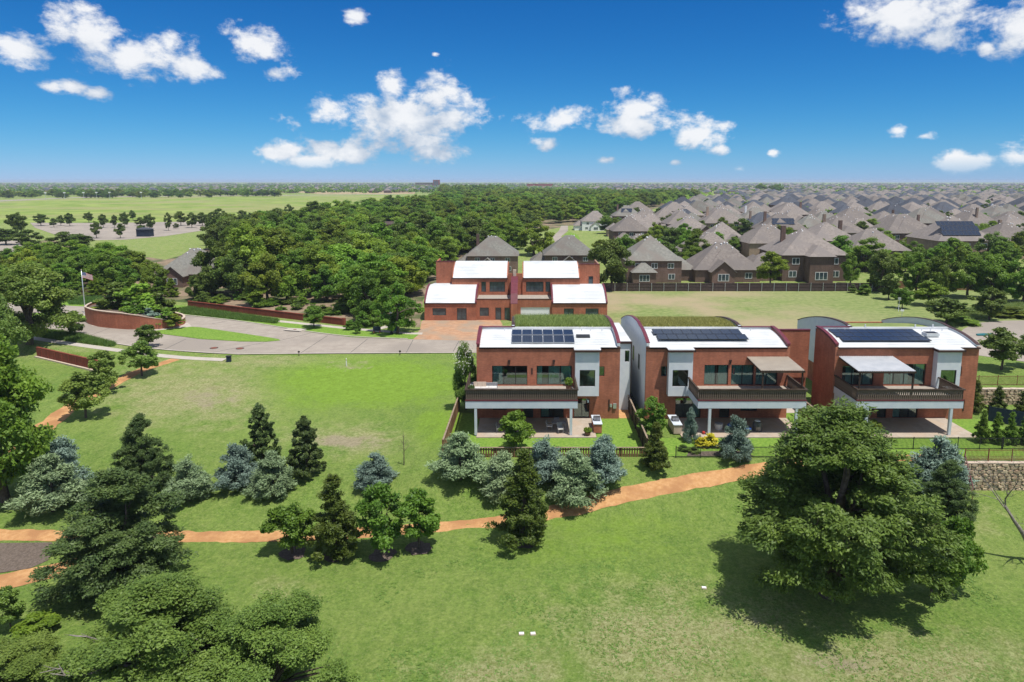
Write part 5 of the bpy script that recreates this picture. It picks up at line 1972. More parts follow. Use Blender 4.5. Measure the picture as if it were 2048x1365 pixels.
def build_planter():
    """curved brick planter at the street entry: an oval wall that rises in a sweep to the left"""
    base_pts = [un(x, y) for x, y in ((172, 641), (176, 648), (190, 653), (215, 656.5), (245, 659), (280, 660.5), (315, 659.5), (345, 656), (366, 651), (371, 645), (360, 640), (330, 636), (290, 633), (250, 631), (215, 630.5), (188, 632))]
    hs = [2.6, 2.9, 2.9, 2.85, 2.8, 2.5, 1.9, 1.3, 1.1, 1.15, 1.2, 1.5, 2.0, 2.4, 2.6, 2.6]
    n0 = len(base_pts)
    pts, hh = [], []
    for i in range(n0):
        p0, p1, p2, p3 = base_pts[(i - 1) % n0], base_pts[i], base_pts[(i + 1) % n0], base_pts[(i + 2) % n0]
        for k in range(5):
            t = k / 5
            pts.append(0.5 * ((2 * p1) + (p2 - p0) * t + (2 * p0 - 5 * p1 + 4 * p2 - p3) * t * t + (3 * p1 - p0 - 3 * p2 + p3) * t ** 3))
            hh.append(lerp(hs[i], hs[(i + 1) % n0], t))
    c = sum(pts, Vector()) / len(pts)
    root = empty('brick_planter', (c.x, c.y, 0), 0, 'curved red brick planter wall on the street island beside the flagpole', 'planter')
    n = len(pts)
    for nm, mat, z0f, z1f, ex in (('planter_wall', 'brick', 0, 0, 0.0), ('coping', 'coping', 1, 1, 0.06)):
        m = MB()
        vs = []
        for p, h in zip(pts, hh):
            r = (p - c)
            o = r.normalized()
            za = 0.0 if not z0f else h + 0.004
            zb = h if not z1f else h + 0.12
            for q, z in ((r + o * ex, za), (r + o * ex, zb), (r - o * (0.35 + ex), zb), (r - o * (0.35 + ex), za)):
                vs.append((q.x, q.y, z))
        fs = []
        for i in range(n):
            j = (i + 1) % n
            for k in range(4):
                fs.append((i * 4 + k, j * 4 + k, j * 4 + (k + 1) % 4, i * 4 + (k + 1) % 4))
        m.add(vs, fs)
        me = m.mesh(nm, M[mat])
        link_mesh(nm, me, root)
    # earth fill, following the wall height
    m = MB()
    vs = [((p - c).x * 0.97, (p - c).y * 0.97, h - 0.35) for p, h in zip(pts, hh)] + [(0, 0, 2.2)]
    fs = [(i, (i + 1) % n, n) for i in range(n)]
    m.add(vs, fs)
    m.build('planter_soil', M['mulch'], root)
    return c, pts, hh


PLC, PLP, PLH = build_planter()


def build_flag():
    p = un(171, 627)
    t = unY(160, 541, p.y)
    h = t.z
    root = empty('flagpole', (p.x, p.y, 0), 0, 'tall silver flagpole at the left end of the brick planter', 'flagpole')
    MB().lathe([(0.11, -0.1), (0.10, 0.3), (0.085, h * 0.5), (0.05, h)], sides=10).build('pole', M['pole'], root, smooth=True)
    MB().lathe([(0.02, h + 0.002), (0.10, h + 0.06), (0.10, h + 0.14), (0.02, h + 0.2)], sides=10).build('finial', M['coping'], root)
    MB().lathe([(0.3, 0.0), (0.3, 0.12), (0.16, 0.16)], sides=12).build('base_collar', M['pole'], root)
    fo = empty('flag', (p.x + 0.08, p.y, h - 0.35), 0, 'striped flag with blue starred canton waving on the flagpole', 'flag')
    W_, H_ = 2.0, 1.15
    def wave(u, v):
        return (u * W_ * 0.95, 0.16 * math.sin(u * 7 + v) * u, -v * H_ - 0.42 * u * u - 0.16 * u * math.sin(2.2 * u))
    red = mat_noise('flag_red', (0.45, 0.03, 0.05, 1), (0.5, 0.04, 0.06, 1), 3, 0.8, 0.2)
    blue = mat_noise('flag_blue', (0.03, 0.05, 0.22, 1), (0.04, 0.06, 0.26, 1), 3, 0.8, 0.2)
    def patch(nm, u0, u1, v0, v1, mat, yo=0.0, nu=14, nv=2):
        m = MB()
        vs = [(wave(lerp(u0, u1, i / nu), lerp(v0, v1, j / nv))) for j in range(nv + 1) for i in range(nu + 1)]
        vs = [(x, y + yo, z) for x, y, z in vs]
        fs = [(j * (nu + 1) + i, j * (nu + 1) + i + 1, (j + 1) * (nu + 1) + i + 1, (j + 1) * (nu + 1) + i) for j in range(nv) for i in range(nu)]
        m.add(vs, fs)
        return m.build(nm, mat, fo)
    for k in range(13):
        v0, v1 = k / 13, (k + 1) / 13
        patch('stripe', 0.4 if k < 7 else 0.0, 1.0, v0, v1, red if k % 2 == 0 else M['white'], nv=1)
    cn = patch('canton', 0.0, 0.4, 0.0, 7 / 13, blue, nu=8, nv=3)
    for s in (-1, 1):
        m = MB()
        for r in range(9):
            for q in range(6 if r % 2 == 0 else 5):
                u = 0.4 * (q + (0.5 if r % 2 == 0 else 1.0)) / 6.0
                v = 7 / 13 * (r + 0.5) / 9
                x, y, z = wave(u, v)
                st = []
                for a in range(10):
                    rr = 0.034 if a % 2 == 0 else 0.014
                    an = math.pi / 2 + a * math.pi / 5
                    st.append((x + rr * math.cos(an), y + s * 0.012, z + rr * math.sin(an)))
                m.add(st, [tuple(range(10)) if s < 0 else tuple(reversed(range(10)))])
        m.build('star', M['white'], cn)


build_flag()


def build_street_things():
    # black street lamp
    p = un(783, 669)
    root = empty('street_lamp', (p.x, p.y, 0.04), 0, 'black lantern street lamp on the verge left of the brick duplex', 'street lamp')
    MB().lathe([(0.24, 0), (0.24, 0.25), (0.14, 0.45), (0.10, 0.9), (0.075, 1.0), (0.06, 3.4), (0.09, 3.5)], sides=10).build('pole', M['iron'], root)
    MB().lathe([(0.10, 3.502), (0.22, 3.65), (0.24, 4.05), (0.15, 4.15)], sides=8).build('lantern', M['white'], root)
    MB().lathe([(0.27, 4.152), (0.22, 4.28), (0.06, 4.42), (0.03, 4.6)], sides=8).build('lantern_cap', M['iron'], root)
    # manhole covers in the street
    for (x, y, lab) in ((428, 697, 'left one of two iron manhole covers in the pale street'), (480, 698, 'right one of two iron manhole covers in the pale street')):
        p = un(x, y)
        o = empty('manhole_cover', (p.x, p.y, 0.04), 0, lab, 'manhole cover', 'manhole covers in the street')
        MB().lathe([(0.62, 0.0), (0.62, 0.02), (0.52, 0.024)], sides=16).build('ring', M['iron'], o)
        MB().lathe([(0.5, 0.0), (0.5, 0.03)], sides=16).build('lid', M['rust'], o)
    # storm drain inlet
    p = un(590, 661.5)
    o = empty('storm_drain', (p.x, p.y, 0), -0.25, 'concrete storm drain inlet on the kerb before the verge trees', 'storm drain')
    MB().box(-1.7, 1.7, -0.9, 0.9, 0.0, 0.2).build('drain_slab', M['kerb'], o)
    MB().box(-1.4, 1.4, -0.93, -0.902, 0.04, 0.16).build('drain_mouth', M['iron'], o)
    MB().lathe([(0.3, 0.203), (0.3, 0.225)], sides=12).build('drain_lid', M['rust'], o)
    # green meter cabinet, stakes, signs
    p = un(458, 723)
    o = empty('waste_bin', (p.x, p.y, tz(p.x, p.y)), 0.2, 'small dark litter bin where the left sidewalk ends', 'bin')
    MB().box(-0.3, 0.3, -0.25, 0.25, -0.05, 0.75).build('bin_body', M['tarp'], o)
    MB().box(-0.36, 0.36, -0.3, 0.3, 0.752, 0.85).build('bin_lid', M['iron'], o)
    p = un(693, 731)
    o = empty('marker_post', (p.x, p.y, tz(p.x, p.y)), 0, 'white utility marker post standing in the empty lot', 'post')
    MB().lathe([(0.07, -0.2), (0.07, 1.0), (0.06, 1.08)], sides=8).build('tube', M['white'], o)
    MB().lathe([(0.075, 0.75), (0.075, 0.95)], sides=8).build('band', M['coping'], o)
    for (x, y, lab) in ((598, 712, 'short dark stake at the kerb of the empty lot, left of the white marker'), (800, 711, 'short dark stake at the kerb of the empty lot, right of the white marker')):
        p = un(x, y)
        o = empty('survey_stake', (p.x, p.y, tz(p.x, p.y)), 0.3, lab, 'stake')
        MB().box(-0.05, 0.05, -0.05, 0.05, -0.2, 0.75).build('stake', M['wood_grey'], o)
        MB().box(-0.16, 0.16, -0.055, -0.052, 0.5, 0.72).build('tag_plate', M['iron'], o)
    # utility cabinets by the garden walk
    p = un(757, 663)
    for k, (dx, mt, lab) in enumerate(((0.0, 'tarp', 'dark blue barrier board on the walk beside the street lamp'), (3.0, 'teal', 'green utility cabinet beside the street lamp'))):
        o = empty('utility_cabinet' if k else 'barrier_board', (p.x + dx, p.y - 1.2 + k, 0.05), 0, lab, 'cabinet' if k else 'barrier')
        MB().box(-0.6, 0.6, -0.3, 0.3, 0.12 if k else 0.35, 1.0).build('cabinet_body' if k else 'board', M[mt], o)
        MB().box(-0.65, 0.65, -0.35, 0.35, 0, 0.118).build('plinth', M['kerb'], o) if k else [MB().box(s - 0.05, s + 0.05, -0.3, 0.3, 0, 0.348).build('leg', M['plastic_red'], o) for s in (-0.5, 0.5)]
    # white covers in the lawn
    for (x, y, lab) in ((1043, 1269, 'left one of a pair of white valve covers in the front lawn'), (1066, 1269, 'right one of a pair of white valve covers in the front lawn'), (1408, 1177, 'white valve cover lying alone left of the big oak')):
        q = G(x, y)
        o = empty('valve_cover', (q.x, q.y, q.z + 0.03), rnd.uniform(-0.2, 0.2), lab, 'cover', 'valve covers in the lawn')
        MB().box(-0.17, 0.17, -0.13, 0.13, -0.12, 0.045).build('box_rim', M['coping'], o)
        MB().box(-0.14, 0.14, -0.10, 0.10, 0.047, 0.065).build('cover_lid', M['white'], o)
    # weather mast on the rough lot
    p = un(1797, 622)
    o = empty('camera_mast', (p.x, p.y, 0), 0, 'pale surveying mast on splayed legs on the rough lot', 'mast')
    MB().tube([(0, 0, 0.9), (0, 0, 2.2)], 0.06, 6).build('mast', M['alu'], o)
    for k in range(3):
        a = k * 2.1
        m = MB()
        m.tube([(0, 0, 1.2), (0.8 * math.cos(a), 0.8 * math.sin(a), 0)], 0.04, 5)
        m.build('leg', M['alu'], o)
    MB().box(-0.3, 0.3, -0.06, 0.06, 2.202, 2.7).build('sensor_head', M['alu'], o)
    p = un(1803, 640)
    o = empty('white_stake', (p.x, p.y, 0), 0, 'thin pale stake with white flag on the rough lot', 'stake')
    MB().box(-0.03, 0.03, -0.03, 0.03, -0.1, 1.6).build('rod', M['alu'], o)
    MB().box(-0.32, 0.32, -0.02, 0.02, 1.602, 1.95).build('flag_cloth', M['white'], o)
    p = un(1968, 671)
    o = empty('inflatable_cover', (p.x, p.y, 0.06), 0.2, 'small teal tarpaulin lying on the cul-de-sac', 'tarpaulin')
    m = MB()
    m.prism_z([(-1.6, -0.3), (-0.4, -0.6), (1.2, -0.35), (1.7, 0.1), (0.4, 0.5), (-1.2, 0.4)], 0, 0.18)
    m.build('sheet', M['teal'], o)
    # dark blue screen right of the right-hand house
    a, b = V2(49.9, 70.5), V2(58.5, 64.0)
    d = b - a
    o = empty('screen_fence', (a.x, a.y, -0.05), math.atan2(d.y, d.x), 'dark blue mesh screen sloping between evergreens right of the end house', 'screen')
    MB().box(0, d.length, -0.02, 0.02, 0.1, 1.7).build('mesh_sheet', M['tarp'], o)
    for i in range(6):
        x = i * d.length / 5
        MB().tube([(x, 0.05, -0.2), (x, 0.05, 1.8)], 0.04, 6).build('post', M['iron'], o)
    # stair rail down beside the stone wall
    a, b = G(1918, 934), G(1904, 972)
    o = empty('stair_rail', (40.2, 59.4, -2.7), 0, 'maroon sloping hand rail at the left end of the stone wall', 'railing')
    m = MB()
    m.tube([(0.25, 0.3, 3.5), (-0.1, -1.8, 1.1)], 0.05, 6)
    m.tube([(0.25, 0.3, 2.9), (-0.1, -1.8, 0.5)], 0.03, 6)
    m.build('rail', M['maroon'], o)
    for t in (0.0, 0.33, 0.66, 1.0):
        x, y, z = lerp(0.25, -0.1, t), lerp(0.3, -1.8, t), lerp(3.5, 1.1, t)
        MB().tube([(x, y, z), (x, y, z - 1.35)], 0.035, 6).build('post', M['maroon'], o)


build_street_things()


# ------------------------------------------------------------------ patio and balcony things
def chair(x, y, z, rz, label, group):
    o = empty('patio_chair', (x, y, z), rz, label, 'chair', group)
    if 'chair' not in PROTO:
        leg = MB().box(-0.02, 0.02, -0.02, 0.02, 0, 0.42).mesh('leg', M['wicker'])
        seat = MB().box(-0.28, 0.28, -0.28, 0.28, 0.422, 0.50).mesh('seat', M['cushion'])
        m = MB()
        m.prism_x([(0.24, 0.502), (0.30, 0.502), (0.40, 1.0), (0.34, 1.0)], -0.28, 0.28)
        back = m.mesh('backrest', M['wicker'])
        m = MB()
        for s in (-0.30, 0.26):
            m.box(s, s + 0.04, -0.27, 0.3, 0.66, 0.70)
            m.box(s, s + 0.04, -0.27, -0.23, 0.5, 0.659)
        PROTO['chair'] = (leg, seat, back, m.mesh('armrest', M['wicker']))
    leg, seat, back, arm = PROTO['chair']
    for sx in (-0.25, 0.25):
        for sy in (-0.25, 0.25):
            link_mesh('leg', leg, o, (sx, sy, 0))
    link_mesh('seat', seat, o)
    link_mesh('backrest', back, o)
    link_mesh('armrest', arm, o)
    return o


def table(x, y, z, label, w=1.5, d=0.9):
    o = empty('patio_table', (x, y, z), 0, label, 'table')
    MB().box(-w / 2, w / 2, -d / 2, d / 2, 0.70, 0.75).build('tabletop', M['wicker'], o)
    for sx in (-1, 1):
        for sy in (-1, 1):
            MB().box(sx * (w / 2 - 0.1) - 0.03, sx * (w / 2 - 0.1) + 0.03, sy * (d / 2 - 0.1) - 0.03, sy * (d / 2 - 0.1) + 0.03, 0, 0.698).build('leg', M['wicker'], o)
    return o


def potted(x, y, z, h, w, label, pot=True, leaf='fresh', mat='terracotta', cat='plant', name='potted_plant', seed=1):
    o = empty(name, (x, y, z), 0, label, cat)
    pz = 0.0
    if pot:
        MB().lathe([(w * 0.28, 0), (w * 0.36, h * 0.42), (w * 0.40, h * 0.45), (w * 0.34, h * 0.45)], sides=12).build('pot', M[mat], o)
        pz = h * 0.4
    rs = np.random.RandomState(seed)
    n = 420
    P = unit(rs.normal(size=(n, 3))) * (rs.uniform(0, 1, (n, 1)) ** 0.4) * np.array([w / 2, w / 2, (h - pz) / 2]) + np.array([0, 0, pz + (h - pz) / 2])
    out = unit(P - np.array([0, 0, pz]))
    V, F, T = leaves(rs, P, out, 0.09, 2.0, 0.5, 0.5, True, rs.uniform(0, 1, n))
    link_mesh('foliage', np_mesh('foliage', V, F, LEAF[leaf], T), o)
    return o


def grill_island(x, y, z, ln, label, body, top):
    o = empty('grill_island', (x, y, z), 0, label, 'outdoor kitchen')
    MB().box(-0.4, 0.4, -ln / 2, ln / 2, 0.0, 0.9).build('counter_body', M[body], o)
    MB().box(-0.46, 0.46, -ln / 2 - 0.06, ln / 2 + 0.06, 0.902, 0.98).build('counter_top', M[top], o)
    g = empty('grill', (x, y - 0.1, z + 0.98), 0, 'domed steel gas grill on the ' + label.split(' on ')[0].split(' with ')[0], 'grill')
    m = MB()
    m.prism_x([(-0.45, 0.0), (0.45, 0.0), (0.45, 0.12), (0.30, 0.34), (0.0, 0.42), (-0.30, 0.34), (-0.45, 0.12)], -0.32, 0.32)
    g.rotation_euler = (0, 0, 0)
    m.build('hood', M['steel'], g)
    MB().tube([(-0.36, -0.35, 0.2), (-0.36, 0.35, 0.2)], 0.02, 6).build('handle', M['alu'], g)
    return o


def toy(name, x, y, z, label, parts, cat='toy'):
    o = empty(name, (x, y, z), rnd.uniform(-0.5, 0.5), label, cat)
    for nm, mat, prof in parts:
        MB().lathe(prof, sides=12).build(nm, M[mat], o, smooth=False)
    return o


def build_furniture():
    z = 0.118
    for (x, y, rz, lab) in ((-2.6, 66.9, 1.5, 'grey patio chair left of the young tree under the first balcony'), (-0.6, 67.2, -1.6, 'grey patio chair directly behind the young tree under the first balcony'),
                            (2.55, 67.6, 1.4, 'grey patio chair left of the dining table on the first patio'), (3.6, 66.75, 0.2, 'grey patio chair at the near side of the dining table on the first patio'),
                            (3.3, 68.9, 3.2, 'grey patio chair at the far side of the dining table on the first patio')):
        chair(x, y, z, rz, lab, 'patio chairs of the first house')
    table(3.5, 67.85, z, 'grey dining table in the shade of the first patio')
    table(-1.6, 67.3, z, 'grey coffee table behind the young tree on the first patio', 0.9, 0.9)
    grill_island(7.45, 68.0, z, 2.6, 'red brick grill island on the first patio', 'brick', 'fascia')
    potted(6.35, 66.1, z, 0.8, 0.9, 'spiky plant in a brown pot before the brick grill island', leaf='lime', seed=3)
    # balcony lounge of the first house
    bz = 3.723
    o = empty('lounge_sofa', (-4.2, 69.2, bz), 0, 'grey balcony sofa with pale cushions above the first patio', 'sofa')
    MB().box(-1.3, 1.3, -0.4, 0.45, 0.1, 0.36).build('sofa_base', M['wicker'], o)
    MB().box(-1.3, 1.3, 0.30, 0.45, 0.362, 0.85).build('backrest', M['wicker'], o)
    for k in range(3):
        MB().box(-1.25 + k * 0.84, -0.44 + k * 0.84, -0.4, 0.29, 0.362, 0.52).build('seat_cushion', M['cushion'], o)
    for s in (-1.2, -0.75, -0.3):
        m = MB()
        m.prism_x([(0.05, 0.53), (0.17, 0.53), (0.28, 0.98), (0.16, 1.0)], s, s + 0.42)
        m.build('scatter_cushion', M['coping'], o)
    potted(-2.3, 67.6, bz, 0.7, 0.6, 'leafy plant in a dark pot beside the balcony sofa', mat='iron', seed=4)
    potted(4.6, 69.3, bz, 1.5, 0.9, 'tall square planter with green plant at the right end of the first balcony', seed=5)
    potted(-5.6, 68.6, bz, 0.9, 0.8, 'bushy green plant in the left corner of the first balcony', seed=6, leaf='dark')
    o = empty('balcony_mat', (0.6, 67.9, bz), 0, 'long green-brown mat on the first balcony floor', 'mat')
    MB().box(-2.6, 3.2, -0.55, 0.55, 0.0, 0.02).build('mat_sheet', M['lotgreen'], o)
    MB().box(-2.6, 3.2, -0.62, -0.552, 0.0, 0.024).build('mat_edge', M['deck'], o)
    # middle house garden
    grill_island(15.55, 67.9, z, 2.9, 'pale stone grill island beside the middle patio', 'coping', 'fascia')
    potted(16.9, 66.4, z, 0.7, 0.55, 'flowering plant in a pot by the middle patio grill', seed=7)
    toy('toy_car', 21.3, 67.3, z, 'blue ride-on toy with red base on the middle patio', [('toy_body', 'plastic_blue', [(0.5, 0.25), (0.55, 0.5), (0.35, 0.75), (0.1, 0.8)]), ('toy_base', 'plastic_red', [(0.45, 0.0), (0.5, 0.248)])])
    toy('toy_slide', 22.6, 66.9, z, 'red and blue plastic toy table among the clutter of the middle patio', [('toy_top', 'plastic_blue', [(0.6, 0.45), (0.6, 0.52), (0.2, 0.56)]), ('toy_leg', 'plastic_red', [(0.16, 0), (0.12, 0.448)])])
    toy('storage_drum', 20.1, 67.8, z, 'pale storage drum at the left of the toys on the middle patio', [('drum', 'cushion', [(0.35, 0), (0.42, 0.3), (0.42, 0.6)]), ('drum_lid', 'wicker', [(0.44, 0.602), (0.4, 0.68), (0.1, 0.72)])], 'drum')
    toy('covered_chair', 24.0, 67.5, z, 'dark covered chair at the right of the toys on the middle patio', [('cover', 'steel', [(0.5, 0), (0.5, 0.5), (0.42, 0.9), (0.1, 0.98)]), ('cushion', 'white', [(0.3, 0.985), (0.25, 1.05)])], 'chair')
    toy('play_ball', 18.2, 66.4, z, 'small red play ball at the foot of the middle patio column', [('ball', 'plastic_red', [(0.02, 0.0), (0.14, 0.05), (0.18, 0.16), (0.14, 0.28), (0.02, 0.33)])], 'ball')
    # awning lamp and condenser units in the gap
    for (x, y, lab) in ((12.3, 75.5, 'grey air-conditioning unit in the gap between the first two houses'), (12.2, 77.2, 'second air-conditioning unit deeper in the gap between the first two houses')):
        o = empty('condenser_unit', (x, y, 0), 0, lab, 'condenser')
        MB().box(-0.4, 0.4, -0.4, 0.4, 0.05, 0.85).build('casing', M['steel'], o)
        MB().lathe([(0.32, 0.852), (0.30, 0.90)], sides=12).build('fan_guard', M['iron'], o)
    # turf of the three gardens
    for (x0, x1, y0, y1) in ((-7.3, 11.4, 61.0, 65.55), (7.25, 11.4, 65.56, 74.5), (-7.3, -4.95, 65.56, 73.0), (12.0, 30.5, 60.9, 65.55), (31.1, 47.5, 61.0, 65.55), (45.7, 50.2, 65.56, 71.0), (28.5, 30.6, 65.56, 80)):
        slab('garden_lawn', None, 0.03, M['turf'], world_pts=[V2(x0, y0), V2(x1, y0), V2(x1, y1), V2(x0, y1)])
    slab('side_walk', None, 0.05, M['kerb'], world_pts=[V2(28.6, 73), V2(33.1, 73), V2(33.1, 84), V2(28.6, 84)])
    slab('garden_bed', None, 0.055, M['mulch'], world_pts=[V2(15.2, 60.95), V2(21.5, 60.95), V2(20.5, 62.2), V2(15.6, 62.0)])
    slab('gap_gravel', None, 0.04, M['path'], world_pts=[V2(10.3, 71.3), V2(11.4, 71.3), V2(12.8, 84), V2(10.3, 84)])


build_furniture()


# ------------------------------------------------------------------ suburb houses
def hip(mb, x0, x1, y0, y1, z, pitch, over=0.45):
    x0, x1, y0, y1 = x0 - over, x1 + over, y0 - over, y1 + over
    w, d = x1 - x0, y1 - y0
    r = min(w, d) / 2
    h = r * pitch
    if w >= d:
        a, b = (x0 + r, (y0 + y1) / 2, z + h), (x1 - r - 0.02, (y0 + y1) / 2, z + h)
        vs = [(x0, y0, z), (x1, y0, z), (x1, y1, z), (x0, y1, z), a, b]
        fs = [(0, 1, 5, 4), (1, 2, 5), (2, 3, 4, 5), (3, 0, 4), (3, 2, 1, 0)]
    else:
        a, b = ((x0 + x1) / 2, y0 + r, z + h), ((x0 + x1) / 2, y1 - r - 0.02, z + h)
        vs = [(x0, y0, z), (x1, y0, z), (x1, y1, z), (x0, y1, z), a, b]
        fs = [(0, 1, 4), (1, 2, 5, 4), (2, 3, 5), (3, 0, 4, 5), (3, 2, 1, 0)]
    mb.add(vs, fs)
    return z + h


def gable(mb, wb, x0, x1, y0, y1, z, pitch, over=0.4):
    """gable roof with its ridge along y; wb gets the two wall triangles"""
    xm = (x0 + x1) / 2
    h = (x1 - x0) / 2 * pitch
    o = over
    zo = z - o * pitch
    t = 0.14
    for s0, s1 in ((y0 - o, y1 + o),):
        vs = [(x0 - o, s0, zo), (xm, s0, z + h), (x1 + o, s0, zo), (x0 - o, s1, zo), (xm, s1, z + h), (x1 + o, s1, zo)]
        vs += [(a, b, c + t) for a, b, c in vs]
        fs = [(6, 7, 10, 9), (7, 8, 11, 10), (0, 3, 4, 1), (1, 4, 5, 2), (0, 1, 7, 6), (1, 2, 8, 7), (3, 9, 10, 4), (4, 10, 11, 5), (0, 6, 9, 3), (2, 5, 11, 8)]
        mb.add(vs, fs)
    wb.add([(x0, y0, z), (x1, y0, z), (xm, y0, z + h - 0.02)], [(0, 1, 2)])
    wb.add([(x0, y1, z), (x1, y1, z), (xm, y1, z + h - 0.02)], [(2, 1, 0)])


def suburb_proto(seed):
    """meshes of one house kind: wall, roof, gable wing and windows, vents; y = 0 is the side towards -y"""
    rs = random.Random(seed)
    k = seed % 8
    w, d = rs.uniform(13.5, 17), rs.uniform(13, 16)
    two = k in (1, 2, 4, 6, 7)
    eh = 5.7 if two else 3.0
    wb, rb = MB(), MB()
    x0, x1, y0, y1 = -w / 2, w / 2, -d / 2, d / 2
    pitch = rs.uniform(0.68, 0.85)
    wb.box(x0, x1, y0, y1, -0.3, eh)
    top = hip(rb, x0, x1, y0, y1, eh, pitch)
    win = []
    # side wing, one storey
    sx = rs.choice((-1, 1))
    ww, wd = rs.uniform(5, 7), rs.uniform(8, 11)
    xa = x1 - 2.0 if sx > 0 else x0 - ww + 2.0
    yb = y0 + rs.uniform(1.5, 4)
    wb.box(xa, xa + ww, yb, yb + wd, -0.3, 2.95)
    hip(rb, xa, xa + ww, yb, yb + wd, 2.95, pitch)
    # projecting bay towards -y
    bw = rs.uniform(5.0, 6.5)
    bx = rs.uniform(x0 + 0.6, x1 - bw - 0.6)
    bd = rs.uniform(1.8, 3.6)
    bh = eh if k in (2, 6) else 3.0
    wb.box(bx, bx + bw, y0 - bd, y0 + 0.5, -0.3, bh)
    if k in (0, 4, 6):
        hip(rb, bx, bx + bw, y0 - bd, y0 + 5, bh, pitch)
    else:
        gable(rb, wb, bx, bx + bw, y0 - bd, y0 + 4.0, bh, 0.85)
    # one towards +y
    cx_ = rs.uniform(x0 + 0.6, x1 - 6.2)
    wb.box(cx_, cx_ + 5.6, y1 - 0.5, y1 + 2.2, -0.3, 3.0)
    gable(rb, wb, cx_, cx_ + 5.6, y1 - 3.5, y1 + 2.2, 3.0, 0.9)
    # a cross hip above
    if k in (1, 3, 5, 7):
        hip(rb, x0 + w * 0.18, x1 - w * 0.3, y0 - 0.1, y1 - 1.5, eh + 0.05, pitch * 1.12, 0.3)
    for fx in (0.16, 0.5, 0.82):
        xm = x0 + w * fx
        if bx - 1.2 < xm < bx + bw + 1.2:
            continue
        win.append((xm - 0.85, xm + 0.85, 0.9, 2.3, y0, 2))
    if two:
        for fx in (0.2, 0.5, 0.8):
            xm = x0 + w * fx
            if bh > 4 and bx - 1.2 < xm < bx + bw + 1.2:
                continue
            win.append((xm - 0.8, xm + 0.8, 3.7, 5.1, y0, 2))
    win.append((bx + bw / 2 - 1.3, bx + bw / 2 + 1.3, 0.7, 2.4, y0 - bd, 3))
    vb = MB()
    for _ in range(6):
        vx, vy = rs.uniform(-2.5, 2.5), rs.uniform(-2, 2)
        zt = top - 0.25 - max(abs(vx) - (w - d) / 2, abs(vy), 0.3) * pitch
        vb.lathe([(0.16, zt - 0.4), (0.16, zt + 0.45), (0.24, zt + 0.5), (0.05, zt + 0.62)], vx, vy, 6)
    ch = None
    if k in (1, 6):
        ch = MB().box(x0 + 2.5, x0 + 3.5, 1.0, 1.7, eh, top + 0.5)
    return dict(w=w, d=d, eh=eh, pitch=pitch, y0=y0, wall=wb.mesh('wall'), roof=rb.mesh('roof'), win=win, vent=vb.mesh('roof_vent', M['white']), chimney=ch.mesh('chimney') if ch else None, front=bd)


for _m in ('brick_dark',):
    pass
SUB = [suburb_proto(100 + i) for i in range(8)]
for s_ in SUB:
    s_['wall'].materials.append(M['brick_dark'])
    s_['roof'].materials.append(M['roof_tan'])
    if s_['chimney']:
        s_['chimney'].materials.append(M['brick_dark'])


def suburb_house(k, X, Y, rz, s, roof, wall, label, group, detail=True, solar=None):
    p = SUB[k]
    o = empty('suburban_house', (X, Y, 0), rz, label, 'house', group)
    o.scale = (s, s, s)
    link_mesh('wall', p['wall'], o, mat=M[wall])
    rf = link_mesh('roof', p['roof'], o, mat=M[roof])
    if detail:
        tag(link_mesh('roof_vent', p['vent'], o), kind='stuff')
        if p['chimney']:
            link_mesh('chimney', p['chimney'], o, mat=M[wall])
        if 'wm' not in p:
            p['wm'] = []
            for (a, b, c, d, y, n) in p['win']:
                fr = window(o, 'window', a, b, c, d, y - 0.06, n, glass='glass_far', depth=0.057, fw=0.08, mats='white')
                p['wm'].append((fr, list(fr.children)))
        else:
            for fr, kids in p['wm']:
                f2 = fr.copy()
                C.objects.link(f2)
                f2.parent = o
                for q in kids:
                    q2 = q.copy()
                    C.objects.link(q2)
                    q2.parent = f2
    if solar:
        nx, ny, px0, up0 = solar
        tilt = math.atan(p['pitch'])
        for j in range(ny):
            for i in range(nx):
                u = up0 + j * 1.75
                y = p['y0'] - 0.45 + u * math.cos(tilt)
                solar_panel(o, None, px0 + i * 1.06 + (0.4 if j % 2 else 0), y, 1.04, 1.7, tilt, p['eh'] + u * math.sin(tilt) + 0.22, False)
    return o


NAMED = []


def sub_zone(px):
    for lim, z in ((1240, 'left of the grey-green hipped house'), (1375, 'behind the grey-green hipped house'), (1535, 'behind the tall-windowed brick house'), (1700, 'behind the gabled brick house'),
                   (1840, 'behind the half-hidden hipped house'), (2000, 'behind the three-row solar house')):
        if px < lim:
            return z
    return 'toward the right edge'



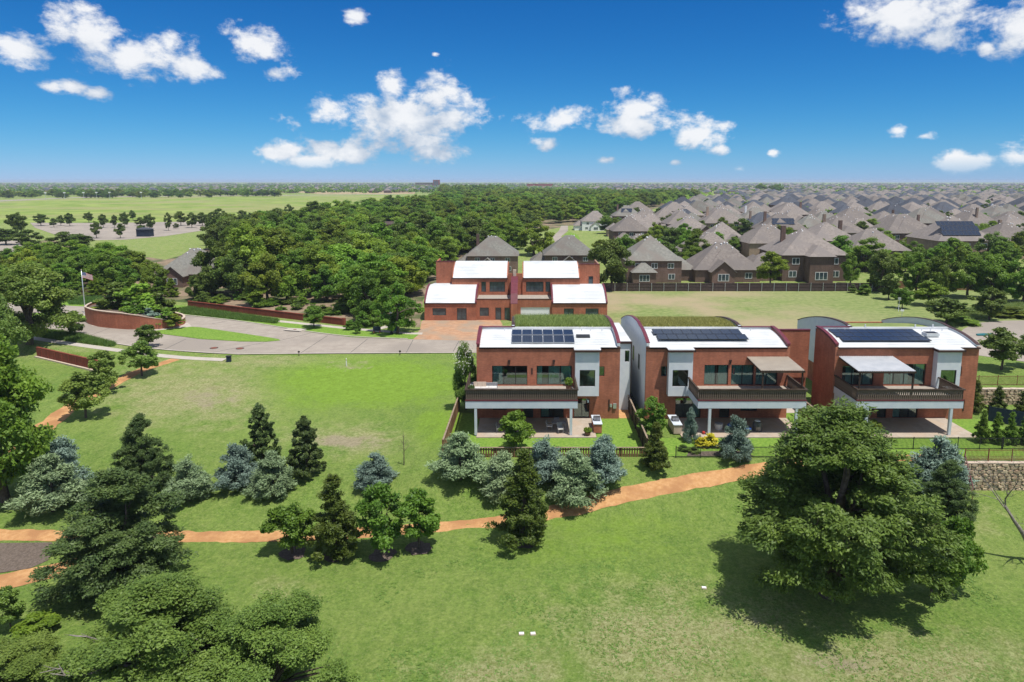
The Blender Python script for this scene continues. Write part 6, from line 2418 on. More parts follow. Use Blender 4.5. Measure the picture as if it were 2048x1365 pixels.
def build_suburb():
    rs = random.Random(11)
    # (kind, px centre, base row of the near side, width px, roof, wall, rot, label)
    near = [
        (0, 1308, 566, 128, 'roof_grey', 'brick_dark', 0, 'single-storey grey-green hipped house just right of the duplex behind the long fence'),
        (1, 1455, 565, 150, 'roof_tan', 'brick_dark', 0, 'two-storey dark brick house behind the long fence with white-framed tall windows'),
        (2, 1628, 563, 152, 'roof_tan', 'brick_dark', 0, 'two-storey brick house with gabled front wing near the right end of the long fence'),
        (3, 1760, 540, 130, 'roof_tan', 'brick_dark', 0, 'hipped grey-roofed house half hidden by the trees right of the long fence'),
        (0, 1930, 528, 160, 'roof_tan', 'brick_tan', 0, 'hipped house with three rows of dark solar panels behind the right-hand trees'),
        (5, 985, 547, 106, 'roof_grey', 'brick_dark', 0, 'grey hipped house directly behind the left half of the duplex'),
        (3, 1140, 545, 95, 'roof_grey', 'brick_dark', 0, 'grey hipped house directly behind the right half of the duplex'),
        (1, 372, 572, 140, 'roof_grey', 'brick_dark', 0, 'two-storey brick house with grey roof among the trees at the left beyond the planter'),
        (3, 1192, 462, 58, 'roof_tan', 'white', 0, 'small white-gabled house beside the curving suburb street'),
        (5, 1256, 452, 64, 'roof_grey', 'brick_dark', 0, 'house with dark solar panels on a steep roof at the edge of the woods'),
        (0, 1262, 492, 84, 'roof_tan', 'brick_dark', 0, 'low tan hipped house behind the grey-green one, near the suburb street'),
        (1, 1284, 520, 98, 'roof_tan', 'brick_dark', 0, 'tan-roofed house directly behind the grey-green single-storey one'),
        (6, 1385, 492, 94, 'roof_tan', 'brick_dark', 0, 'tan-roofed house left of the golden tree in the suburb'),
        (7, 1455, 508, 110, 'roof_tan', 'brick_dark', 0, 'wide tan-roofed house behind the dark brick two-storey one'),
        (5, 1570, 490, 100, 'roof_tan', 'brick_dark', 0, 'tan-roofed house with a single flat row of solar panels in the second row'),
        (2, 1690, 498, 96, 'roof_tan', 'brick_tan', 0, 'tan-roofed house with pale gable behind the gabled brick one'),
    ]
    for (k, px, row, wpx, roof, wall, rot, lab) in near:
        p = SUB[k]
        q = un(px, row)
        dep = proj(q.x, q.y, 0)[2]
        s = min(1.25, max(0.85, wpx * dep / FPX / (p['w'] + 2.5)))
        Y = q.y + (p['d'] / 2) * s
        sol = None
        if 'solar' in lab:
            sol = (9, 3, -5.0, 2.6) if 'three rows' in lab else ((6, 2, -3.4, 4.0) if 'steep' in lab else (8, 2, -4.0, 3.6))
            if k == 5:
                pass
        suburb_house(k, q.x, Y, rot, s, roof, wall, lab, None, True, sol)
        NAMED.append((q.x, Y, 13))
    # rows behind
    poly = [(1262, 512), (1205, 476), (1178, 455), (1200, 444), (1300, 440), (1360, 424), (1400, 410), (1440, 402), (1520, 393), (2500, 392), (3200, 440), (3000, 545), (1700, 545)]
    poly2 = [(1035, 413), (1180, 409), (1190, 395), (1150, 388), (1010, 388)]
    cand = []
    Y = 205
    row = 0
    while Y < 1250:
        X = -30 - (row % 2) * 8
        while X < 1150:
            x, y = X + rs.uniform(-2, 2), Y + rs.uniform(-2.5, 2.5)
            px, py, dep = proj(x, y, 0)
            if -150 < px < 2230 and (inpoly(px, py, poly) or inpoly(px, py, poly2)):
                if all((x - a) ** 2 + (y - b) ** 2 > (r + 9) ** 2 for a, b, r in NAMED[:16]):
                    cand.append((y, x, row, inpoly(px, py, poly2)))
            X += rs.uniform(18.5, 21)
        Y += 25 if row % 2 == 0 else 33
        row += 1
    cand.sort()
    things, rest = cand[:270], cand[270:]
    for i, (y, x, row, p2) in enumerate(things):
        k = rs.randrange(8)
        slate = p2 or rs.random() < (0.12 if y < 420 else 0.45)
        rot = (0 if row % 2 == 0 else math.pi) + rs.choice((0, 0, 0, math.pi / 2)) + rs.uniform(-0.05, 0.05)
        wall = rs.choice(('brick_dark', 'brick_dark', 'brick_tan', 'brick_tan', 'white'))
        if slate:
            roof, lab, grp = 'roof_slate', 'slate-blue roofed house among the far rows of the suburb', 'slate-roofed suburb houses'
        elif rs.random() < 0.25:
            roof, lab, grp = 'roof_grey', 'grey-green roofed house among the tan rows of the suburb', 'grey-roofed suburb houses'
        else:
            roof, lab, grp = 'roof_tan', 'tan-grey hipped roof house in the packed rows of the suburb', 'tan-roofed suburb houses'
        ho = suburb_house(k, x, y, rot, rs.uniform(0.94, 1.12), roof, wall, lab, grp, y < 420)
        px = proj(x, y, 0)[0]
        depth = 'second row' if y < 245 else ('third row' if y < 300 else ('middle rows' if y < 420 else ('far rows' if y < 640 else 'farthest rows')))
        kind = {'roof_slate': 'slate-blue roofed', 'roof_grey': 'grey-green roofed', 'roof_tan': 'tan-grey roofed'}[roof]
        kind += ' pale-walled' if wall == 'white' else (' tan brick' if wall == 'brick_tan' else ' dark brick')
        reg(ho, kind + ' house', depth + ' ' + sub_zone(px), px, grp)
        NAMED.append((x, y, 11))
    return rest


REST = build_suburb()


def far_houses():
    """the housing that runs on to the horizon: simple hipped houses joined by colour"""
    rs = np.random.RandomState(3)
    P = [(x, y) for (y, x, r, p2) in REST]
    n = 5200
    ang = rs.uniform(-0.80, 0.74, n)
    dist = 1250 * (5.2 ** rs.uniform(0, 1, n))
    for a, dd in zip(ang, dist):
        x, y = dd * math.tan(a), dd
        if a < -0.12 and dd < 1450:
            continue
        if -0.12 < a < 0.22 and dd < 1700 and rs.uniform() < 0.7:
            continue
        if rs.uniform() < (0.62 if a < 0.1 else 0.35):
            continue
        P.append((x, y))
    for key, sel in (('roof_tan', 0), ('roof_slate', 1), ('roof_grey', 2)):
        Q = [p for i, p in enumerate(P) if (0 if i % 7 < 3 else (1 if i % 7 < 6 else 2)) == sel]
        V, F, W_, WF = [], [], [], []
        for (x, y) in Q:
            w, d = rs.uniform(7, 10), rs.uniform(6.5, 8.5)
            e = rs.uniform(3, 5.6)
            h = e + rs.uniform(3.6, 5.2)
            r = min(w, d)
            b = len(V)
            V += [(x - w, y - d, e), (x + w, y - d, e), (x + w, y + d, e), (x - w, y + d, e), (x - w + r, y, h), (x + w - r + 0.1, y, h)]
            F += [(b, b + 1, b + 5, b + 4), (b + 1, b + 2, b + 5, b + 5), (b + 2, b + 3, b + 4, b + 5), (b + 3, b, b + 4, b + 4)]
            c = len(W_)
            W_ += [(x - w + .5, y - d + .5, 0), (x + w - .5, y - d + .5, 0), (x + w - .5, y + d - .5, 0), (x - w + .5, y + d - .5, 0)]
            W_ += [(a1, a2, e) for a1, a2, a3 in W_[c:c + 4]]
            WF += [(c, c + 1, c + 5, c + 4), (c + 1, c + 2, c + 6, c + 5), (c + 2, c + 3, c + 7, c + 6), (c + 3, c, c + 4, c + 7)]
        mb = MB()
        mb.v = V
        mb.f = [tuple(dict.fromkeys(f)) for f in F]
        o = mb.build('distant_roofs', M[key])
        tag(o, {'roof_tan': 'tan roofs of the distant suburb merging at the horizon', 'roof_slate': 'slate-blue roofs of the distant suburb at the horizon', 'roof_grey': 'grey-green roofs of the distant suburb at the horizon'}[key], 'houses', kind='stuff')
        mb = MB()
        mb.v, mb.f = W_, WF
        w_ = mb.build('walls', M['brick_tan' if sel else 'brick_dark'], o)


far_houses()


def far_landmarks():
    q = un(872, 374)
    o = empty('red_office_block', (q.x, q.y, 0), 0, 'tall reddish block rising alone on the horizon left of centre', 'building')
    k = proj(q.x, q.y, 0)[2] / FPX
    MB().box(-6 * k, 6 * k, 0, 40, 0, 30).build('block', M['redwall'], o)
    for s in (-4, -1, 2):
        MB().box(s * k, (s + 2) * k, -0.6, -0.1, 8, 26).build('window', M['glass_far'], o)
    o = empty('long_warehouse', (q.x - 60, q.y + 60, 0), 0, 'long low tan building beside the reddish block on the horizon', 'building')
    MB().box(-18 * k, 26 * k, 0, 40, 0, 17).build('wall', M['brick_tan'], o)
    MB().box(-18.5 * k, 26.5 * k, -2, 42, 17.02, 18).build('roof', M['corr_tan'], o)
    q = un(1080, 377)
    k = proj(q.x, q.y, 0)[2] / FPX
    o = empty('orange_building', (q.x, q.y, 0), 0, 'long reddish-tan building on the horizon above the slate roofs', 'building')
    MB().box(-26 * k, 26 * k, 0, 30, 0, 15).build('wall', M['redwall'], o)
    MB().box(-40 * k, 44 * k, -10, -0.5, 0, 8).build('front_range', M['brick_tan'], o)
    # pavilion in the woods
    q = un(786, 478)
    o = empty('pavilion', (q.x, q.y, 0), 0.05, 'brown two-tier roofed pavilion in a clearing of the woods', 'pavilion')
    rb = MB()
    hip(rb, -7.5, 7.5, 0, 8, 4.4, 0.32, 0.8)
    rb.build('lower_roof', M['maroon'], o)
    rb = MB()
    hip(rb, -6.5, 6.5, 1.5, 7, 6.3, 0.35, 0.8)
    rb.build('upper_roof', M['wood_grey'], o)
    MB().box(-6.3, 6.3, 1.6, 6.9, 4.5, 6.28).build('clerestory', M['brick_tan'], o)
    MB().box(-6.8, 6.8, 0.8, 7.4, 0, 4.38).build('wall', M['brick_dark'], o)
    for i in range(5):
        window(o, 'window', -6 + i * 2.5, -4.2 + i * 2.5, 0.8, 3.2, 0.72, 2, glass='glass_far', depth=0.078)
    q = un(286, 474)
    o = empty('bus_shelter', (q.x, q.y, 0), 0, 'small dark green shed at the near edge of the parking lot', 'shed')
    MB().box(-3, 3, 0, 4, 0, 3.4).build('shed_wall', M['tarp'], o)
    rb = MB()
    hip(rb, -3, 3, 0, 4, 3.42, 0.35, 0.4)
    rb.build('shed_roof', M['roof_slate'], o)
    # lamp masts along the far road
    for i, px in enumerate((92, 130, 168, 194, 220, 283)):
        q = un(px, 401 - 0.006 * px)
        o = empty('light_mast', (q.x, q.y, 0), 0, 'white-headed light mast along the far road beyond the meadow', 'lamp post', 'light masts beyond the meadow')
        MB().tube([(0, 0, 0), (0, 0, 9)], 0.22, 6).build('mast', M['pole'], o)
        MB().box(-1.1, 1.1, -0.9, 0.9, 9.02, 10.4).build('lamp_head', M['white'], o)


far_landmarks()


# ------------------------------------------------------------------ trees
def build_trees():
    oakm = make_tree_meshes('wide', 21, LEAF['oak'], 1700, 105, 0.062)
    oakn = make_tree_meshes('ragged', 22, LEAF['oak_near'], 1500, 110, 0.066)
    lowm = make_tree_meshes('low', 23, LEAF['dark'], 1000, 95, 0.080)
    tall = make_tree_meshes('broad', 24, LEAF['oak_near'], 420, 110, 0.16)
    cyp = [make_tree_meshes('cypress', 30 + i, LEAF['blue'], 300, 75, 0.13) for i in range(3)]
    cone = [make_tree_meshes('cone', 40 + i, LEAF['cone'], 460, 62, 0.13) for i in range(2)]
    yng = [make_tree_meshes('young', 50 + i, LEAF['fresh'], 170, 80, 0.25) for i in range(3)]
    shr = [make_tree_meshes('shrub', 60 + i, LEAF['fresh'], 110, 60, 0.5) for i in range(2)]
    T = tree_px
    # --- the big ones in front
    big = T('oak_tree', oakm, 9.3, 1657, 1190, 803, 520, 'huge dark oak filling the lower right, its shadow on the lawn', rz=0.6)
    near = T('oak_tree', oakn, 8.6, 335, 1420, 1165, 480, 'broad bright oak cut off by the bottom edge at lower left', rz=2.2)
    T('oak_tree', oakn, 8.6, 545, 1430, 1205, 400, 'smaller bright oak at the bottom edge, right of the broad one', rz=5.1)
    T('oak_tree', oakn, 9.4, -30, 1430, 1300, 400, 'spreading oak in the bottom left corner of the view', rz=4.0)
    T('evergreen_tree', lowm, 8.4, 248, 1160, 930, 320, 'broad dark evergreen astride the orange trail on the left', rz=1.0)
    T('evergreen_tree', lowm, 8.4, 290, 985, 822, 130, 'dark pointed evergreen rising behind the broad one at left', rz=3.0)
    T('oak_tree', tall, 9.0, 12, 1002, 655, 250, 'tall leafy tree with stout trunk at the left edge', leafmat=LEAF['fresh'], rz=0.3)
    T('oak_tree', tall, 9.0, 60, 690, 520, 190, 'large grey-green tree at the left edge behind the entry street', rz=2.0)
    T('oak_tree', tall, 9.0, -25, 760, 560, 170, 'dark leafy tree half out of view at the left edge by the street', rz=4.2)
    T('leafy_tree', yng[0], 7.6, 1905, 1190, 1020, 105, 'bright green sapling clump at the right foot of the huge oak', leafmat=LEAF['fresh'], rz=1)
    T('leafy_tree', yng[1], 7.6, 1862, 1195, 1075, 110, 'small bright tree tucked under the right side of the huge oak', leafmat=LEAF['fresh'], rz=2)
    T('evergreen_tree', lowm, 8.4, 1892, 1040, 915, 118, 'dark juniper below the stone wall, in front of the blue cypress', leafmat=LEAF['dark'], rz=2)
    for o, sd, mt in ((big, 3, 'bark'), (near, 5, 'bark_pale')):
        r2 = random.Random(sd)
        for k in range(7):                                # limbs that break out of the foliage
            a = r2.uniform(0, 6.28)
            q = Vector((0.5 * math.cos(a), 0.5 * math.sin(a), 3.5))
            d = Vector((math.cos(a), math.sin(a), r2.uniform(0.7, 1.3))).normalized()
            pts = [q.copy()]
            for _ in range(6):
                d = (d + Vector((r2.uniform(-1, 1), r2.uniform(-1, 1), r2.uniform(-0.5, 0.7))) * 0.3).normalized()
                q = q + d * (r2.uniform(0.42, 0.55) if mt == 'bark' else r2.uniform(0.5, 0.66))
                pts.append(q.copy())
            mb = MB()
            mb.tube(pts, [0.11, 0.09, 0.075, 0.06, 0.045, 0.03, 0.012], 6, cap=False)
            for j in (3, 4, 5):
                e = (d + Vector((r2.uniform(-1, 1), r2.uniform(-1, 1), r2.uniform(-0.2, 1)))).normalized()
                mb.tube([pts[j], pts[j] + e * 0.4, pts[j] + e * 0.8 + Vector((0, 0, 0.12))], [0.03, 0.02, 0.006], 4, cap=False)
            mb.build('limb', M[mt], o, smooth=True)
    for i, (px, b, t) in enumerate(((152, 590, 546), (190, 592, 552), (220, 593, 556), (246, 593, 544), (264, 592, 554), (291, 593, 548), (318, 594, 552), (344, 594, 556))):
        T('young_cypress', cone[i % 2], 5.4, px, b, t, 34, 'light green young cypress in the row behind the brick planter', group='row of young cypresses behind the planter', leafmat=LEAF['lime' if i % 3 else 'fresh'])
    # --- blue-grey cypresses
    for (px, b, t, w, k, mt, lab) in (
            (107, 1022, 905, 122, 0, 'sage', 'pale blue-grey cypress by the left trunk, nearest of the pair'),
            (128, 985, 872, 100, 1, 'blue', 'darker blue cypress behind the pale one at the left edge'),
            (380, 1000, 908, 84, 2, 'sage', 'sage cypress peeking out right of the dark evergreens'),
            (474, 972, 886, 82, 0, 'blue', 'small steel-blue cypress left of the sage round one'),
            (548, 990, 900, 84, 1, 'sage', 'rounded sage-green cypress between two dark junipers'),
            (751, 972, 902, 80, 2, 'blue', 'small blue-grey cypress standing alone mid-lawn'),
            (921, 958, 862, 106, 0, 'sage', 'wide grey-green cypress left of the feathery cone tree, by the low fence'),
            (1004, 992, 902, 92, 1, 'sage', 'grey-green cypress just left of the feathery cone tree'),
            (1090, 962, 870, 92, 2, 'blue', 'blue-grey cypress behind the feathery cone tree, by the low fence'),
            (1147, 998, 896, 106, 1, 'sage', 'broad grey-green cypress right of the feathery cone tree, beside the trail'),
            (1207, 964, 868, 84, 0, 'blue', 'blue-grey cypress at the right end of the group, near the board fence'),
            (1874, 985, 866, 116, 2, 'blue', 'large pale blue cypress in front of the right-hand railing'),
            (1470, 918, 830, 66, 0, 'blue', 'slim blue spruce left of the huge oak near the golden shrubs'),
            (1380, 884, 812, 30, 1, 'blue', 'narrow little blue spruce by the middle patio column')):
        T('blue_cypress', cyp[k], 6.5, px, b, t, w, lab, leafmat=LEAF[mt])
    # --- junipers and cones
    for (px, b, t, w, k, mt, lab) in (
            (672, 1112, 945, 104, 0, 'cone', 'feathery pointed cypress in the group of four by the trail'),
            (1046, 1085, 896, 112, 1, 'cone', 'tall feathery cone-shaped tree standing on the trail edge mid-picture'),
            (1310, 938, 842, 58, 0, 'cone', 'slim feathery young tree at the foot of the dark board fence')):
        T('feathery_cypress', cone[k], 4.8, px, b, t, w, lab, leafmat=LEAF[mt])
    jun = make_tree_meshes('low', 71, LEAF['dark'], 330, 80, 0.20)
    for (px, b, t, w, lab) in ((524, 928, 806, 82, 'tall dark juniper behind the sage cypress'), (613, 950, 832, 92, 'broad dark juniper right of the sage cypress')):
        T('juniper', jun, 8.4, px, b, t, w, lab)
    for (px, b, t, w, k, mt, lab) in (
            (585, 1108, 1000, 96, 0, 'fresh', 'low leafy tree at the left of the group of four by the trail'),
            (766, 1112, 962, 104, 1, 'fresh', 'bright leafy tree right of the feathery one by the trail'),
            (838, 1098, 978, 94, 2, 'fresh', 'round leafy tree at the right end of the group by the trail'),
            (1032, 905, 815, 70, 0, 'fresh', 'leafy young tree in front of the first patio'),
            (1302, 880, 790, 62, 1, 'fresh', 'bushy bright tree beside the board fence before the middle house'),
            (172, 836, 736, 84, 0, 'oak_near', 'street tree lowest on the orange trail at left'),
            (211, 784, 698, 66, 1, 'oak_near', 'street tree second along the orange trail at left'),
            (284, 752, 680, 66, 2, 'oak_near', 'street tree highest on the orange trail at left'),
            (297, 696, 645, 48, 0, 'oak', 'small round tree on the verge between street and left sidewalk'),
            (151, 671, 620, 44, 1, 'oak', 'small dark tree on the tall grass verge left of the planter'),
            (512, 613, 560, 46, 2, 'lime', 'yellow-green young tree just behind the deep red brick wall'),
            (409, 614, 585, 20, 1, 'oak', 'tiny tree at the left end of the deep red brick wall'),
            (628, 656, 608, 46, 0, 'fresh', 'light green verge tree at the middle of the deep red brick wall'),
            (715, 668, 640, 20, 1, 'fresh', 'tiny sapling on the verge past the end of the red brick wall'),
            (2003, 740, 654, 82, 2, 'oak', 'dark tree on the grass right of the end house'),
            (2060, 735, 665, 60, 1, 'oak', 'dark tree at the right edge beyond the end house'),
            (1892, 648, 592, 78, 0, 'oak', 'olive-green tree at the near edge of the rough lot'),
            (1978, 640, 574, 68, 1, 'oak', 'olive-green tree beside the cul-de-sac, right of its twin'),
            (1856, 612, 560, 58, 2, 'lime', 'bright yellow-green tree at the right of the rough lot'),
            (1804, 618, 572, 40, 0, 'fresh', 'small round green tree beside the yellow-green one'),
            (1777, 600, 545, 42, 1, 'oak', 'dark narrow tree standing before the end of the long fence'),
            (1540, 575, 500, 58, 2, 'lime', 'light olive tree rising in front of the long fence'),
            (1713, 868, 815, 32, 0, 'fresh', 'small leafy shrub tree at the left column of the right-hand patio'),
            (1746, 868, 838, 34, 1, 'lime', 'yellowish small tree inside the right-hand patio railing'),
            (22, 1262, 1172, 60, 2, 'oak_near', 'little tree at the left edge below the lower trail')):
        T('young_tree', yng[k], 6.7, px, b, t, w, lab, leafmat=LEAF[mt])
    broad = [make_tree_meshes('broad', 80 + i, LEAF['wood'], 210, 105, 0.215, hi=False) for i in range(4)]
    for (px, b, t, w, k, mt, lab) in (
            (1222, 580, 468, 92, 0, 'oak', 'big dark tree against the right end of the duplex'),
            (1068, 512, 438, 84, 1, 'lime', 'rounded yellow-green tree beside the curving suburb street'),
            (1346, 498, 458, 28, 2, 'yellow', 'golden tree standing out among the tan roofs'),
            (1760, 585, 490, 64, 0, 'oak', 'dark tree at the right end of the long fence'),
            (1700, 570, 500, 46, 3, 'wood', 'leafy tree rising behind the long fence right of the gabled house'),
            (1830, 588, 500, 70, 1, 'wood', 'olive tree in the belt right of the rough lot, left end'),
            (1880, 592, 496, 72, 2, 'wood', 'olive tree second in the belt right of the rough lot'),
            (1935, 596, 505, 78, 3, 'wood', 'leaning leafy tree in the middle of the right belt'),
            (1985, 600, 500, 90, 0, 'fresh', 'bright green spreading tree at the right end of the belt'),
            (2045, 606, 510, 90, 1, 'fresh', 'bright green tree cut by the right edge'),
            (1255, 430 + 110, 500, 44, 2, 'wood', 'green tree between the grey-green house and the duplex'),
            (1385, 545, 490, 70, 3, 'wood', 'round dark green tree between the first two suburb houses'),
            (795, 668, 560, 92, 1, 'wood', 'drooping yellow-green tree left of the duplex'),
            (312, 588, 520, 62, 0, 'wood', 'round tree just left of the two-storey house beyond the planter'),
            (425, 592, 470, 88, 1, 'oak', 'dark tree overlapping the right end of the two-storey house beyond the planter'),
            (275, 560, 500, 70, 3, 'wood', 'leafy tree standing left of and behind the two-storey house beyond the planter'),
            (390, 600, 548, 44, 2, 'oak', 'small dark tree in front of the two-storey house beyond the planter'),
            (740, 645, 540, 84, 2, 'wood', 'dark green tree behind the garden walk, left of the duplex')):
        T('leafy_tree', broad[k], 8.8, px, b, t, w, lab, leafmat=LEAF[mt])
    # --- shrubs
    for (px, b, t, w, k, mt, lab) in (
            (1420, 893, 866, 40, 0, 'yellow', 'golden yellow shrub in the bed of the middle garden'),
            (1402, 895, 874, 26, 1, 'yellow', 'smaller golden shrub left of the bright one in the middle garden'),
            (1455, 905, 880, 30, 0, 'fresh', 'green shrub right of the golden shrubs'),
            (1365, 902, 888, 24, 1, 'oak', 'low dark shrub in the bed behind the iron railing'),
            (1388, 906, 893, 26, 0, 'oak', 'low dark shrub in front of the golden ones'),
            (70, 1268, 1228, 84, 0, 'lime', 'yellow-green bush beside the bottom left oak'),
            (728, 655, 622, 34, 1, 'fresh', 'round shrub left of the garden walk'),
            (752, 652, 618, 34, 0, 'fresh', 'round shrub right beside the garden walk'),
            (1705, 586, 568, 18, 0, 'oak', 'small round shrub at the right end of the long fence'),
            (1727, 590, 567, 30, 1, 'fresh', 'olive shrub right of the small round one by the long fence'),
            (1375, 560, 545, 34, 0, 'fresh', 'round bush peeking over the long fence'),
            (700, 660, 640, 26, 1, 'wood', 'bush at the end pier of the red brick wall'),
            (1925, 648, 632, 60, 0, 'wood', 'grey-green brush along the rough lot by the cul-de-sac'),
            (2010, 632, 612, 90, 1, 'wood', 'grey-green brush beyond the cul-de-sac')):
        T('shrub', shr[k], 8.6, px, b, t, w, lab, 'shrub', leafmat=LEAF[mt])
    # vine-clad crape tree at the left corner of the first house
    put_tree('flowering_tree', tall, -6.7, 74.2, 8.2, 3.4, 9.0, 'white-flowering climber tree at the left corner of the first house', leafmat=LEAF['oak_near'])
    rs = np.random.RandomState(9)
    n = 420
    P = unit(rs.normal(size=(n, 3))) * (rs.uniform(0.6, 1.0, (n, 1))) * np.array([1.5, 1.5, 2.0]) + np.array([-6.7, 74.0, 6.0])
    V, F, T_ = leaves(rs, P, unit(P - np.array([-6.7, 74.2, 5.0])), 0.11, 1.3, 0.5, 0.5, False, rs.uniform(0, 1, n))
    o = link_mesh('blossom', np_mesh('blossom', V, F, LEAF['white'], T_))
    tag(o, 'white blossoms scattered over the climber at the first house', 'blossom', kind='stuff')
    # evergreens right of the end house
    for i, (x, y, h) in enumerate(((45.1, 64.3, 3.5), (46.4, 64.1, 3.3), (47.7, 64.0, 3.4), (49.0, 63.9, 3.2))):
        put_tree('columnar_evergreen', cone[i % 2], x, y, h, 1.5, 4.8, ('first', 'second', 'third', 'fourth')[i] + ' slim young evergreen from the end house along the iron railing', group='young evergreens along the railing', leafmat=LEAF['fresh'])
    for i, (x, y, h) in enumerate(((50.4, 73.5, 3.8), (52.2, 72.4, 3.4), (54.4, 71.5, 3.3), (56.3, 70.5, 3.2))):
        put_tree('columnar_evergreen', cone[i % 2], x, y, h, 2.1, 4.8, ('first', 'second', 'third', 'fourth')[i] + ' bushy evergreen from the end house, before the upper stone wall', group='bushy evergreens before the upper stone wall', leafmat=LEAF['cone'])
    # bare sapling and dead tree
    p = G(808, 930)
    o = empty('bare_sapling', (p.x, p.y, p.z - 0.05), 0, 'thin leafless sapling standing alone in the lawn before the first house', 'tree')
    m = MB()
    m.tube([(0, 0, 0), (0.03, 0, 1.4), (0, 0.02, 3.3)], [0.05, 0.035, 0.008], 6, cap=False)
    m.build('trunk', M['bark'], o)
    r2 = random.Random(4)
    m = MB()
    for k in range(22):
        z = r2.uniform(0.9, 3.0)
        a = r2.uniform(0, 6.28)
        l = (3.4 - z) * 0.32
        m.tube([(0, 0, z), (math.cos(a) * l * 0.5, math.sin(a) * l * 0.5, z + l * 0.5), (math.cos(a) * l, math.sin(a) * l, z + l * 1.1)], [0.014, 0.01, 0.004], 4, cap=False)
    m.build('twigs', M['bark'], o)
    dead_tree()
    return broad, yng


def dead_tree():
    p = G(2075, 1125)
    o = empty('dead_tree', (p.x, p.y, p.z - 0.1), 0, 'bare grey dead tree leaning in from the right edge', 'tree')
    r = random.Random(12)
    tb, bb = MB(), MB()

    def grow(a, d, ln, rad, lvl, mb):
        pts, rr = [a], [rad]
        q = a.copy()
        n = 4
        for i in range(n):
            d = (d + Vector((r.uniform(-1, 1), r.uniform(-1, 1), r.uniform(-0.7, 0.8))) * 0.28).normalized()
            q = q + d * (ln / n)
            pts.append(q.copy())
            rr.append(rad * (1 - 0.72 * (i + 1) / n))
        mb.tube(pts, rr, 7 if lvl == 0 else (5 if lvl == 1 else 3), cap=False)
        if lvl < 4:
            for k in range(4 if lvl else 5):
                t = r.uniform(0.3, 1.0)
                i = min(n - 1, int(t * n))
                s = pts[i].lerp(pts[i + 1], t * n - i)
                nd = (d + Vector((r.uniform(-1, 1), r.uniform(-1, 1), r.uniform(-0.6, 0.9))) * 1.0).normalized()
                grow(s, nd, ln * r.uniform(0.42, 0.68), max(0.006, rr[i] * 0.55), lvl + 1, bb)
    grow(Vector((0, 0, 0)), Vector((-0.42, 0.15, 1)).normalized(), 5.2, 0.26, 0, tb)
    tb.build('trunk', M['bark_pale'], o, smooth=True)
    bb.build('branches', M['bark_pale'], o, smooth=True)


BROAD, YNG = build_trees()


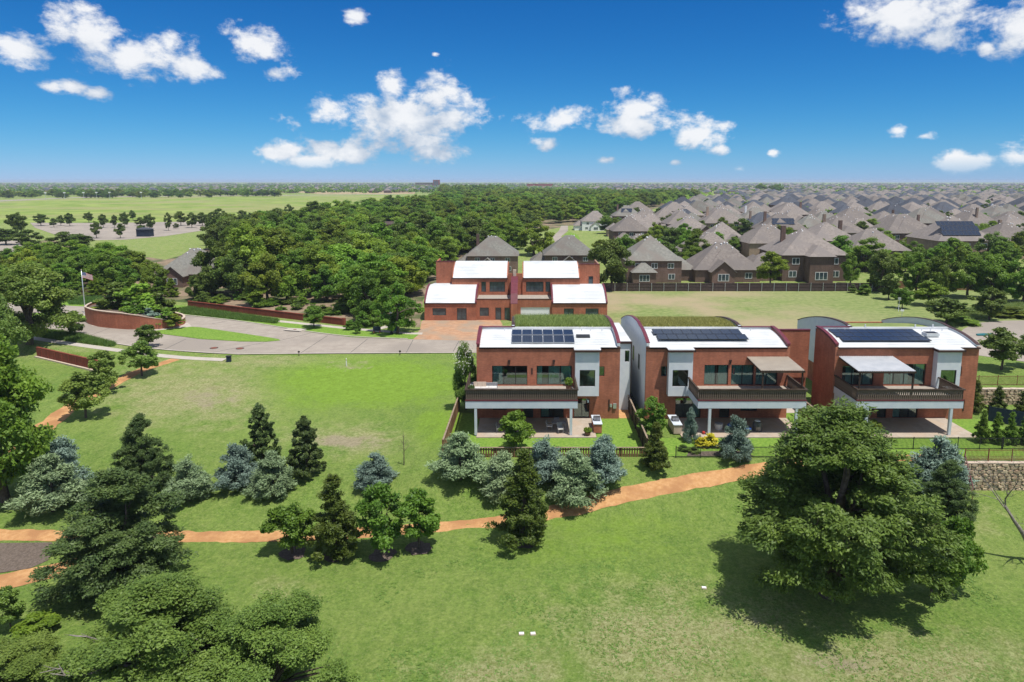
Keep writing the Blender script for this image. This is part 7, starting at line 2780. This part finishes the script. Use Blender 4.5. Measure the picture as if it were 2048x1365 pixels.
def build_woods():
    rs = random.Random(5)
    polyA = [(420, 598), (560, 612), (690, 640), (730, 640), (846, 610), (870, 560), (905, 520), (985, 505), (1040, 500), (1030, 470), (1080, 455), (1160, 445), (1230, 436), (1330, 410), (1400, 394), (1000, 388), (880, 402), (835, 418), (700, 436), (560, 460), (470, 480), (430, 500), (470, 560)]
    polyB = [(-120, 600), (60, 600), (120, 590), (300, 592), (410, 600), (420, 585), (300, 575), (290, 545), (240, 530), (170, 525), (100, 528), (60, 535), (-120, 540)]
    cand = []
    Y = 122
    while Y < 1150:
        st = 8.6 if Y < 330 else 11.0
        X = -380.0 if Y > 250 else -190.0
        while X < 320:
            x, y = X + rs.uniform(-0.45, 0.45) * st, Y + rs.uniform(-0.45, 0.45) * st
            px, py, dep = proj(x, y, 0)
            if -80 < px < 2100:
                a, b = inpoly(px, py, polyA), inpoly(px, py, polyB)
                if (a or b) and all((x - c) ** 2 + (y - d) ** 2 > (r + 1.0) ** 2 for c, d, r in NAMED) and not (745 < px < 830 and 468 < py < 505) and not (292 < px < 372 and 545 < py < 588) and not (420 < px < 720 and py > 606 and rs.random() < 0.35):
                    cand.append((y, x, 'A' if a else 'B'))
            X += st
        Y += st
    cand.sort()
    things, rest = cand[:285], cand[285:]
    for i, (y, x, reg_) in enumerate(things):
        k = rs.randrange(4)
        h = rs.uniform(8.5, 14.0) if reg_ == 'A' else rs.uniform(6.0, 10.0)
        if reg_ == 'A' and y < 170:
            h *= 0.85
        w = h * rs.uniform(0.95, 1.3)
        q = rs.random()
        pxx = proj(x, y, 0)[0]
        if pxx < 570 and reg_ == 'A':
            mt = 'wood' if q < 0.5 else ('oak' if q < 0.95 else 'fresh')
            if y < 215:
                h = rs.uniform(11.0, 16.5)
                w = h * rs.uniform(0.75, 0.95)
        elif pxx < 900:
            mt = 'wood' if q < 0.55 else ('oak' if q < 0.66 else ('fresh' if q < 0.92 else 'lime'))
        else:
            mt = 'wood' if q < 0.66 else ('oak' if q < 0.85 else ('fresh' if q < 0.95 else 'lime'))
        px = proj(x, y, 0)[0]
        size = ('tall' if h > 12 else ('low' if h < 9 else 'mid-height')) + (' broad' if w / h > 1.14 else '')
        if reg_ == 'B':
            grp = 'trees beyond the planter'
            zn = 'left of the flagpole' if px < 150 else ('behind the flagpole' if px < 250 else 'behind the brick planter')
            zn += ', near edge' if y < 190 else (', in the middle' if y < 250 else ', by the parking lot')
        elif y < 230:
            grp = 'trees in the front of the woods'
            zn = ("by the red wall's left end" if px < 480 else 'behind the middle of the red wall' if px < 610 else "by the red wall's right end" if px < 720 else
                  'just left of the duplex' if px < 850 else "behind the duplex's left half" if px < 1010 else "behind the duplex's right half")
            zn += '' if y < 160 else (', second rank' if y < 195 else ', third rank')
        else:
            grp = 'trees in the deep woods'
            zn = 'deep in the woods ' + ('on the meadow side' if px < 640 else 'left of the pavilion' if px < 780 else 'right of the pavilion' if px < 900 else 'far behind the duplex' if px < 1040 else 'by the suburb street')
        o = put_tree('woodland_tree', BROAD[k], x, y, h, w, 8.4, 'tree', 'tree', grp, LEAF[mt])
        reg(o, size + ' ' + TINT[mt] + ' tree', zn, px, grp)
    # the far end of the same woods: crowns joined
    nr = np.random.RandomState(8)
    grove('far_woods', [(x, y, rs.uniform(9.5, 15.5)) for (y, x, _r) in rest if rs.random() < 0.62], 'far crowns of the woods running up to the horizon', LEAF['wood'])


def grove(name, trees, label, mat):
    """a far wood as one object: whole crowns set on points by geometry nodes"""
    me = bpy.data.meshes.new(name)
    me.from_pydata([(x, y, -0.1) for x, y, h in trees], [], [])
    sc_ = me.attributes.new('crown_scale', 'FLOAT_VECTOR', 'POINT')
    r = np.random.RandomState(4)
    vals = []
    for x, y, h in trees:
        w = h * r.uniform(0.95, 1.35) / 8.4
        vals += [w, w, h / 10.0]
    sc_.data.foreach_set('vector', vals)
    ro = me.attributes.new('crown_turn', 'FLOAT_VECTOR', 'POINT')
    ro.data.foreach_set('vector', [v for _ in trees for v in (0, 0, r.uniform(0, 6.28))])
    pk = me.attributes.new('pick', 'INT', 'POINT')
    pk.data.foreach_set('value', [int(v) for v in r.randint(0, 4, len(trees))])
    o = link_mesh(name, me)
    g = bpy.data.node_groups.new('grove', 'GeometryNodeTree')
    g.interface.new_socket('Geometry', in_out='INPUT', socket_type='NodeSocketGeometry')
    g.interface.new_socket('Geometry', in_out='OUTPUT', socket_type='NodeSocketGeometry')
    gi, go = g.nodes.new('NodeGroupInput'), g.nodes.new('NodeGroupOutput')
    jn = g.nodes.new('GeometryNodeJoinGeometry')

    def att(nm, dt):
        a = g.nodes.new('GeometryNodeInputNamedAttribute')
        a.data_type = dt
        a.inputs[0].default_value = nm
        return a.outputs[0]
    for k in range(4):
        src = bpy.data.objects.new('crown_pattern', BROAD[k][1])
        oi = g.nodes.new('GeometryNodeObjectInfo')
        oi.inputs['As Instance'].default_value = True
        oi.inputs['Object'].default_value = src
        ip = g.nodes.new('GeometryNodeInstanceOnPoints')
        cmp_ = g.nodes.new('FunctionNodeCompare')
        cmp_.data_type = 'INT'
        cmp_.operation = 'EQUAL'
        L(g, att('pick', 'INT'), cmp_.inputs[2])
        cmp_.inputs[3].default_value = k
        L(g, gi.outputs[0], ip.inputs['Points'])
        L(g, cmp_.outputs[0], ip.inputs['Selection'])
        L(g, oi.outputs['Geometry'], ip.inputs['Instance'])
        L(g, att('crown_turn', 'FLOAT_VECTOR'), ip.inputs['Rotation'])
        L(g, att('crown_scale', 'FLOAT_VECTOR'), ip.inputs['Scale'])
        L(g, ip.outputs[0], jn.inputs[0])
    L(g, jn.outputs[0], go.inputs[0])
    md = o.modifiers.new('grove', 'NODES')
    md.node_group = g
    return tag(o, label, 'trees', kind='stuff')


def crowns(name, trees, per, leaf, label, nr, mat='wood', squash=0.8):
    pts, outs, tint = [], [], []
    for (x, y, h) in trees:
        n = per
        d = unit(nr.normal(size=(n, 3)))
        d[:, 2] = np.abs(d[:, 2]) * 1.0 - 0.25
        w = h * nr.uniform(0.42, 0.6)
        r = nr.uniform(0.55, 1.0, (n, 1))
        lob = 1 + 0.25 * np.sin(3 * np.arctan2(d[:, 1], d[:, 0]) + nr.uniform(0, 6))[:, None]
        P = d * r * lob * np.array([w, w, h * 0.52]) + np.array([x, y, h * 0.47])
        pts.append(P)
        outs.append(d)
        tint.append(np.clip(nr.uniform(0, 0.6) + nr.uniform(0, 0.5, n), 0, 1))
    V, F, T = leaves(nr, np.concatenate(pts), np.concatenate(outs), leaf, 1.4, 0.5, 0.6, False, np.concatenate(tint))
    o = link_mesh(name, np_mesh(name, V, F, LEAF[mat], T))
    return tag(o, label, 'trees', kind='stuff')


build_woods()


def build_more_trees():
    rs = random.Random(15)
    nr = np.random.RandomState(18)
    # parking lot and meadow edge, one by one: (px, foot row, top row, width)
    lot = [(36, 470, 422, 40), (82, 452, 426, 30), (108, 455, 436, 18), (122, 452, 430, 18), (140, 453, 424, 22), (178, 446, 423, 20), (193, 477, 440, 24), (207, 456, 426, 20), (229, 456, 428, 16),
           (241, 477, 446, 24), (250, 456, 422, 20), (266, 442, 420, 18), (281, 452, 434, 26), (300, 462, 426, 26), (284, 470, 448, 22), (337, 462, 424, 18), (352, 458, 446, 14), (362, 452, 422, 30),
           (384, 456, 424, 28), (405, 452, 424, 28), (424, 450, 424, 26), (440, 450, 416, 34), (484, 446, 420, 30), (503, 448, 424, 28), (12, 490, 455, 60), (60, 500, 458, 60), (130, 500, 462, 70), (160, 502, 466, 60),
           (578, 440, 408, 24), (545, 455, 430, 40), (20, 540, 500, 70)]
    for (px, b, t, w) in lot:
        q = un(px, b)
        h = unY(px, t, q.y).z
        dep = proj(q.x, q.y, 0)[2]
        o = put_tree('parking_tree', YNG[rs.randrange(3)], q.x, q.y, max(3.0, min(13, h)), w * dep / FPX, 7.6, 'dark green tree of the rows round the far parking lot', 'tree', 'parking lot trees', LEAF['oak'])
        reg(o, 'dark green tree', ('at the meadow edge of' if b < 450 else 'between the bays of' if b < 465 else 'on the near side of') + ' the parking lot' + (', left end' if px < 150 else ', middle' if px < 320 else ', right end'), px, 'parking lot trees')
    # far belt beyond the meadow
    belt = []
    for i in range(115):
        px = rs.uniform(-20, 560)
        b = rs.uniform(389.5, 397) if px < 420 else rs.uniform(391, 394)
        if px > 420 and rs.random() < 0.5:
            continue
        q = un(px, b)
        bh, bw_ = rs.uniform(8, 13), rs.uniform(13, 22)
        mt = rs.choice(('wood', 'wood', 'oak', 'fresh'))
        o = put_tree('belt_tree', BROAD[rs.randrange(4)], q.x, q.y, bh, bw_, 8.8, 'tree', 'tree', 'trees along the far edge of the meadow', LEAF[mt])
        reg(o, ('tall ' if bh > 10.5 else 'low ') + ('wide ' if bw_ > 17.5 else 'rounded ') + TINT[mt] + ' tree', 'beyond the meadow ' + ('left of the light masts' if px < 90 else 'behind the left light masts' if px < 190 else 'behind the right light masts' if px < 285 else 'right of the light masts' if px < 420 else 'by the hay field'), px, 'trees along the far edge of the meadow')
    # street and yard trees of the suburb
    n = 0
    tries = 0
    while n < 270 and tries < 30000:
        tries += 1
        y = 190 * (4.2 ** rs.random())
        x = rs.uniform(0.08, 0.80) * y
        px, py, dep = proj(x, y, 0)
        if not (1190 < px < 2120) or py > 545:
            continue
        if px < 1400 and py < 425:
            continue
        if any((x - a) ** 2 + (y - b) ** 2 < (8.8) ** 2 for a, b, r in NAMED):
            continue
        h = rs.uniform(6.0, 10.5)
        mt = rs.choice(('wood', 'oak', 'fresh', 'wood'))
        o = put_tree('yard_tree', (BROAD + YNG)[rs.randrange(7)], x, y, h, h * rs.uniform(0.8, 1.15), 8.0, 'tree', 'tree', 'yard trees of the suburb', LEAF[mt])
        reg(o, ('tall ' if h > 7.6 else 'small ') + TINT[mt] + ' yard tree', ('near, ' if y < 280 else 'midway, ' if y < 420 else 'far, ') + sub_zone(px), px, 'yard trees of the suburb')
        n += 1
    # the smaller trees between the farther roofs
    fy = []
    while len(fy) < 620:
        y = 420 * (3.4 ** nr.uniform())
        x = nr.uniform(0.16, 0.80) * y
        if any((x - a) ** 2 + (y - b) ** 2 < 8.0 ** 2 for a, b, r in NAMED) or proj(x, y, 0)[0] < 1330:
            continue
        fy.append((x, y, nr.uniform(5.5, 9.5)))
    crowns('distant_yard_trees', fy, 90, 0.9, 'small trees scattered between the farther suburb roofs', nr)
    # trees of the horizon
    far = []
    for i in range(4300):
        a = nr.uniform(-0.80, 0.74) if i % 2 else nr.uniform(-0.80, 0.12)
        d = 1350 * (4.6 ** nr.uniform(0, 1))
        far.append((d * math.tan(a), d, nr.uniform(7, 12)))
    crowns('horizon_trees', far, 36, 2.8, 'scattered far trees among the roofs along the horizon', nr)
    hill = []
    for i in range(90):
        q = un(nr.uniform(880, 1010), nr.uniform(383, 392))
        hill.append((q.x, q.y, nr.uniform(13, 20)))
    for i in range(14):
        q = un(nr.uniform(1520, 1560), 385)
        hill.append((q.x, q.y, nr.uniform(14, 22)))
    grove('far_grove', hill, 'taller dark grove breaking the horizon above the duplex', LEAF['oak'])


build_more_trees()


# ------------------------------------------------------------------ plantings and grasses
def grass_area(name, pix, n, h, mat, label, seed, w=0.04, per=5, spread=0.15):
    rs = np.random.RandomState(seed)
    P = [G(x, y) for x, y in pix]
    poly = [(p.x, p.y) for p in P]
    xs, ys = [p[0] for p in poly], [p[1] for p in poly]
    pts = []
    while len(pts) < n:
        x, y = rs.uniform(min(xs), max(xs)), rs.uniform(min(ys), max(ys))
        if inpoly(x, y, poly):
            pts.append((x, y, tz(x, y)))
    return blades(name, rs, np.array(pts), h, spread, LEAF[mat], None, w, per, 'stuff', label)


def build_grasses():
    grass_area('tall_grass', [(361, 619), (377, 616.5), (556, 641.5), (553, 648), (480, 641), (400, 632), (363, 628)], 5200, 0.75, 'grass', 'tall ornamental grass strip before the deep red brick wall', 2, 0.05)
    grass_area('tall_grass', [(87, 662), (150, 668.5), (231, 689.5), (225, 694), (150, 685), (90, 675)], 4200, 0.7, 'grass', 'tall ornamental grass strip on the left verge', 3, 0.05)
    grass_area('tall_grass', [(130, 596), (215, 594), (240, 612), (140, 610)], 2600, 0.6, 'grass', 'rough grass bank beyond the flagpole', 4, 0.06)
    grass_area('brush', [(1900, 655), (1945, 640), (2060, 628), (2060, 606), (1960, 615), (1890, 632)], 2600, 0.8, 'roofgrass', 'pale rough brush between the lot and the cul-de-sac', 8, 0.06)
    wr = np.random.RandomState(31)
    pts, outs = [], []
    while len(pts) < 4200:
        x, y = wr.uniform(-14, 34), wr.uniform(32, 50)
        px, py, _ = proj(x, y, tz(x, y))
        dry = zone(x, y)[0]
        if mnoise.noise((x * 0.55, y * 0.55, 7.7)) + 0.9 * dry < 0.28 or py > 1400:
            continue
        pts.append((x, y, tz(x, y) + 0.018))
    pts = np.repeat(np.array(pts), 5, axis=0)
    pts[:, :2] += wr.normal(size=(len(pts), 2)) * 0.07
    V, F, T_ = leaves(wr, pts, np.tile(np.array([[0, 0, 1.0]]), (len(pts), 1)), 0.06, 1.8, 1.6, 1.0, False, wr.uniform(0.1, 0.8, len(pts)))
    tag(link_mesh('weeds', np_mesh('weeds', V, F, LEAF['weed'], T_)), 'low weed rosettes scattered through the dry front lawn', 'weeds', kind='stuff')
    # planting on the island
    rs = random.Random(3)
    c = PLC
    shr = [make_tree_meshes('shrub', 62 + i, LEAF['wood'], 90, 50, 0.6) for i in range(2)]
    for (px, row, top, w, mt, lab) in ((235, 622, 578, 62, 'oak', 'large round shrub at the left of the planter'), (282, 626, 580, 60, 'wood', 'large round shrub in the middle of the planter'),
                                       (325, 630, 592, 44, 'oak', 'grey-green shrub right of the middle in the planter'), (268, 632, 606, 32, 'fresh', 'bright low shrub at the front of the planter'),
                                       (335, 645, 622, 34, 'fresh', 'flowering shrub at the right end of the planter'), (350, 648, 632, 28, 'lime', 'yellow-tinged shrub at the low end of the planter'),
                                       (210, 624, 610, 44, 'lime', 'trailing yellow-green groundcover on the high left rim of the planter'), (300, 640, 620, 26, 'blue', 'blue-grey agave clump in the planter')):
        w *= 1.3
        zb = 1.6 if px < 300 else 0.9
        q = un(px, row, zb)
        h = (unY(px, top, q.y).z - zb) * 1.3
        dep = proj(q.x, q.y, zb)[2]
        o = put_tree('planter_shrub', shr[rs.randrange(2)], q.x, q.y, max(0.6, h), w * dep / FPX, 8.6, lab, 'shrub', leafmat=LEAF[mt])
        o.location.z = zb - 0.1
    for i in range(26):                                    # understorey along the red wall
        px = rs.uniform(400, 720)
        row = 608 + (px - 400) * 0.088 + rs.uniform(-12, 4) - 6
        o = tree_px('undergrowth_shrub', shr[rs.randrange(2)], 8.6, px, row, row - rs.uniform(10, 24), rs.uniform(18, 40), 'low leafy shrub under the trees behind the deep red brick wall', 'shrub', 'undergrowth behind the red brick wall', LEAF[rs.choice(('wood', 'oak', 'fresh'))])
        reg(o, 'low leafy undergrowth shrub', 'by the left end of the red wall' if px < 480 else 'left of the middle of the red wall' if px < 520 else 'behind the middle of the red wall' if px < 580 else 'right of the middle of the red wall' if px < 640 else 'by the right end of the red wall', px, 'undergrowth behind the red brick wall')
    # dark mulch rings under the four trees by the trail
    for (px, row) in ((585, 1108), (672, 1112), (766, 1112), (838, 1098), (1046, 1085)):
        p = G(px, row)
        m = MB()
        vs = [(p.x, p.y, p.z + 0.06)]
        k = 16
        for i in range(k):
            a = 2 * math.pi * i / k
            r = rs.uniform(0.8, 1.15)
            x, y = p.x + r * math.cos(a), p.y + r * math.sin(a)
            vs.append((x, y, tz(x, y) + 0.05))
        m.add(vs, [(0, 1 + i, 1 + (i + 1) % k) for i in range(k)])
        tag(m.build('mulch_ring', M['mulch']), kind='structure')


build_grasses()


# ------------------------------------------------------------------ the air
def build_haze():
    m = bpy.data.materials.new('thin_air')
    m.use_nodes = True
    t = m.node_tree
    t.nodes.clear()
    out = N(t, 'ShaderNodeOutputMaterial')
    v = N(t, 'ShaderNodeVolumePrincipled')
    v.inputs['Color'].default_value = (0.72, 0.84, 1.0, 1)
    v.inputs['Density'].default_value = HAZE
    v.inputs['Anisotropy'].default_value = 0.0
    L(t, v.outputs[0], out.inputs['Volume'])
    mb = MB()
    mb.box(-9500, 9500, -500, 12500, -5.5, 32)
    o = mb.build('haze', m)
    tag(o, 'thin blue summer air over the whole suburb', 'haze', kind='stuff')


HAZE = 0.00010
build_haze()
relabel()
